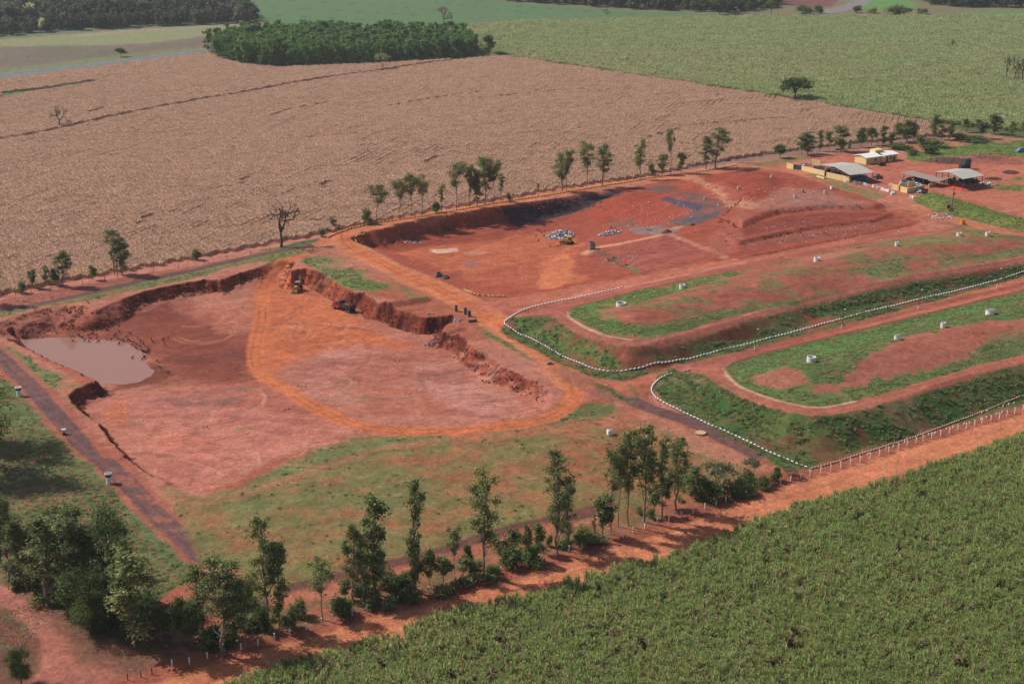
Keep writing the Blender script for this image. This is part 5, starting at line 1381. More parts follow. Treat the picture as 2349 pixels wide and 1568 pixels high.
part('drum', MB().cyl((0, 0, .95), .42, .95, axis='x', n=18), WHITE, o); part('stand', MB().box((0, 0, .25), (.5, .6, .6)), DGREY, o); part('stand_foot', MB().box((.1, 0, .05), (1.1, .8, .12)), RUSTM, o)
# ---- lamp posts
def lamp(px, py, hp, label, base=True):
    h = hp / pxm(py) / .93
    o = thing('lamp_post', G(px, py), .2, label, 'lamp post')
    part('pole', MB().bar((0, 0, -.2), (0, 0, h), .09, 7), WOODM, o)
    part('lamp_arm', MB().bar((0, 0, h - .15), (.5, .1, h + .1), .035, 4), STEEL, o)
    part('lamp_head', MB().box((.6, .12, h + .1), (.42, .25, .16)), WHITE, o)
    if base: part('painted_base', MB().cyl((0, 0, .45), .2, 1.3, n=9), WHITEW, o)
lamp(1731, 802, 45, 'lamp post with white base nearest the road fork between the two mounds')
lamp(1930, 753, 41, 'second lamp post from the left on the road between the mounds')
lamp(2106, 710, 42, 'third lamp post along the road between the mounds')
lamp(2287, 660, 41, 'rightmost lamp post along the road between the mounds')
lamp(270, 637, 39, 'lamp post in front of the dark tree below the maize at left', False)
o = thing('utility_pole', G(2182, 486), .2, 'tall thin utility pole on the grassy bank by the green meter panel', 'utility pole')
part('pole', MB().bar((0, 0, -.3), (0, 0, 8.2), .12, 7), WOODM, o); part('crossarm', MB().box((0, 0, 7.9), (1.6, .12, .14), .3), WOODM, o); part('light_box', MB().box((.35, 0, 6.2), (.5, .3, .8)), STEEL, o)
o = thing('notice_board', G(2174, 483), .35, 'green panel in a tan frame beside the utility pole', 'notice board')
for s_ in (-1, 1): part('leg', MB().box((s_ * .7, 0, .4), (.12, .12, 1.0)), YEL, o)
part('frame', MB().box((0, 0, 1.35), (1.9, .12, 1.6)), YEL, o); part('panel', MB().box((0, -.08, 1.4), (1.3, .06, 1.2)), GREENP, o)
o = thing('yellow_shelter', G(2207, 514), .2, 'small orange yellow domed drum at the roadside right of the grassy bank', 'drum')
b = MB(); b.cyl((0, 0, .5), .9, 1.1, n=12, r2=.75); part('drum', b, ORNG, o); part('dome', MB().cyl((0, 0, 1.2), .75, .35, n=12, r2=.3), plain('dark_orange', alb(190, 92, 40), .7), o)
o = thing('pole', G(1859, 372), 0, 'thin dark pole standing behind the yellow wall and gate', 'pole'); part('shaft', MB().bar((0, 0, 0), (0, 0, 8), .07, 5), DGREY, o)

# ---- buildings
def R1(x, y): return ((1900 + x / 7.83) / 1.0792, (360 + y / 7.83) / 1.0792)
def R2(x, y): return ((2200 + x / 7.033) / 1.0792, (380 + y / 7.033) / 1.0792)
EA = np.array([.49, -.87]); EB = np.array([.87, .49]); YAW = math.atan2(.49, .87)
n0 = G(*R1(1900, 375)); z0 = n0[2]
hs = thing('site_office', n0, YAW, 'cream yellow office building with white roofs and a square tower block', 'building')
# local frame: x along EB, y away from camera (-EA)
def block(x0, x1, y0, y1, h, nm='wall'):
    part(nm, MB().box(((x0 + x1) / 2, (y0 + y1) / 2, h / 2 - .2), (x1 - x0, y1 - y0, h + .4)), YEL, hs)
block(0, 7.6, 0, 6.4, 2.7); block(7.6, 9.8, -.5, 4.8, 2.5); block(9.8, 16.6, .2, 6.4, 2.7); block(7.7, 12.0, 3.4, 6.5, 4.4)
def gable(x0, x1, y0, y1, h, rise, ov=.45, mat=ROOFW):
    ym = (y0 + y1) / 2; b = MB()
    b.slab([(x0 - ov, y0 - ov, h), (x1 + ov, y0 - ov, h), (x1 + ov, ym, h + rise), (x0 - ov, ym, h + rise)], .12)
    b.slab([(x0 - ov, ym, h + rise), (x1 + ov, ym, h + rise), (x1 + ov, y1 + ov, h), (x0 - ov, y1 + ov, h)], .12)
    part('roof', b, mat, hs)
    g = MB(); g.add([(x0 + .01, y0, h - .1), (x0 + .01, y1, h - .1), (x0 + .01, ym, h + rise - .1)], [(0, 1, 2)]); g.add([(x1 - .01, y0, h - .1), (x1 - .01, y1, h - .1), (x1 - .01, ym, h + rise - .1)], [(0, 1, 2)])
    part('gable_end', g, YEL, hs)
gable(0, 7.5, 0, 6.4, 2.75, .7); gable(10.0, 16.6, .2, 6.4, 2.75, .6)
rb = MB(); rb.box((9.85, 4.95, 4.25), (3.9, 2.7, .08)); part('flat_roof', rb, ROOFG, hs)
part('flat_roof', MB().box((8.7, 1.6, 2.36), (2.0, 3.6, .1)), ROOFG, hs)
for (x0, w_, z_, h_) in ((4.9, .9, 1.5, .9), (13.2, 1.3, 1.4, .8)):
    yv = -.03 if x0 < 9 else .17
    wd = part('window', MB().box((x0, yv, z_), (w_, .1, h_)), DGREY, hs); link('pane', MB().box((x0, yv - .06, z_), (w_ - .2, .03, h_ - .2)).mesh('pane', GLASS), wd)
dr = part('door', MB().box((11.2, .17, 1.0), (.9, .1, 2.0)), WOODM, hs); link('handle', MB().box((11.5, .1, 1.0), (.06, .06, .16)).mesh('handle', STEEL), dr)
part('door', MB().box((15.0, .17, 1.0), (.9, .1, 2.0)), WOODM, hs)

def shed(pts6, zeave, zridge, label, name, npost, roofmat=ROOFG, posts_=True):
    """pts6: left eave, left ridge end, near eave, right eave, far ridge end, far left eave (photo positions)"""
    hh = [zeave, zridge, zeave, zeave, zridge, zeave]
    W = [(*map(float, P(px, py, h)), h) for (px, py), h in zip(pts6, hh)]
    near_, rgt = np.array(W[2][:2]), np.array(W[3][:2]); lft = np.array(W[0][:2])
    farl = lft + (rgt - near_)
    r0 = (lft + near_) / 2; r1 = r0 + (rgt - near_)
    gz = float(hz(*((near_ + lft) / 2)))
    o = thing(name, (near_[0], near_[1], gz), 0, label, 'shed')
    L = lambda p, z: (p[0] - near_[0], p[1] - near_[1], z - gz)
    b = MB(); b.slab([L(near_, zeave), L(rgt, zeave), L(r1, zridge), L(r0, zridge)], .1); b.slab([L(r0, zridge), L(r1, zridge), L(farl, zeave), L(lft, zeave)], .1)
    part('roof', b, roofmat, o)
    for side in ((near_, rgt), (lft, farl)):
        for k in range(npost):
            f = .04 + .92 * k / (npost - 1); p = side[0] * (1 - f) + side[1] * f; p = p * .96 + (r0 + r1) / 2 * .04
            zz = float(hz(*p)); bb = MB(); q_ = L(p, zz - .2); t_ = L(p, zeave - .05); bb.box(((q_[0]), q_[1], (q_[2] + t_[2]) / 2), (.22, .22, t_[2] - q_[2])); part('post', bb, CONCD, o)
    for k in (0, .5, 1):
        a_ = near_ * (1 - k) + rgt * k; c_ = lft * (1 - k) + farl * k
        bb = MB(); bb.bar(L(a_, zeave - .15), L(c_, zeave - .15), .08, 4); m_ = (a_ + c_) / 2; bb.bar(L(a_, zeave - .15), L(m_, zridge - .15), .06, 4); bb.bar(L(c_, zeave - .15), L(m_, zridge - .15), .06, 4); part('truss', bb, DGREY, o)
    return o, near_, rgt, lft, farl
s1 = shed([R1(985, 375), R1(1180, 400), R1(1600, 575), R1(2070, 520), R1(1700, 355), R1(1330, 335)], z0 + 4.1, z0 + 5.3, 'grey roofed sorting shed behind the long yellow wall', 'sorting_shed', 4)
s2 = shed([R2(795, 320), R2(1010, 335), R2(1290, 445), R2(1665, 385), R2(1440, 285), R2(1180, 270)], z0 + 5.1, z0 + 6.3, 'open grey roofed shed with orange red floor strip at the far right', 'open_shed', 4)
b = MB(); pts = [(*map(float, P(*R2(*q), z0 + h)), z0 + h) for q, h in (((190, 338), 3.0), ((395, 303), 3.2), ((1010, 452), 3.2), ((820, 490), 3.0))]
o = thing('low_shed', pts[0][:2] + (z0,), 0, 'low brownish roofed shelter over dark refuse between the two grey sheds', 'shed')
b.slab([(p[0] - pts[0][0], p[1] - pts[0][1], p[2] - z0) for p in pts], .1); part('roof', b, ROOFD, o)
for f in (.1, .38, .66, .95):
    for a_, c_ in ((pts[0], pts[3]), (pts[1], pts[2])):
        p = np.array(a_[:2]) * (1 - f) + np.array(c_[:2]) * f; p = p * .97 + np.array([(pts[0][0] + pts[2][0]) / 2, (pts[0][1] + pts[2][1]) / 2]) * .03
        part('post', MB().box((p[0] - pts[0][0], p[1] - pts[0][1], 1.5), (.25, .25, 3.0)), CONCD, o)
def wall(p0, p1, h, label, name='yellow_wall', mat=YEL, th=.25, cat='wall', nseg=None, zoff=0):
    a_ = np.array(G(*p0)); c_ = np.array(G(*p1)); L_ = np.linalg.norm((c_ - a_)[:2]); yaw = math.atan2(c_[1] - a_[1], c_[0] - a_[0])
    o = thing(name, a_, yaw, label, cat)
    k = nseg or max(1, int(L_ / 3)); 
    for i in range(k):
        za = (a_[2] + (c_[2] - a_[2]) * (i + .5) / k) - a_[2] + zoff
        part('wall_panel', MB().box((L_ * (i + .5) / k, 0, za + h / 2 - .3), (L_ / k - .03, th, h + .6)), mat, o)
    for i in range(k + 1):
        za = (a_[2] + (c_[2] - a_[2]) * i / k) - a_[2] + zoff
        part('pillar', MB().box((L_ * i / k, 0, za + h / 2 - .28), (.3, th + .08, h + .68)), mat, o)
    return o
wall(R1(370, 440), R1(490, 462), 2.0, 'short yellow wall section left of the green gate')
wall(R1(500, 462), R1(650, 482), 1.9, 'dark green sheet gate between two yellow wall sections', 'green_gate', GREENP, .08, 'gate')
wall(R1(660, 485), R1(1095, 590), 1.8, 'yellow wall section between the green gate and the entrance gap')
wall(R1(1140, 622), R1(1570, 712), 2.0, 'long yellow wall section in front of the sorting shed')
wall(R1(840, 372), R1(1010, 392), 2.0, 'yellow wall stub behind the refuse yard of the sorting shed')
wall(R1(1100, 590), R1(1190, 520), 1.7, 'brown side wall running back from the entrance gap', 'side_wall', CONCD)
wall(R1(890, 455), R1(1100, 470), 1.3, 'low tan inner wall of the sorting yard', 'inner_wall', CONC)
wall(R1(955, 612), R1(1095, 650), .5, 'low yellow loading ramp wall on the verge below the entrance gap', 'ramp_wall', YEL, .6)
wall(R1(1430, 605), R1(1520, 625), 3.0, 'tall orange panel under the near corner of the sorting shed', 'orange_panel', ORNG, .2, 'panel', 1)
wall(R2(50, 622), R2(165, 645), 1.9, 'left yellow bay wall of the refuse bays', 'bay_wall')
wall(R2(165, 645), R2(195, 560), 1.7, 'side of the left refuse bay', 'bay_wall', YEL)
wall(R2(200, 662), R2(312, 692), 1.9, 'front yellow wall of the middle refuse bay', 'bay_wall')
wall(R2(205, 600), R2(310, 600), 2.0, 'rear yellow wall of the middle refuse bay', 'bay_wall')
wall(R2(318, 690), R2(585, 640), 1.8, 'long tan yellow side wall of the middle refuse bay', 'bay_wall')
wall(R2(330, 590), R2(430, 585), 2.2, 'upper yellow wall at the back of the refuse bays', 'bay_wall')
wall(R2(575, 700), R2(600, 612), 1.7, 'dark side wall at the top of the grassy bank', 'bay_wall', CONCD)
wall(R2(690, 590), R2(800, 560), 1.2, 'short tan wall at the corner of the open shed', 'bay_wall')
# floors under the open shed
fl = MB(); q4 = [G(*R2(x, y)) for x, y in ((795, 540), (830, 585), (1230, 665), (1420, 640), (1000, 545))]
fl.slab([(a, b_, c + .16) for a, b_, c in q4], .14); link('shed_floor', fl.mesh('shed_floor', REDF), None, None, 0, 'bright orange red floor strip at the front of the open shed', 'floor')
fl = MB(); q4 = [G(*R2(x, y)) for x, y in ((830, 588), (1000, 640), (1240, 690), (1420, 645), (1235, 668), (1000, 625))]
fl.slab([(a, b_, c + .1) for a, b_, c in q4], .1); link('concrete_apron', fl.mesh('concrete_apron', CONC), None, None, 0, 'grey concrete apron in front of the orange red floor', 'floor')

# ---- loose heaps, refuse, debris: what nobody could count
ICO = None
def lumps(rs, c, rad, n, size, cols, hgt, flat=.7, sharp=True):
    V = []; F = []; K = []; o = 0
    for i in range(n):
        a = rs.rand() * 6.28; r = math.sqrt(rs.rand())
        x = c[0] + math.cos(a) * r * rad[0]; y = c[1] + math.sin(a) * r * rad[1]
        z = float(hz(x, y)) + hgt * max(0, 1 - r * r) * rs.rand()
        s_ = size * rs.uniform(.5, 1.5)
        p = rs.normal(size=(6, 3)) * .12 + np.array([(1, 0, 0), (-1, 0, 0), (0, 1, 0), (0, -1, 0), (0, 0, 1), (0, 0, -1)])
        p = p * s_ * np.array([rs.uniform(.5, 1), rs.uniform(.5, 1), flat * rs.uniform(.4, 1)])
        th = rs.rand() * 6.28; p = np.stack([p[:, 0] * math.cos(th) - p[:, 1] * math.sin(th), p[:, 0] * math.sin(th) + p[:, 1] * math.cos(th), p[:, 2]], 1)
        V.append(p + [x, y, z + s_ * .25]); F.append(np.array([(0, 2, 4), (2, 1, 4), (1, 3, 4), (3, 0, 4), (2, 0, 5), (1, 2, 5), (3, 1, 5), (0, 3, 5)]) + o); o += 6
        K.append(np.tile(np.array(cols[rs.randint(len(cols))]) * rs.uniform(.7, 1.15), (6, 1)))
    return np.concatenate(V), np.concatenate(F), np.concatenate(K)
LITTER = leaf_mat('refuse', trans=0, var=.05, rough=.6)
LEAF2 = leaf_mat('low_weeds', 1.6, trans=.35, var=.15)
rsl = np.random.RandomState(77)
def heap(name, px, py, wpx, dpx, n, size, cols, hgt, label, cat, mat=LITTER):
    x, y, z = G(px, py); s = pxm(py); ang = abs((P(px, py - 1)[1] - P(px, py + 1)[1]) / 2)
    V, F, K = lumps(rsl, (x, y), (wpx / s / 2, dpx * ang / 2), n, size, cols, hgt)
    return link(name, mesh_np(name, V, F, mat, K), None, None, 0, label, cat, None, 'stuff')
WHT = np.array([.82, .82, .85]); GRY = alb(150, 148, 154); BLK = alb(48, 46, 52); PNK = alb(206, 160, 160); BLU = alb(90, 110, 170); BRN = alb(120, 78, 62); TNN = alb(190, 160, 130)
heap('refuse_pile', 1288, 540, 58, 22, 900, .42, [WHT, WHT, GRY, GRY, BLK, PNK, BRN], 1.3, 'white and grey heap of fresh refuse bags in front of the bulldozer', 'refuse heap')
heap('refuse_pile', 1262, 545, 26, 10, 160, .35, [WHT, GRY, PNK, BRN], .5, 'thin left tail of the fresh refuse heap', 'refuse heap')
heap('refuse_pile', 1400, 536, 56, 11, 260, .42, [GRY, WHT, GRY, BLK, PNK], .8, 'smaller grey refuse heap right of the bulldozer', 'refuse heap')
heap('scattered_litter', 1500, 495, 190, 60, 420, .22, [WHT, GRY, TNN, PNK], 0, 'specks of white litter on the red slope of the waste cell', 'litter')
heap('scattered_litter', 1200, 600, 300, 110, 110, .16, [WHT, GRY, TNN], 0, 'sparse litter on the orange floor of the waste cell', 'litter')
heap('scattered_litter', 1420, 595, 90, 34, 160, .2, [WHT, GRY, TNN], 0, 'litter in the gully below the tall grey well', 'litter')
heap('scattered_litter', 1900, 535, 360, 44, 420, .2, [WHT, TNN, GRY, PNK], 0, 'litter along the terraces of the far mound slopes', 'litter')
heap('scattered_litter', 1760, 450, 220, 50, 130, .25, [WHT, TNN, GRY], 0, 'litter over the red heap at the far end of the cell', 'litter')
heap('litter_line', 955, 556, 60, 5, 60, .3, [WHT, GRY, TNN], 0, 'line of white litter at the foot of the shaded cell wall', 'litter')
heap('scattered_litter', 990, 795, 40, 14, 60, .25, [WHT, GRY, BRN], .1, 'rubble and litter fallen at the foot of the pit wall', 'litter')
heap('refuse_pile', *R1(1800, 640), 40, 9, 260, .5, [WHT, BLU, GRY, BLU, BLK], 1.2, 'blue and white refuse bags piled under the near edge of the sorting shed', 'refuse heap')
heap('refuse_pile', *R1(1330, 520), 50, 16, 260, .6, [BLK, GRY, BRN, BLK], 1.8, 'dark refuse filling the inside of the sorting shed', 'refuse heap')
heap('refuse_pile', *R1(740, 385), 24, 5, 90, .45, [WHT, PNK, GRY], 1.2, 'pinkish bags behind the yellow wall by the gate', 'refuse heap')
heap('refuse_pile', *R2(460, 500), 62, 12, 320, .6, [BLK, BLK, BLU, GRY], 1.8, 'black bags heaped under the low brownish shelter', 'refuse heap')
heap('refuse_pile', *R2(440, 560), 34, 9, 160, .5, [WHT, PNK, WHT, BLU], 1.0, 'pink and white bags in the upper refuse bay', 'refuse heap')
heap('refuse_pile', *R2(510, 660), 22, 9, 120, .5, [WHT, WHT, PNK, GRY], .9, 'white bags spilled in the open refuse bay', 'refuse heap')
heap('refuse_pile', *R2(1080, 500), 44, 9, 240, .55, [WHT, GRY, BRN, BLK], 1.4, 'mixed sorted refuse under the left side of the open shed', 'refuse heap')
heap('refuse_pile', *R2(1370, 490), 50, 9, 260, .6, [BLK, BLK, BLK, BRN], 1.5, 'dark refuse and machinery scrap in the shade of the open shed', 'refuse heap')
heap('refuse_pile', *R2(1720, 540), 40, 7, 120, .45, [WHT, GRY, TNN], .6, 'pale scraps spread right of the open shed', 'refuse heap')
heap('brush_pile', *R2(1020, 130), 104, 15, 2400, .26, [alb(156, 116, 104), alb(134, 96, 86), alb(176, 138, 122)], 1.4, 'long brown heap of cut branches beyond the sheds', 'brush heap')
heap('brush_pile', *R2(1720, 50), 120, 14, 300, .22, [alb(126, 92, 84), alb(116, 88, 84), alb(96, 110, 64)], .2, 'brown strip of debris at the edge of the far lawn', 'brush heap')
heap('brush_pile', *R2(2120, 335), 36, 8, 500, .24, [alb(120, 90, 76), alb(140, 112, 94), alb(110, 112, 72)], .8, 'dark brushwood heap at the right behind the open shed', 'brush heap')
heap('brush_pile', *R2(1810, 445), 38, 6, 400, .24, [alb(116, 88, 74), alb(112, 112, 74)], .6, 'low brushwood mound just right of the open shed', 'brush heap')
heap('rubble', 2160, 497, 56, 14, 120, .32, [WHT, TNN, GRY], .1, 'white rubble scattered on the grassy bank below the refuse bays', 'rubble')
heap('rubble', 1050, 735, 26, 8, 40, .3, [TNN, WHT, GRY], .2, 'pale broken blocks on the edge above the pit', 'rubble')
heap('rubble', 985, 720, 22, 4, 30, .3, [TNN, alb(220, 170, 120)], .2, 'tan broken blocks on the corner of the pit wall', 'rubble')
heap('rubble', 1637, 914, 10, 4, 40, .3, [TNN, GRY], .1, 'small heap of pale sticks beside the road fork', 'rubble') if False else None
heap('sticks', 1574, 851, 14, 4, 60, .35, [alb(200, 160, 140), alb(150, 110, 92)], .2, 'small heap of pale sticks between the tyre row and the road fork', 'sticks')
heap('bush_cuttings', 1005, 632, 14, 10, 200, .45, [alb(60, 54, 52), alb(44, 42, 44), alb(150, 140, 140)], 1.0, 'left dark heap of old tyres and scrap on the cell rim', 'scrap heap')
heap('bush_cuttings', 1022, 638, 14, 7, 140, .4, [alb(60, 54, 52), alb(44, 42, 44), alb(150, 140, 140)], .8, 'right dark heap of old tyres and scrap on the cell rim', 'scrap heap')
heap('leaf_litter', 30, 1445, 120, 110, 700, .12, [alb(150, 118, 92), alb(120, 92, 74), alb(168, 134, 106)], 0, 'dry leaf litter left of the dirt track in the lower left corner', 'leaf litter')
def mound_obj(px, py, wpx, hgt, col, label):
    x, y, z = G(px, py); r = wpx / pxm(py) / 2; n = 16; vs = [(0, 0, hgt)]; fs = []
    for k, f in enumerate((.35, .7, 1.0)):
        for i in range(n):
            a = 2 * math.pi * i / n; rr = r * f * rsl.uniform(.85, 1.12); vs.append((math.cos(a) * rr, math.sin(a) * rr * .7, hgt * (1 - f) ** 1.1 * rsl.uniform(.85, 1.1) - (.15 if f == 1 else 0)))
    for i in range(n):
        fs.append((0, 1 + i, 1 + (i + 1) % n))
        for k in range(2): a0 = 1 + k * n; fs.append((a0 + i, a0 + n + i, a0 + n + (i + 1) % n, a0 + (i + 1) % n))
    b = MB(); b.add(vs, fs); link('soil_heap', b.mesh('soil_heap', plain('heap_soil', col, .95, .1, .2, 2), True), None, (x, y, z), .5, label, 'soil heap')
mound_obj(1530, 533, 30, 1.3, alb(136, 66, 50), 'small dark red soil heap at the bend of the pale track')
mound_obj(1587, 517, 20, .9, alb(140, 70, 54), 'small flat red soil heap right of the pointed one')
mound_obj(1262, 744-20, 5, .3, TNN, 'small pale soil lump beside the farther mound road') if False else None
# ---- white boundary blocks and pipes
wb = [R1(x, y) for x, y in ((1500, 712), (1600, 705), (1680, 728), (1730, 738), (1780, 748), (1850, 762), (1890, 775), (1950, 795), (2040, 812), (2100, 832), (2150, 845), (2220, 868), (2280, 885), (2330, 898))] + [R2(x, y) for x, y in ((70, 700), (60, 720), (385, 770), (430, 785), (10, 580), (30, 560))]
for i, p in enumerate(wb):
    b = MB(); b.box((0, 0, .35), (rsl.uniform(.9, 1.6), rsl.uniform(.6, .9), rsl.uniform(.7, 1.0)), rsl.rand(), .8)
    link('white_rock', b.mesh('white_rock', WHITE), None, G(*p), -.9 + rsl.normal() * .2, 'white painted rock, %s in the ragged row from the yellow wall down to the bays' % nth(i), 'rock', 'white painted rocks by the shed road')
def pipe(px, py, r, h, lie, label, mat=CONCD):
    o = thing('concrete_pipe', G(px, py), .3, label, 'pipe')
    b = MB()
    if lie: b.cyl((0, 0, r), r, h, axis='x', n=16, caps=False); b.cyl((0, 0, r), r * .82, h, axis='x', n=16, caps=False)
    else: b.ring((0, 0, 0), r, h, .1, 16)
    part('pipe_wall', b, mat, o); part('socket', (MB().cyl((h / 2 - .1, 0, r), r * 1.12, .25, axis='x', n=16, caps=False) if lie else MB().cyl((0, 0, h - .15), r * 1.12, .25, n=16, caps=False)), mat, o)
pipe(1046, 714, .42, 1.7, False, 'upright dark concrete pipe nearest the pit corner')
pipe(1067, 721, .45, 1.8, False, 'taller upright concrete pipe of the pair by the haul road')
pipe(1076, 726, .48, 1.6, False, 'right upright concrete pipe of the pair by the haul road')
pipe(1084, 738, .36, 2.2, True, 'dark concrete pipe lying beside the haul road bend')
o = thing('fuel_tank', G(2214, 388), .4, 'dark tank standing on a dark box behind the open shed', 'tank')
part('tank_body', MB().cyl((.7, 0, 2.6), 1.25, 2.6, n=16), TANKD, o); part('tank_cap', MB().cyl((.7, 0, 3.98), 1.1, .18, n=16, r2=.7), TANKD, o); part('box', MB().box((-1.6, 0, 1.0), (2.2, 1.8, 2.1)), TANKD, o); part('stand', MB().box((.7, 0, .6), (1.8, 1.8, 1.3)), DGREY, o)
o = thing('tractor', G(2037 - 15, 380), .3, 'small red tractor parked against the shaded office wall', 'tractor')
part('body', MB().box((0, 0, 1.0), (2.2, .8, .7)), RUSTM, o); part('seat', MB().box((-.6, 0, 1.5), (.5, .6, .4)), DGREY, o); part('bonnet', MB().box((.8, 0, 1.35), (1.2, .7, .4)), RUSTM, o)
for x_, r_ in ((-.7, .62), (1.0, .38)):
    for s_ in (-1, 1): part('wheel', MB().cyl((x_, s_ * .65, r_), r_, .3, axis='y', n=14), BLACK, o)
o = thing('trailer', G(*R1(2130, 640)), .4, 'dark flat trailer with white bundles beside the sorting shed', 'trailer')
part('deck', MB().box((0, 0, .8), (3.6, 1.6, .2)), DGREY, o); part('load', MB().box((-.3, 0, 1.4), (1.6, 1.2, .9)), STEEL, o)
for x_ in (-1, 1):
    for s_ in (-1, 1): part('wheel', MB().cyl((x_, s_ * .8, .4), .4, .22, axis='y', n=12), BLACK, o)
part('drawbar', MB().bar((1.8, 0, .7), (3, 0, .5), .06), DGREY, o)
o = thing('blue_car', G(2341, 349), .35, 'light blue car cut off by the right edge on the far lawn', 'car')
part('body', MB().box((0, 0, .75), (4.2, 1.7, .75), 0, .96), CARBLUE, o); part('cabin', MB().box((-.2, 0, 1.35), (2.3, 1.5, .6), 0, .8), CARBLUE, o)
for s_ in (-1, 1):
    part('window', MB().box((-.2, s_ * .7, 1.36), (1.9, .12, .36)), GLASS, o)
    for x_ in (-1.3, 1.3): part('wheel', MB().cyl((x_, s_ * .78, .34), .34, .22, axis='y', n=14), BLACK, o)
part('windscreen', MB().box((.85, 0, 1.32), (.14, 1.25, .4)), GLASS, o)
o = thing('white_sheet', G(1948, 341), .5, 'pale leaning board beside the trees behind the office', 'board'); part('board', MB().box((0, 0, 1.9), (1.6, .15, 3.6), 0, 1, .15), STEEL, o); part('prop', MB().bar((.3, .1, 0), (.9, .9, 2.2), .06), WOODM, o)

# ---- dump truck in the pit
a_ = np.array(G(773, 707)); c_ = np.array(G(805, 716)); yaw = math.atan2(a_[1] - c_[1], a_[0] - c_[0]); mid = (a_ + c_) / 2
tk = thing('dump_truck', (mid[0], mid[1], float(hz(mid[0], mid[1]))), yaw, 'red bonneted dump truck with a dark tipper body beside the pit wall', 'truck')
part('chassis', MB().box((-.2, 0, .85), (7.0, .9, .28)), DGREY, tk)
cb = part('cab', MB().box((1.75, 0, 1.75), (1.7, 2.2, 1.5), 0, .92), RED, tk)
part('bonnet', MB().box((3.15, 0, 1.35), (1.4, 1.7, .95), 0, .94), RED, tk); part('mudguard', MB().box((3.05, 0, .95), (1.3, 2.3, .35), 0, .9), RED, tk)
part('windscreen', MB().box((2.56, 0, 2.02), (.12, 1.8, .6)), GLASS, tk)
for s_ in (-1, 1):
    part('side_window', MB().box((1.8, s_ * 1.04, 2.02), (1.0, .08, .55)), GLASS, tk); part('headlight', MB().cyl((3.88, s_ * .6, 1.15), .13, .08, axis='x', n=10), WHITE, tk)
part('bumper', MB().box((3.95, 0, .7), (.18, 2.2, .3)), STEEL, tk)
tb = part('tipper_body', MB().box((-1.45, 0, 1.2), (4.4, 2.3, .18)).box((-1.45, 1.12, 1.75), (4.4, .1, 1.0)).box((-1.45, -1.12, 1.75), (4.4, .1, 1.0)).box((.7, 0, 1.95), (.12, 2.3, 1.5)).box((-3.62, 0, 1.65), (.1, 2.2, .8)), DGREY, tk)
link('rib', MB().box((-2.4, -1.2, 1.7), (.12, .1, .95)).box((-1.4, -1.2, 1.7), (.12, .1, .95)).box((-.4, -1.2, 1.7), (.12, .1, .95)).mesh('rib', STEEL), tb); part('cab_guard', MB().box((1.0, 0, 2.72), (.9, 2.1, .1)), DGREY, tk)
part('soil_load', MB().box((-1.5, 0, 1.9), (4.0, 2.0, .7), 0, .55), plain('load_soil', alb(140, 70, 54), .95), tk)
part('fuel_tank', MB().cyl((.9, -.95, .8), .3, 1.0, axis='x', n=12), STEEL, tk)
for x_, d_ in ((3.0, .98), (-2.1, .95), (-3.0, .95)):
    for s_ in (-1, 1):
        w_ = part('wheel', MB().cyl((x_, s_ * d_, .5), .52, .42 if x_ < 0 else .3, axis='y', n=18), BLACK, tk); link('rim', MB().cyl((x_, s_ * (d_ + .2), .5), .27, .06, axis='y', n=12).mesh('rim', STEEL), w_)
# ---- backhoe loader, seen from the front bucket side
g_ = G(683, 667)
bh = thing('backhoe_loader', g_, -1.75, 'yellow backhoe loader with its boom raised digging at the head of the pit', 'backhoe')
part('body', MB().box((.3, 0, 1.15), (3.2, 1.0, .7)), YELD, bh); part('bonnet', MB().box((1.5, 0, 1.6), (1.5, .9, .6), 0, .9), YELD, bh)
cb = part('cab', MB().box((-.3, 0, 2.0), (1.5, 1.5, 1.2), 0, .95), GLASS, bh); part('cab_roof', MB().box((-.3, 0, 2.7), (1.7, 1.6, .16)), STEEL, bh)
for x_ in (-.98, .38):
    for s_ in (-1, 1): part('cab_pillar', MB().box((x_, s_ * .72, 2.0), (.1, .1, 1.3)), YELD, bh)
for s_ in (-1, 1):
    part('loader_arm', MB().bar((.3, s_ * .6, 1.7), (1.9, s_ * .65, 1.4), .1).bar((1.9, s_ * .65, 1.4), (2.7, s_ * .65, .5), .1), YELD, bh)
    part('stabiliser', MB().bar((-1.6, s_ * .5, 1.2), (-2.0, s_ * 1.3, .1), .1).box((-2.0, s_ * 1.35, .08), (.4, .4, .1)), YELD, bh)
    for x_, r_ in ((-.9, .72), (1.7, .48)):
        w_ = part('wheel', MB().cyl((x_, s_ * .85, r_), r_, .4, axis='y', n=18), BLACK, bh); link('rim', MB().cyl((x_, s_ * 1.06, r_), r_ * .5, .05, axis='y', n=12).mesh('rim', YELD), w_)
part('front_bucket', MB().box((2.95, 0, .4), (.6, 2.1, .7), 0, .8), STEEL, bh)
part('boom', MB().bar((-1.6, 0, 1.2), (-2.4, .1, 3.9), .18).box((-2.4, .1, 3.9), (.4, .25, .4)), YELD, bh); part('dipper', MB().bar((-2.4, .1, 3.9), (-4.0, .2, 2.6), .14), YELD, bh); part('rear_bucket', MB().box((-4.2, .2, 2.1), (.6, .7, .7), .2, .7), DGREY, bh)
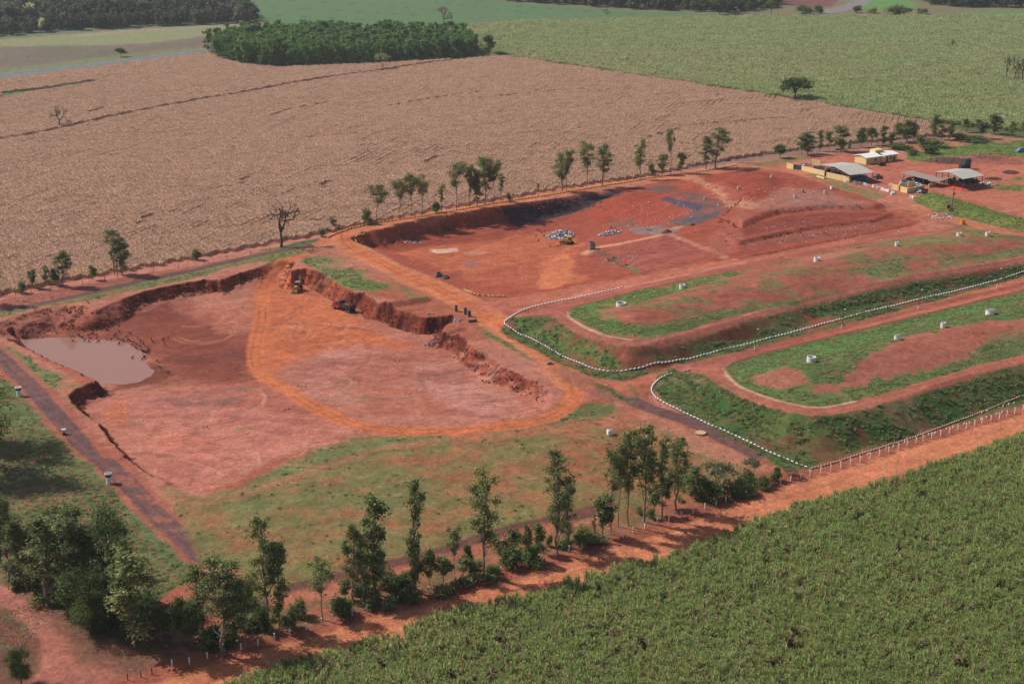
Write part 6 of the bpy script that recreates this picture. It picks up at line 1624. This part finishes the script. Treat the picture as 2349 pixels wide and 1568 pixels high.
# ---- bulldozer pushing refuse
bd = thing('bulldozer', G(1302, 560), 2.75, 'yellow bulldozer with dark tracks working at the white refuse heap', 'bulldozer')
for s_ in (-1, 1):
    part('track', MB().box((0, s_ * 1.0, .5), (3.2, .55, .95), 0, .9), BLACK, bd); part('side_frame', MB().box((0, s_ * 1.3, .5), (2.4, .06, .3)), DGREY, bd)
part('engine_hood', MB().box((.8, 0, 1.35), (1.9, 1.2, .9), 0, .92), YELD, bd); part('body', MB().box((-.6, 0, 1.1), (1.6, 1.6, .9)), YELD, bd)
part('canopy', MB().box((-.5, 0, 2.7), (1.7, 1.7, .12)), YELD, bd)
for x_ in (-1.2, .2):
    for s_ in (-1, 1): part('canopy_post', MB().box((x_, s_ * .75, 2.1), (.1, .1, 1.2)), DGREY, bd)
part('seat', MB().box((-.6, 0, 1.75), (.6, .6, .5)), BLACK, bd); part('exhaust', MB().bar((1.1, .3, 1.8), (1.1, .3, 2.6), .06), DGREY, bd)
part('blade', MB().box((2.3, 0, .7), (.25, 3.2, 1.1)), YELD, bd)
for s_ in (-1, 1): part('push_arm', MB().bar((0, s_ * 1.35, .5), (2.2, s_ * 1.35, .5), .1), YELD, bd)
part('ripper', MB().box((-1.8, 0, .7), (.4, 1.2, .5)).bar((-2.0, 0, .8), (-2.3, 0, .1), .1), DGREY, bd)

# ---- water in the excavation
WM, n_, l_, b_ = mat_new('muddy_water', .04, .5)
b_.inputs['Base Color'].default_value = (*alb(176, 126, 108), 1); b_.inputs['IOR'].default_value = 1.33
tc_ = n_.new('ShaderNodeTexCoord'); nz_ = n_.new('ShaderNodeTexNoise'); nz_.inputs['Scale'].default_value = .9; nz_.inputs['Detail'].default_value = 3
bp_ = n_.new('ShaderNodeBump'); bp_.inputs['Strength'].default_value = .06; bp_.inputs['Distance'].default_value = .05
l_.new(tc_.outputs['Object'], nz_.inputs['Vector']); l_.new(nz_.outputs['Fac'], bp_.inputs['Height']); l_.new(bp_.outputs[0], b_.inputs['Normal'])

wv = [(x, y, 0) for x, y in mk(POND, WATER_Z)]
cxw = sum(a for a, b, c in wv) / len(wv); cyw = sum(b for a, b, c in wv) / len(wv)
wb_ = MB(); wb_.add([(cxw + (a - cxw) * 1.05, cyw + (b - cyw) * 1.05, WATER_Z) for a, b, c in wv], [tuple(range(len(wv)))])
wo_ = link('pond_water', wb_.mesh('pond_water', WM), None, None, 0, 'still muddy pink water in the deep left corner of the excavation', 'water', None, 'structure')
# ---- black birds round the pond
def bird_mesh():
    b = MB()
    V = []; F = []
    prof = [(-.42, .02, .30), (-.25, .09, .34), (-.05, .15, .38), (.12, .13, .45), (.22, .06, .55), (.30, .055, .62), (.40, .01, .60)]
    for x, r, z in prof:
        for j in range(6):
            q = 2 * math.pi * j / 6; V.append((x, r * math.cos(q), z + r * 1.1 * math.sin(q)))
    for i in range(len(prof) - 1):
        for j in range(6): F.append((i * 6 + j, i * 6 + (j + 1) % 6, (i + 1) * 6 + (j + 1) % 6, (i + 1) * 6 + j))
    b.add(V, F); b.bar((0, .06, .3), (0, .06, 0), .02, 3); b.bar((0, -.06, .3), (0, -.06, 0), .02, 3); b.box((-.5, 0, .28), (.22, .16, .03))
    return b.mesh('vulture', BIRD, True)
bme = bird_mesh()
bp5 = [(970,525),(1003,517),(1018,598),(1096,495),(1104,525),(1150,535),(1178,575),(1232,592),(1250,555),(1226,508),(1262,492),(1293,480),(1345,508),(1340,547),(1372,598),(1352,388),(1500,435),(1470,550),(1545,565),(1585,510),(1608,495),(1650,458),(1635,562),(1685,570),(1715,577),(1752,530),(1770,575),(1797,580),(1800,487),(1845,607),(1655,625),(1822,640),(1870,672),(1893,690),(1890,632),(1945,652),(1905,540),(1950,588),(1990,625),(1965,715),(1985,728),(2010,735),(2035,740),(2050,690),(2070,712),(2098,565),(2112,592),(2255,575),(2268,555),(2280,630),(2330,548),(2058,738),(1975,832),(1997,812),(2000,800),(1842,832),(950,430),(985,350),(750,425),(778,470),(552,467),(618,485),(270,567),(2215,955),(2332,1020),(1222,58),(463,125),(503,120),(2175,860)]
for q in bp5:
    x, y, z = G(q[0] / 6.036, 685.7 + q[1] / 6.036 + 2)
    z = max(z, WATER_Z - .12)
    o = link('vulture', bme, None, (x, y, z), RNG.rand() * 6.28, 'small black vulture standing in the flock at the muddy pond', 'bird', 'black vultures at the pond'); o.scale = (1.25,) * 3
def R4(x, y): return ((1320 + x / 9.79) / 1.0792, (540 + y / 9.79) / 1.0792)
for q in ((255,215),(95,310),(65,450),(265,450),(265,345),(130,570),(410,700),(600,700),(655,685),(1885,260),(210,380),(160,330)):
    o = link('vulture', bme, None, G(*R4(*q)), RNG.rand() * 6.28, 'black vulture on the orange ground left of the white refuse heap', 'bird', 'black vultures near the refuse heap'); o.scale = (1.25,) * 3
# ------------------------------------------------------------------ trees: photo x, y of the foot, height, crown width, kind, individual, label
TREES = [
 (-70,1015,250,170,'broad',1,'second large tree outside the left edge shading the planting pits'),
 (2,1292,165,80,'column',2,'dark tree filling the left edge above the dirt clearing'),
 (42,1310,150,84,'gum',9,'olive tree behind the two thin ones at the left edge'),
 (140,1352,205,100,'gum',11,'tall crown between the left edge and the biggest dark crown'),
 (196,1368,225,96,'column',5,'dark column crown merging with the biggest crown on its left'),
 (282,1412,190,92,'column',3,'dark leafy tree merging with the biggest crown on its right'),
 (345,1452,120,80,'round',0,'low dense tree below the blue green one'),
 (170,1420,120,90,'round',3,'low dense tree left of the leaning white footed tree'),
 (440,1480,110,70,'round',1,'dark low tree in front of the light green multi stemmed one'),
 # front row, left to right
 (20,1329,215,62,'gum',0,'tall dark eucalyptus cut by the left edge above the dirt clearing'),
 (62,1352,180,95,'light',0,'pale thin tree right beside the tall dark one at the left edge'),
 (110,1388,215,125,'light',1,'broad pale olive tree between the left edge trees and the big dark crown'),
 (172,1395,225,105,'light',2,'pale tree partly hidden behind the biggest crown at lower left'),
 (248,1385,250,150,'broad',0,'biggest and darkest crown of the lower left cluster beside the paved road'),
 (212,1450,165,135,'broad',1,'leaning broad tree with a white painted trunk at lower left'),
 (310,1482,245,125,'column',0,'tall blue green tree with a white painted foot in front of the big crown'),
 (372,1470,105,60,'round',0,'low dark tree in the shade between the white footed tree and the light one'),
 (410,1468,118,62,'round',1,'low dark tree with an even crown right of the shaded gap'),
 (512,1503,240,130,'light',3,'light green many stemmed tree standing at the start of the white post line'),
 (462,1452,185,85,'light',4,'pale thin tree behind the end of the left paved road'),
 (566,1476,172,52,'gumtop',0,'small dark crown on a bare trunk between the light tree and the tall pair'),
 (617,1447,283,66,'gum',1,'tallest of the pair with a bare spike top, left of the narrower one'),
 (642,1447,222,48,'column',1,'narrower right tree of the tall pair by the white posts'),
 (597,1450,62,38,'dark',0,'dark bush at the feet of the tall pair, left side'),
 (683,1413,52,38,'bush',0,'small grey green bush right of the tall pair'),
 (665,1440,42,30,'bush',1,'low bush behind the white posts below the tall pair'),
 (740,1422,148,62,'gumtop',1,'small dark two headed tree over the end of the brown strip'),
 (781,1417,54,60,'dark',1,'round dark green bush right of the small two headed tree'),
 (792,1375,52,30,'young',0,'slender young tree above the round dark bush'),
 (812,1386,200,48,'light',5,'pale slender double stem left of the dense tall column'),
 (832,1378,150,40,'light',6,'thin pale stem between the slender one and the dense tall column'),
 (859,1362,247,74,'column',2,'dense tall leafy column with light green top over the olive grass'),
 (885,1347,44,40,'bush',2,'left bush of the two in front of the brown strip'),
 (912,1352,48,58,'dark',2,'wide dark bush right of the dense tall column'),
 (950,1356,118,46,'young',1,'thick leafy base shrub under the leaning sparse tree'),
 (953,1358,280,52,'sparse',0,'tall sparse grey tree leaning right over the grass'),
 (985,1340,88,36,'round',2,'small dark crown right of the leaning sparse tree'),
 (1016,1336,72,44,'young',2,'reddish thin shrub below the small dark crowns'),
 (1043,1328,130,31,'gumtop',2,'small tree with a compact dark head above the brown strip'),
 (1063,1320,50,36,'young',3,'thin shrub under the compact dark headed tree'),
 (1075,1302,62,23,'round',3,'tiny round headed tree beside the brown strip'),
 (1088,1320,38,30,'bush',3,'small bush left of the straight tall tree'),
 (1110,1321,265,68,'gum',2,'straight tall tree alone on the grass with a full round top'),
 (1130,1325,36,30,'bush',4,'thin low shrub at the right foot of the straight tall tree'),
 (1172,1300,52,44,'dark',3,'wide dark bush in front of the small light headed trees'),
 (1208,1290,95,27,'young',4,'left of two small trees with narrow heads near the road'),
 (1218,1287,46,36,'bright',0,'bright green round bush by the white posts'),
 (1238,1268,80,31,'young',5,'right of two small trees with narrow heads near the road'),
 (1260,1252,32,20,'bush',5,'tiny bush right of the two narrow headed small trees'),
 (1278,1271,255,60,'light',7,'very tall light green tree with a white trunk foot, left of the tall grove'),
 (1300,1256,152,44,'light',8,'shorter light green tree behind the very tall light one'),
 (1335,1250,44,52,'bush',6,'low spreading bush between the light tall tree and the grove'),
 (1362,1238,62,16,'sparse',1,'thin almost leafless stem left of the grove'),
 (1381,1230,112,52,'young',6,'leftmost dark headed small tree of the grove'),
 (1400,1225,205,46,'gumtop',3,'tall thin tree at the left side of the grove'),
 (1418,1208,222,46,'gumtop',4,'second tall tree of the grove with a flat high crown'),
 (1440,1205,236,44,'gum',3,'third tall tree of the grove with a dark trunk'),
 (1477,1197,238,62,'gum',4,'tallest of the grove with the biggest rounded top'),
 (1518,1191,208,38,'sparse',2,'thin tree right of the tallest of the grove'),
 (1500,1180,80,36,'young',7,'small leafy tree among the grove trunks'),
 (1526,1165,78,40,'round',4,'dark mid height crown behind the right end of the grove'),
 (1551,1172,182,58,'gum',5,'rightmost tall tree of the grove with a drooping crown'),
 (1492,1188,24,24,'bush',7,'tiny bush between the trunks of the grove'),
 (1590,1142,82,50,'light',9,'mid height light tree just right of the grove'),
 (1648,1125,68,98,'acacia',0,'wide flat topped acacia right of the grove'),
 (1625,1150,56,70,'dark',4,'dark mass of bush under the wide flat acacia'),
 (1722,1100,56,50,'acacia',1,'smaller flat topped acacia near the white tyre corner'),
 (1708,1135,38,58,'bush',8,'low bush in front of the smaller acacia'),
 (1680,1140,32,44,'dark',5,'dark low bush between the two acacias'),
 (1750,1120,30,40,'bush',9,'low bush at the road side right of the smaller acacia'),
 (1780,1103,36,28,'bright',1,'green upright bush near the corner of the tyre rows'),
 (1812,1092,26,48,'acacia',2,'lowest flat shrub closest to the tyre row corner'),
 (50,1572,104,74,'broad',0,'dark round topped pine alone in the bottom left corner'),
 (-64,1085,250,190,'broad',2,'large tree just outside the left edge whose shade falls on the planted grass'),
 (-20,700,80,60,'gum',6,'tree at the left edge shading the dark upper road'),
 # upper left row
 (50,672,32,24,'bush',0,'leftmost small dark bush beside the pale track'),
 (76,662,50,27,'young',8,'dense small tree second from left on the pale track'),
 (107,652,42,24,'young',9,'pale small tree left of the leafy pair on the track'),
 (128,655,40,32,'round',5,'dark low tree in front of the taller one at left'),
 (147,657,84,50,'gum',7,'taller loose crowned tree of the left track group'),
 (214,642,38,24,'young',10,'single small tree between the left group and the lamp post tree'),
 (262,628,104,44,'gum',8,'left stem of the dark double crowned tree behind the lamp post'),
 (280,630,84,50,'column',3,'darker right crown of the double tree behind the lamp post'),
 (453,597,26,23,'bush',1,'round bush alone on the verge left of the leafless tree'),
 (645,567,96,80,'bare',0,'large black leafless tree at the edge of the dry maize'),
 (738,543,21,18,'bush',2,'small bush just left of the yellow tyre bend'),
 (765,525,26,20,'young',11,'small bright tree in front of the maize by the tyre bend'),
 # row behind the cell
 (841,514,34,30,'bush',3,'leftmost low bush of the row behind the waste cell'),
 (864,510,82,52,'gumtop',5,'round dark crowned tree at the left end of the row behind the cell'),
 (917,500,88,46,'gumtop',6,'left tree of the three crowned clump behind the cell'),
 (943,496,96,44,'gumtop',7,'middle tree of the three crowned clump behind the cell'),
 (968,494,90,42,'gumtop',8,'right tree of the three crowned clump behind the cell'),
 (1000,488,27,20,'bright',2,'bright green conical bush on the tyre row'),
 (1012,486,62,24,'sparse',3,'thin ragged tree left of the big clump behind the cell'),
 (1047,481,104,52,'gumtop',9,'wide crowned tree opening the big clump behind the cell'),
 (1077,477,100,30,'gum',9,'narrow pale tree in the gap of the big clump'),
 (1094,474,84,34,'column',4,'dark low crowned tree in the middle of the big clump'),
 (1112,471,108,52,'gum',10,'highest tree of the big clump behind the cell'),
 (1132,467,98,40,'gumtop',0,'tree with a high right leaning crown ending the big clump'),
 (1150,464,62,28,'sparse',4,'thin tree under the right side of the big clump'),
 (1167,462,19,13,'dark',0,'tiny dark bush just right of the big clump'),
 (1235,450,30,13,'sparse',5,'tiny sparse sapling alone between the two groups'),
 (1288,440,78,40,'gum',11,'left low branched stem of the stepped crowned tree'),
 (1297,440,94,40,'gumtop',1,'stepped crowned tree with its crown climbing to the left'),
 (1345,432,102,50,'gumtop',2,'umbrella crowned tree with a pale straight trunk'),
 (1382,428,95,42,'gum',12,'loose open crowned tree right of the umbrella crowned one'),
 (1467,413,90,31,'gum',13,'slim tree standing alone above the shaded wall'),
 (1493,402,29,19,'bush',4,'small dark bush left of the leafy young tree'),
 (1519,403,47,32,'young',0,'leafy young tree at the foot of the two storey crown'),
 (1537,401,100,27,'gumtop',3,'tall slim tree with two separate leaf clouds'),
 (1561,399,47,26,'young',1,'dark young tree right of the slim two cloud tree'),
 (1618,388,72,36,'light',0,'pale feathery tree left of the big rounded one'),
 (1641,388,92,56,'gum',14,'large rounded open tree at the right end of the row'),
 # by the sheds
 (1789,363,32,31,'round',0,'dense round tree alone left of the yellow compound'),
 (1838,357,42,24,'young',2,'small tree left of the dark pair above the yellow wall'),
 (1852,354,46,28,'column',0,'dark dense tree above the yellow wall'),
 (1879,348,43,18,'light',2,'thin pale tree between the dark ones above the sorting shed'),
 (1902,343,38,20,'young',3,'small dark tree left of the biggest one above the shed'),
 (1926,348,54,34,'column',1,'biggest dark tree above the sorting shed roof'),
 (1973,338,41,26,'round',1,'dark oval tree above the left white roof'),
 (1998,335,38,24,'young',4,'pale oval tree between two dark ones above the office'),
 (2024,333,39,20,'column',2,'pointed dark tree above the office tower'),
 (2046,334,27,19,'light',3,'small pale shrub right of the office tower'),
 (2062,328,43,25,'young',5,'tree left in the triple clump beyond the office'),
 (2079,325,44,26,'column',3,'middle tree in the triple clump beyond the office'),
 (2095,326,41,21,'young',6,'right tree in the triple clump beyond the office'),
 (2115,335,22,32,'bush',5,'bushy undergrowth right of the triple clump'),
 (2143,313,43,25,'column',4,'dark upright tree at the corner of the maize and cane'),
 (2160,321,32,21,'light',4,'pale shrub right of the dark upright corner tree'),
 (2177,324,40,17,'column',5,'slim dark tree before the gap in the far row'),
 (2197,320,14,34,'dark',1,'low wide dark bush in the far row'),
 (2216,304,28,26,'young',7,'pale round tree on the bare red patch of the far row'),
 (2248,318,42,27,'young',8,'loose tree left of the dark leaning one at the far right'),
 (2280,308,42,26,'column',0,'dark leaning tree near the right end of the far row'),
 (2318,314,31,15,'light',5,'small pale tree before the right edge'),
 (2346,306,24,16,'young',9,'last dark tree of the far row at the right edge'),
 (2130,353,20,37,'dark',2,'rounded green bush on the lawn above the brush heap'),
 (2092,356,13,24,'bush',6,'small low bush between office and round lawn bush'),
 (2140,336,12,60,'bush',7,'strip of low shrubs at the upper edge of the lawn'),
 (2060,340,11,50,'dark',3,'dark strip of shrubs under the triple clump'),
 (2230,324,9,60,'dark',4,'low dark shrubs along the lawn under the far row'),
 # lone trees in the fields
 (1822,233,50,62,'lone',0,'round dark tree at the edge of dry maize and green cane'),
 (1122,129,43,28,'round',2,'upright tree just right of the plantation block'),
 (1147,131,13,24,'dark',5,'dark patch of shrub at the corner of plantation and cane'),
 (877,161,36,40,'acacia',0,'flat topped acacia standing in the maize before the plantation'),
 (278,131,21,28,'round',3,'small round topped tree beside the highway at left'),
 (138,292,48,50,'bare',1,'lone leafless tree with a fan crown in the left maize'),
 (1018,57,38,36,'pinkish',0,'pinkish bare branched tree at the edge of the bright green field'),
 (1390,36,15,15,'pinkish',1,'tiny reddish tree on the far green field edge'),
 (2184,112,21,13,'bare',2,'tiny leafless tree in the middle of the far cane'),
 (2306,187,58,24,'bare',0,'left leafless tree of the group at the right edge'),
 (2326,192,62,26,'bare',1,'middle leafless tree of the group at the right edge'),
 (2343,194,60,22,'bare',2,'right leafless tree of the group at the right edge'),
 (2280,183,12,14,'bush',8,'small bush left of the leafless group at the right edge'),
 (1650,34,44,50,'lone',1,'large dark tree on the horizon left of the brown field'),
 (1717,33,26,22,'round',4,'small tree on the horizon between two bigger ones'),
 (1768,35,32,40,'lone',2,'medium green tree on the horizon before the brown field'),
 (1845,33,20,52,'bush',9,'spreading bush on the horizon below the brown field'),
 (1875,31,18,28,'dark',1,'dark bush on the horizon left of the curving road'),
 (1965,30,18,24,'dark',2,'dark bush right of the curving road'),
 (2000,31,14,26,'bush',0,'low bush second right of the curving road'),
 (2065,36,22,64,'bush',1,'widest bush clump on the right horizon'),
 (2115,33,14,30,'bush',2,'pale bush right of the widest clump'),
 (75,66,52,34,'flower',0,'cream flowering tree standing out of the left forest'),
 (97,75,30,18,'flower',1,'paler smaller crown in front of the cream flowering tree'),
 (407,26,32,24,'flower',2,'small cream flowering crown at the top of the forest'),
 (470,22,34,18,'column',1,'dark pointed tree at the right end of the forest'),
 (500,26,22,24,'lone',0,'dark crown on the right shoulder of the forest'),
]
NSHED = next(i for i, t in enumerate(TREES) if 'dense round tree alone left' in t[6])
NFRONT = next(i for i, t in enumerate(TREES) if 'leftmost small dark bush' in t[6])
for i, (px, py, hp, wp_, st, k, lb) in enumerate(TREES):
    if NSHED <= i < NSHED + 30: wp_ *= 1.28; hp *= 1.08
    if i < NFRONT and 560 < px < 1600 and wp_ > 25: wp_ *= 1.22
    grp = ('roadside trees along the white posts' if i < NFRONT else None)
    i -= NFRONT - 66
    if 66 <= i < 77: grp = 'trees along the pale track at left'
    elif 77 <= i < 101: grp = 'trees behind the waste cell'
    elif 101 <= i < 130: grp = 'trees beyond the sheds'
    elif i >= 130: grp = 'lone trees in the far fields'
    place_tree(px, py, hp, wp_, st, k, lb, group=grp)

# ------------------------------------------------------------------ grass tufts and weeds
def tuft(seed, cols, h=.3, n=26, R=.45, w=.05):
    rs = np.random.RandomState(seed)
    B_ = np.stack([rs.normal(size=n) * R * .5, rs.normal(size=n) * R * .5, np.zeros(n)], 1)
    V, F, c = blades(rs, B_, h, w, cols, .22); return mesh_np('grass_tuft', V, F, LEAF2, c)
def weed(seed, cols, h=.7, R=.7, n=70):
    rs = np.random.RandomState(seed)
    V, F, c = leaf_cloud([(0, 0, h * .45, R, R, h * .5), (R * .5, .2, h * .3, R * .6, R * .6, h * .35)], n, .17, cols, rs, .1); V[:, 2] = np.maximum(V[:, 2], .0)
    return mesh_np('weed_clump', V, F, LEAF2, c)
rows_ = slice(0, np.searchsorted(ys, 640))
Cg = C[rows_]; green = np.clip((Cg[..., 1] / (Cg[..., 0] + 1e-4) - .78) * 3.2, 0, 1)
cl_ = cls[rows_]
okc = np.isin(cl_, [CLS.index(c) for c in ('lawn', 'landfill_mound', 'ground')])
def sample(prob_per_m2, mask, seed):
    rs = np.random.RandomState(seed)
    Xr, Yr = GX[rows_], GY[rows_]
    area = np.abs(np.gradient(Xr, axis=1) * np.gradient(Yr, axis=0))
    cnt = rs.poisson(np.clip(prob_per_m2 * area * mask, 0, 5))
    cnt[:, :5] = 0; cnt[:, -5:] = 0
    r_, c_ = np.nonzero(cnt); rep = cnt[r_, c_]; r_ = np.repeat(r_, rep); c_ = np.repeat(c_, rep)
    x = Xr[r_, c_] + (rs.rand(len(r_)) - .5) * .5; y = Yr[r_, c_] + (rs.rand(len(r_)) - .5) * .5
    return np.stack([x, y, hz(x, y) - .02], 1)
clump = sstep(.42, .62, fbm(GX[rows_], GY[rows_], 2.4, 4, 5))
P1 = sample(1.6, (1 - .7 * (sdist(Gp(FG), GX[rows_], GY[rows_]) > 0)) * green * okc * (.25 + clump), 1)
TC = [alb(102, 118, 62), alb(116, 128, 70), alb(130, 136, 80), alb(152, 146, 100)]
TD = [alb(156, 142, 100), alb(170, 150, 116), alb(128, 124, 78)]
n = len(P1)
gn_scatter('grass', P1, RNG.rand(n) * 6.28, RNG.uniform(.6, 1.4, n), RNG.randint(0, 6, n), [tuft(200 + k, TC if k < 4 else TD, .2 if k % 2 else .27) for k in range(6)], 'short green and straw coloured grass over the lawns and mounds', 'grass')
print('grass', n)
slopeA = np.zeros_like(green)
for w in (SA, SB):
    slopeA = np.maximum(slopeA, (sdist(w, GX[rows_], GY[rows_]) > 0).astype(float))
topm = np.zeros_like(green)
for w in (domeA_w, domeB_w, moundA_w, moundB_w):
    topm = np.maximum(topm, (sdist(w, GX[rows_], GY[rows_]) > 0).astype(float))
P2 = sample(1.3, green * slopeA * (1 - topm) * (.15 + clump), 2)
n = len(P2)
WC = [alb(78, 100, 56), alb(92, 114, 64), alb(106, 122, 74), alb(134, 130, 92)]
gn_scatter('weeds', P2, RNG.rand(n) * 6.28, RNG.uniform(.22, .85, n) * (.7 + .6 * fbm(P2[:, 0], P2[:, 1], 6, 3, 2)), RNG.randint(0, 5, n), [weed(300 + k, WC) for k in range(5)], 'dark green weeds covering the side slopes of the two mounds', 'weeds')
print('weeds', n)
vb = np.zeros_like(green)
for pl in ([(375,1120),(465,1142),(560,1118),(640,1068),(820,1000),(1400,925),(1560,985),(1740,1080),(1400,1180),(1100,1245),(700,1345),(600,1370),(440,1240)], [(140,1390),(250,1440),(400,1470),(700,1400),(1100,1300),(1400,1210),(1800,1110),(1700,1100),(1400,1170),(1100,1250),(700,1350),(400,1430)], [(2100,455),(2190,455),(2348,500),(2348,532),(2240,510)],
           [(0,680),(300,640),(690,560),(560,606),(200,700),(0,745)], [(-300,900),(0,950),(120,1060),(300,1250),(420,1330),(300,1400),(100,1380),(-300,1300)], [(200,1470),(400,1500),(560,1480),(420,1540),(250,1520)]):
    vb = np.maximum(vb, (sdist(Gp(pl), GX[rows_], GY[rows_]) > 0).astype(float))
P3 = sample(.04, vb * (cl_ != CLS.index('dirt_road')) * (cl_ != CLS.index('paved_road')) * (.1 + clump * 1.5), 3)
n = len(P3)
gn_scatter('low_weeds', P3, RNG.rand(n) * 6.28, RNG.uniform(.25, .8, n), RNG.randint(0, 5, n), [weed(320 + k, [alb(84, 104, 56), alb(104, 116, 66), alb(134, 124, 84)], .5, .7, 50) for k in range(5)], 'scattered low weeds on the verges and rough grass', 'weeds')
print('low weeds', n)
ug = np.zeros_like(green)
for pl, a_ in ((VERGE, .8), ([(0,1290),(120,1330),(300,1400),(520,1400),(640,1400),(600,1500),(470,1495),(330,1475),(180,1440),(60,1370),(0,1345)], 1.3), ([(1560,1120),(1800,1080),(1830,1100),(1640,1165)], 1.2), ([(1100,1240),(1300,1190),(1440,1180),(1300,1260),(1100,1310)], .5)):
    ug = np.maximum(ug, a_ * (sdist(Gp(pl), GX[rows_], GY[rows_]) > 0).astype(float))
P5 = sample(.15, ug * (cl_ != CLS.index('dirt_road')) * (cl_ != CLS.index('paved_road')) * sstep(.45, .62, fbm(GX[rows_], GY[rows_], 7, 3, 4)) * 1.6, 6)
n = len(P5)
gn_scatter('undergrowth', P5, RNG.rand(n) * 6.28, RNG.uniform(.6, 1.7, n), RNG.randint(0, 6, n), [weed(340 + k, DKC if k % 2 else GUMC, 1.5, 1.0, 320) for k in range(6)], 'dark low undergrowth between the roadside trees', 'undergrowth')
print('undergrowth', n)
# clods and stones at the foot of the cut faces and over bare soil
bare = ((cl_ == CLS.index('excavation_pit')) | (cl_ == CLS.index('landfill_cell'))).astype(float)
gyy, gxx = np.gradient(H[rows_]); slp = np.sqrt((gxx / (np.gradient(GX[rows_], axis=1) + 1e-6)) ** 2 + (gyy / (np.gradient(GY[rows_], axis=0) + 1e-6)) ** 2)
near_wall = sstep(.25, .8, slp)
P4 = sample(.9, bare * (near_wall * .8 + .002), 4); n = len(P4)
def clod(seed):
    rs = np.random.RandomState(seed); V, F, K = [], [], []
    for i in range(4):
        p = rs.normal(size=(6, 3)) * .15 + np.array([(1, 0, 0), (-1, 0, 0), (0, 1, 0), (0, -1, 0), (0, 0, .8), (0, 0, -.8)]); p = p * rs.uniform(.1, .3) + rs.normal(size=3) * [.4, .4, 0] + [0, 0, .05]
        V.append(p); F.append(np.array([(0, 2, 4), (2, 1, 4), (1, 3, 4), (3, 0, 4), (2, 0, 5), (1, 2, 5), (3, 1, 5), (0, 3, 5)]) + i * 6); K.append(np.tile(alb(150, 82, 62) * rs.uniform(.7, 1.2), (6, 1)))
    return mesh_np('clod', np.concatenate(V), np.concatenate(F), LITTER, np.concatenate(K))
gn_scatter('soil_clods', P4, RNG.rand(n) * 6.28, RNG.uniform(.5, 1.5, n), RNG.randint(0, 4, n), [clod(k) for k in range(4)], 'red clods of earth on and below the cut faces of the pit and cell', 'soil clods')
print('clods', n)

# ------------------------------------------------------------------ air
hzb = MB().box((0, 4750, 55.5), (21000, 10100, 129.0))
hm = bpy.data.materials.new('haze'); hm.use_nodes = True; hn = hm.node_tree.nodes
for x_ in list(hn): hn.remove(x_)
ho = hn.new('ShaderNodeOutputMaterial'); pv = hn.new('ShaderNodeVolumePrincipled')
pv.inputs['Color'].default_value = (.90, .93, 1, 1); pv.inputs['Density'].default_value = .00009; pv.inputs['Anisotropy'].default_value = .3
hm.node_tree.links.new(pv.outputs[0], ho.inputs['Volume'])
link('haze', hzb.mesh('haze', hm), None, None, 0, 'thin pale blue air over the whole landscape', 'haze', None, 'stuff')
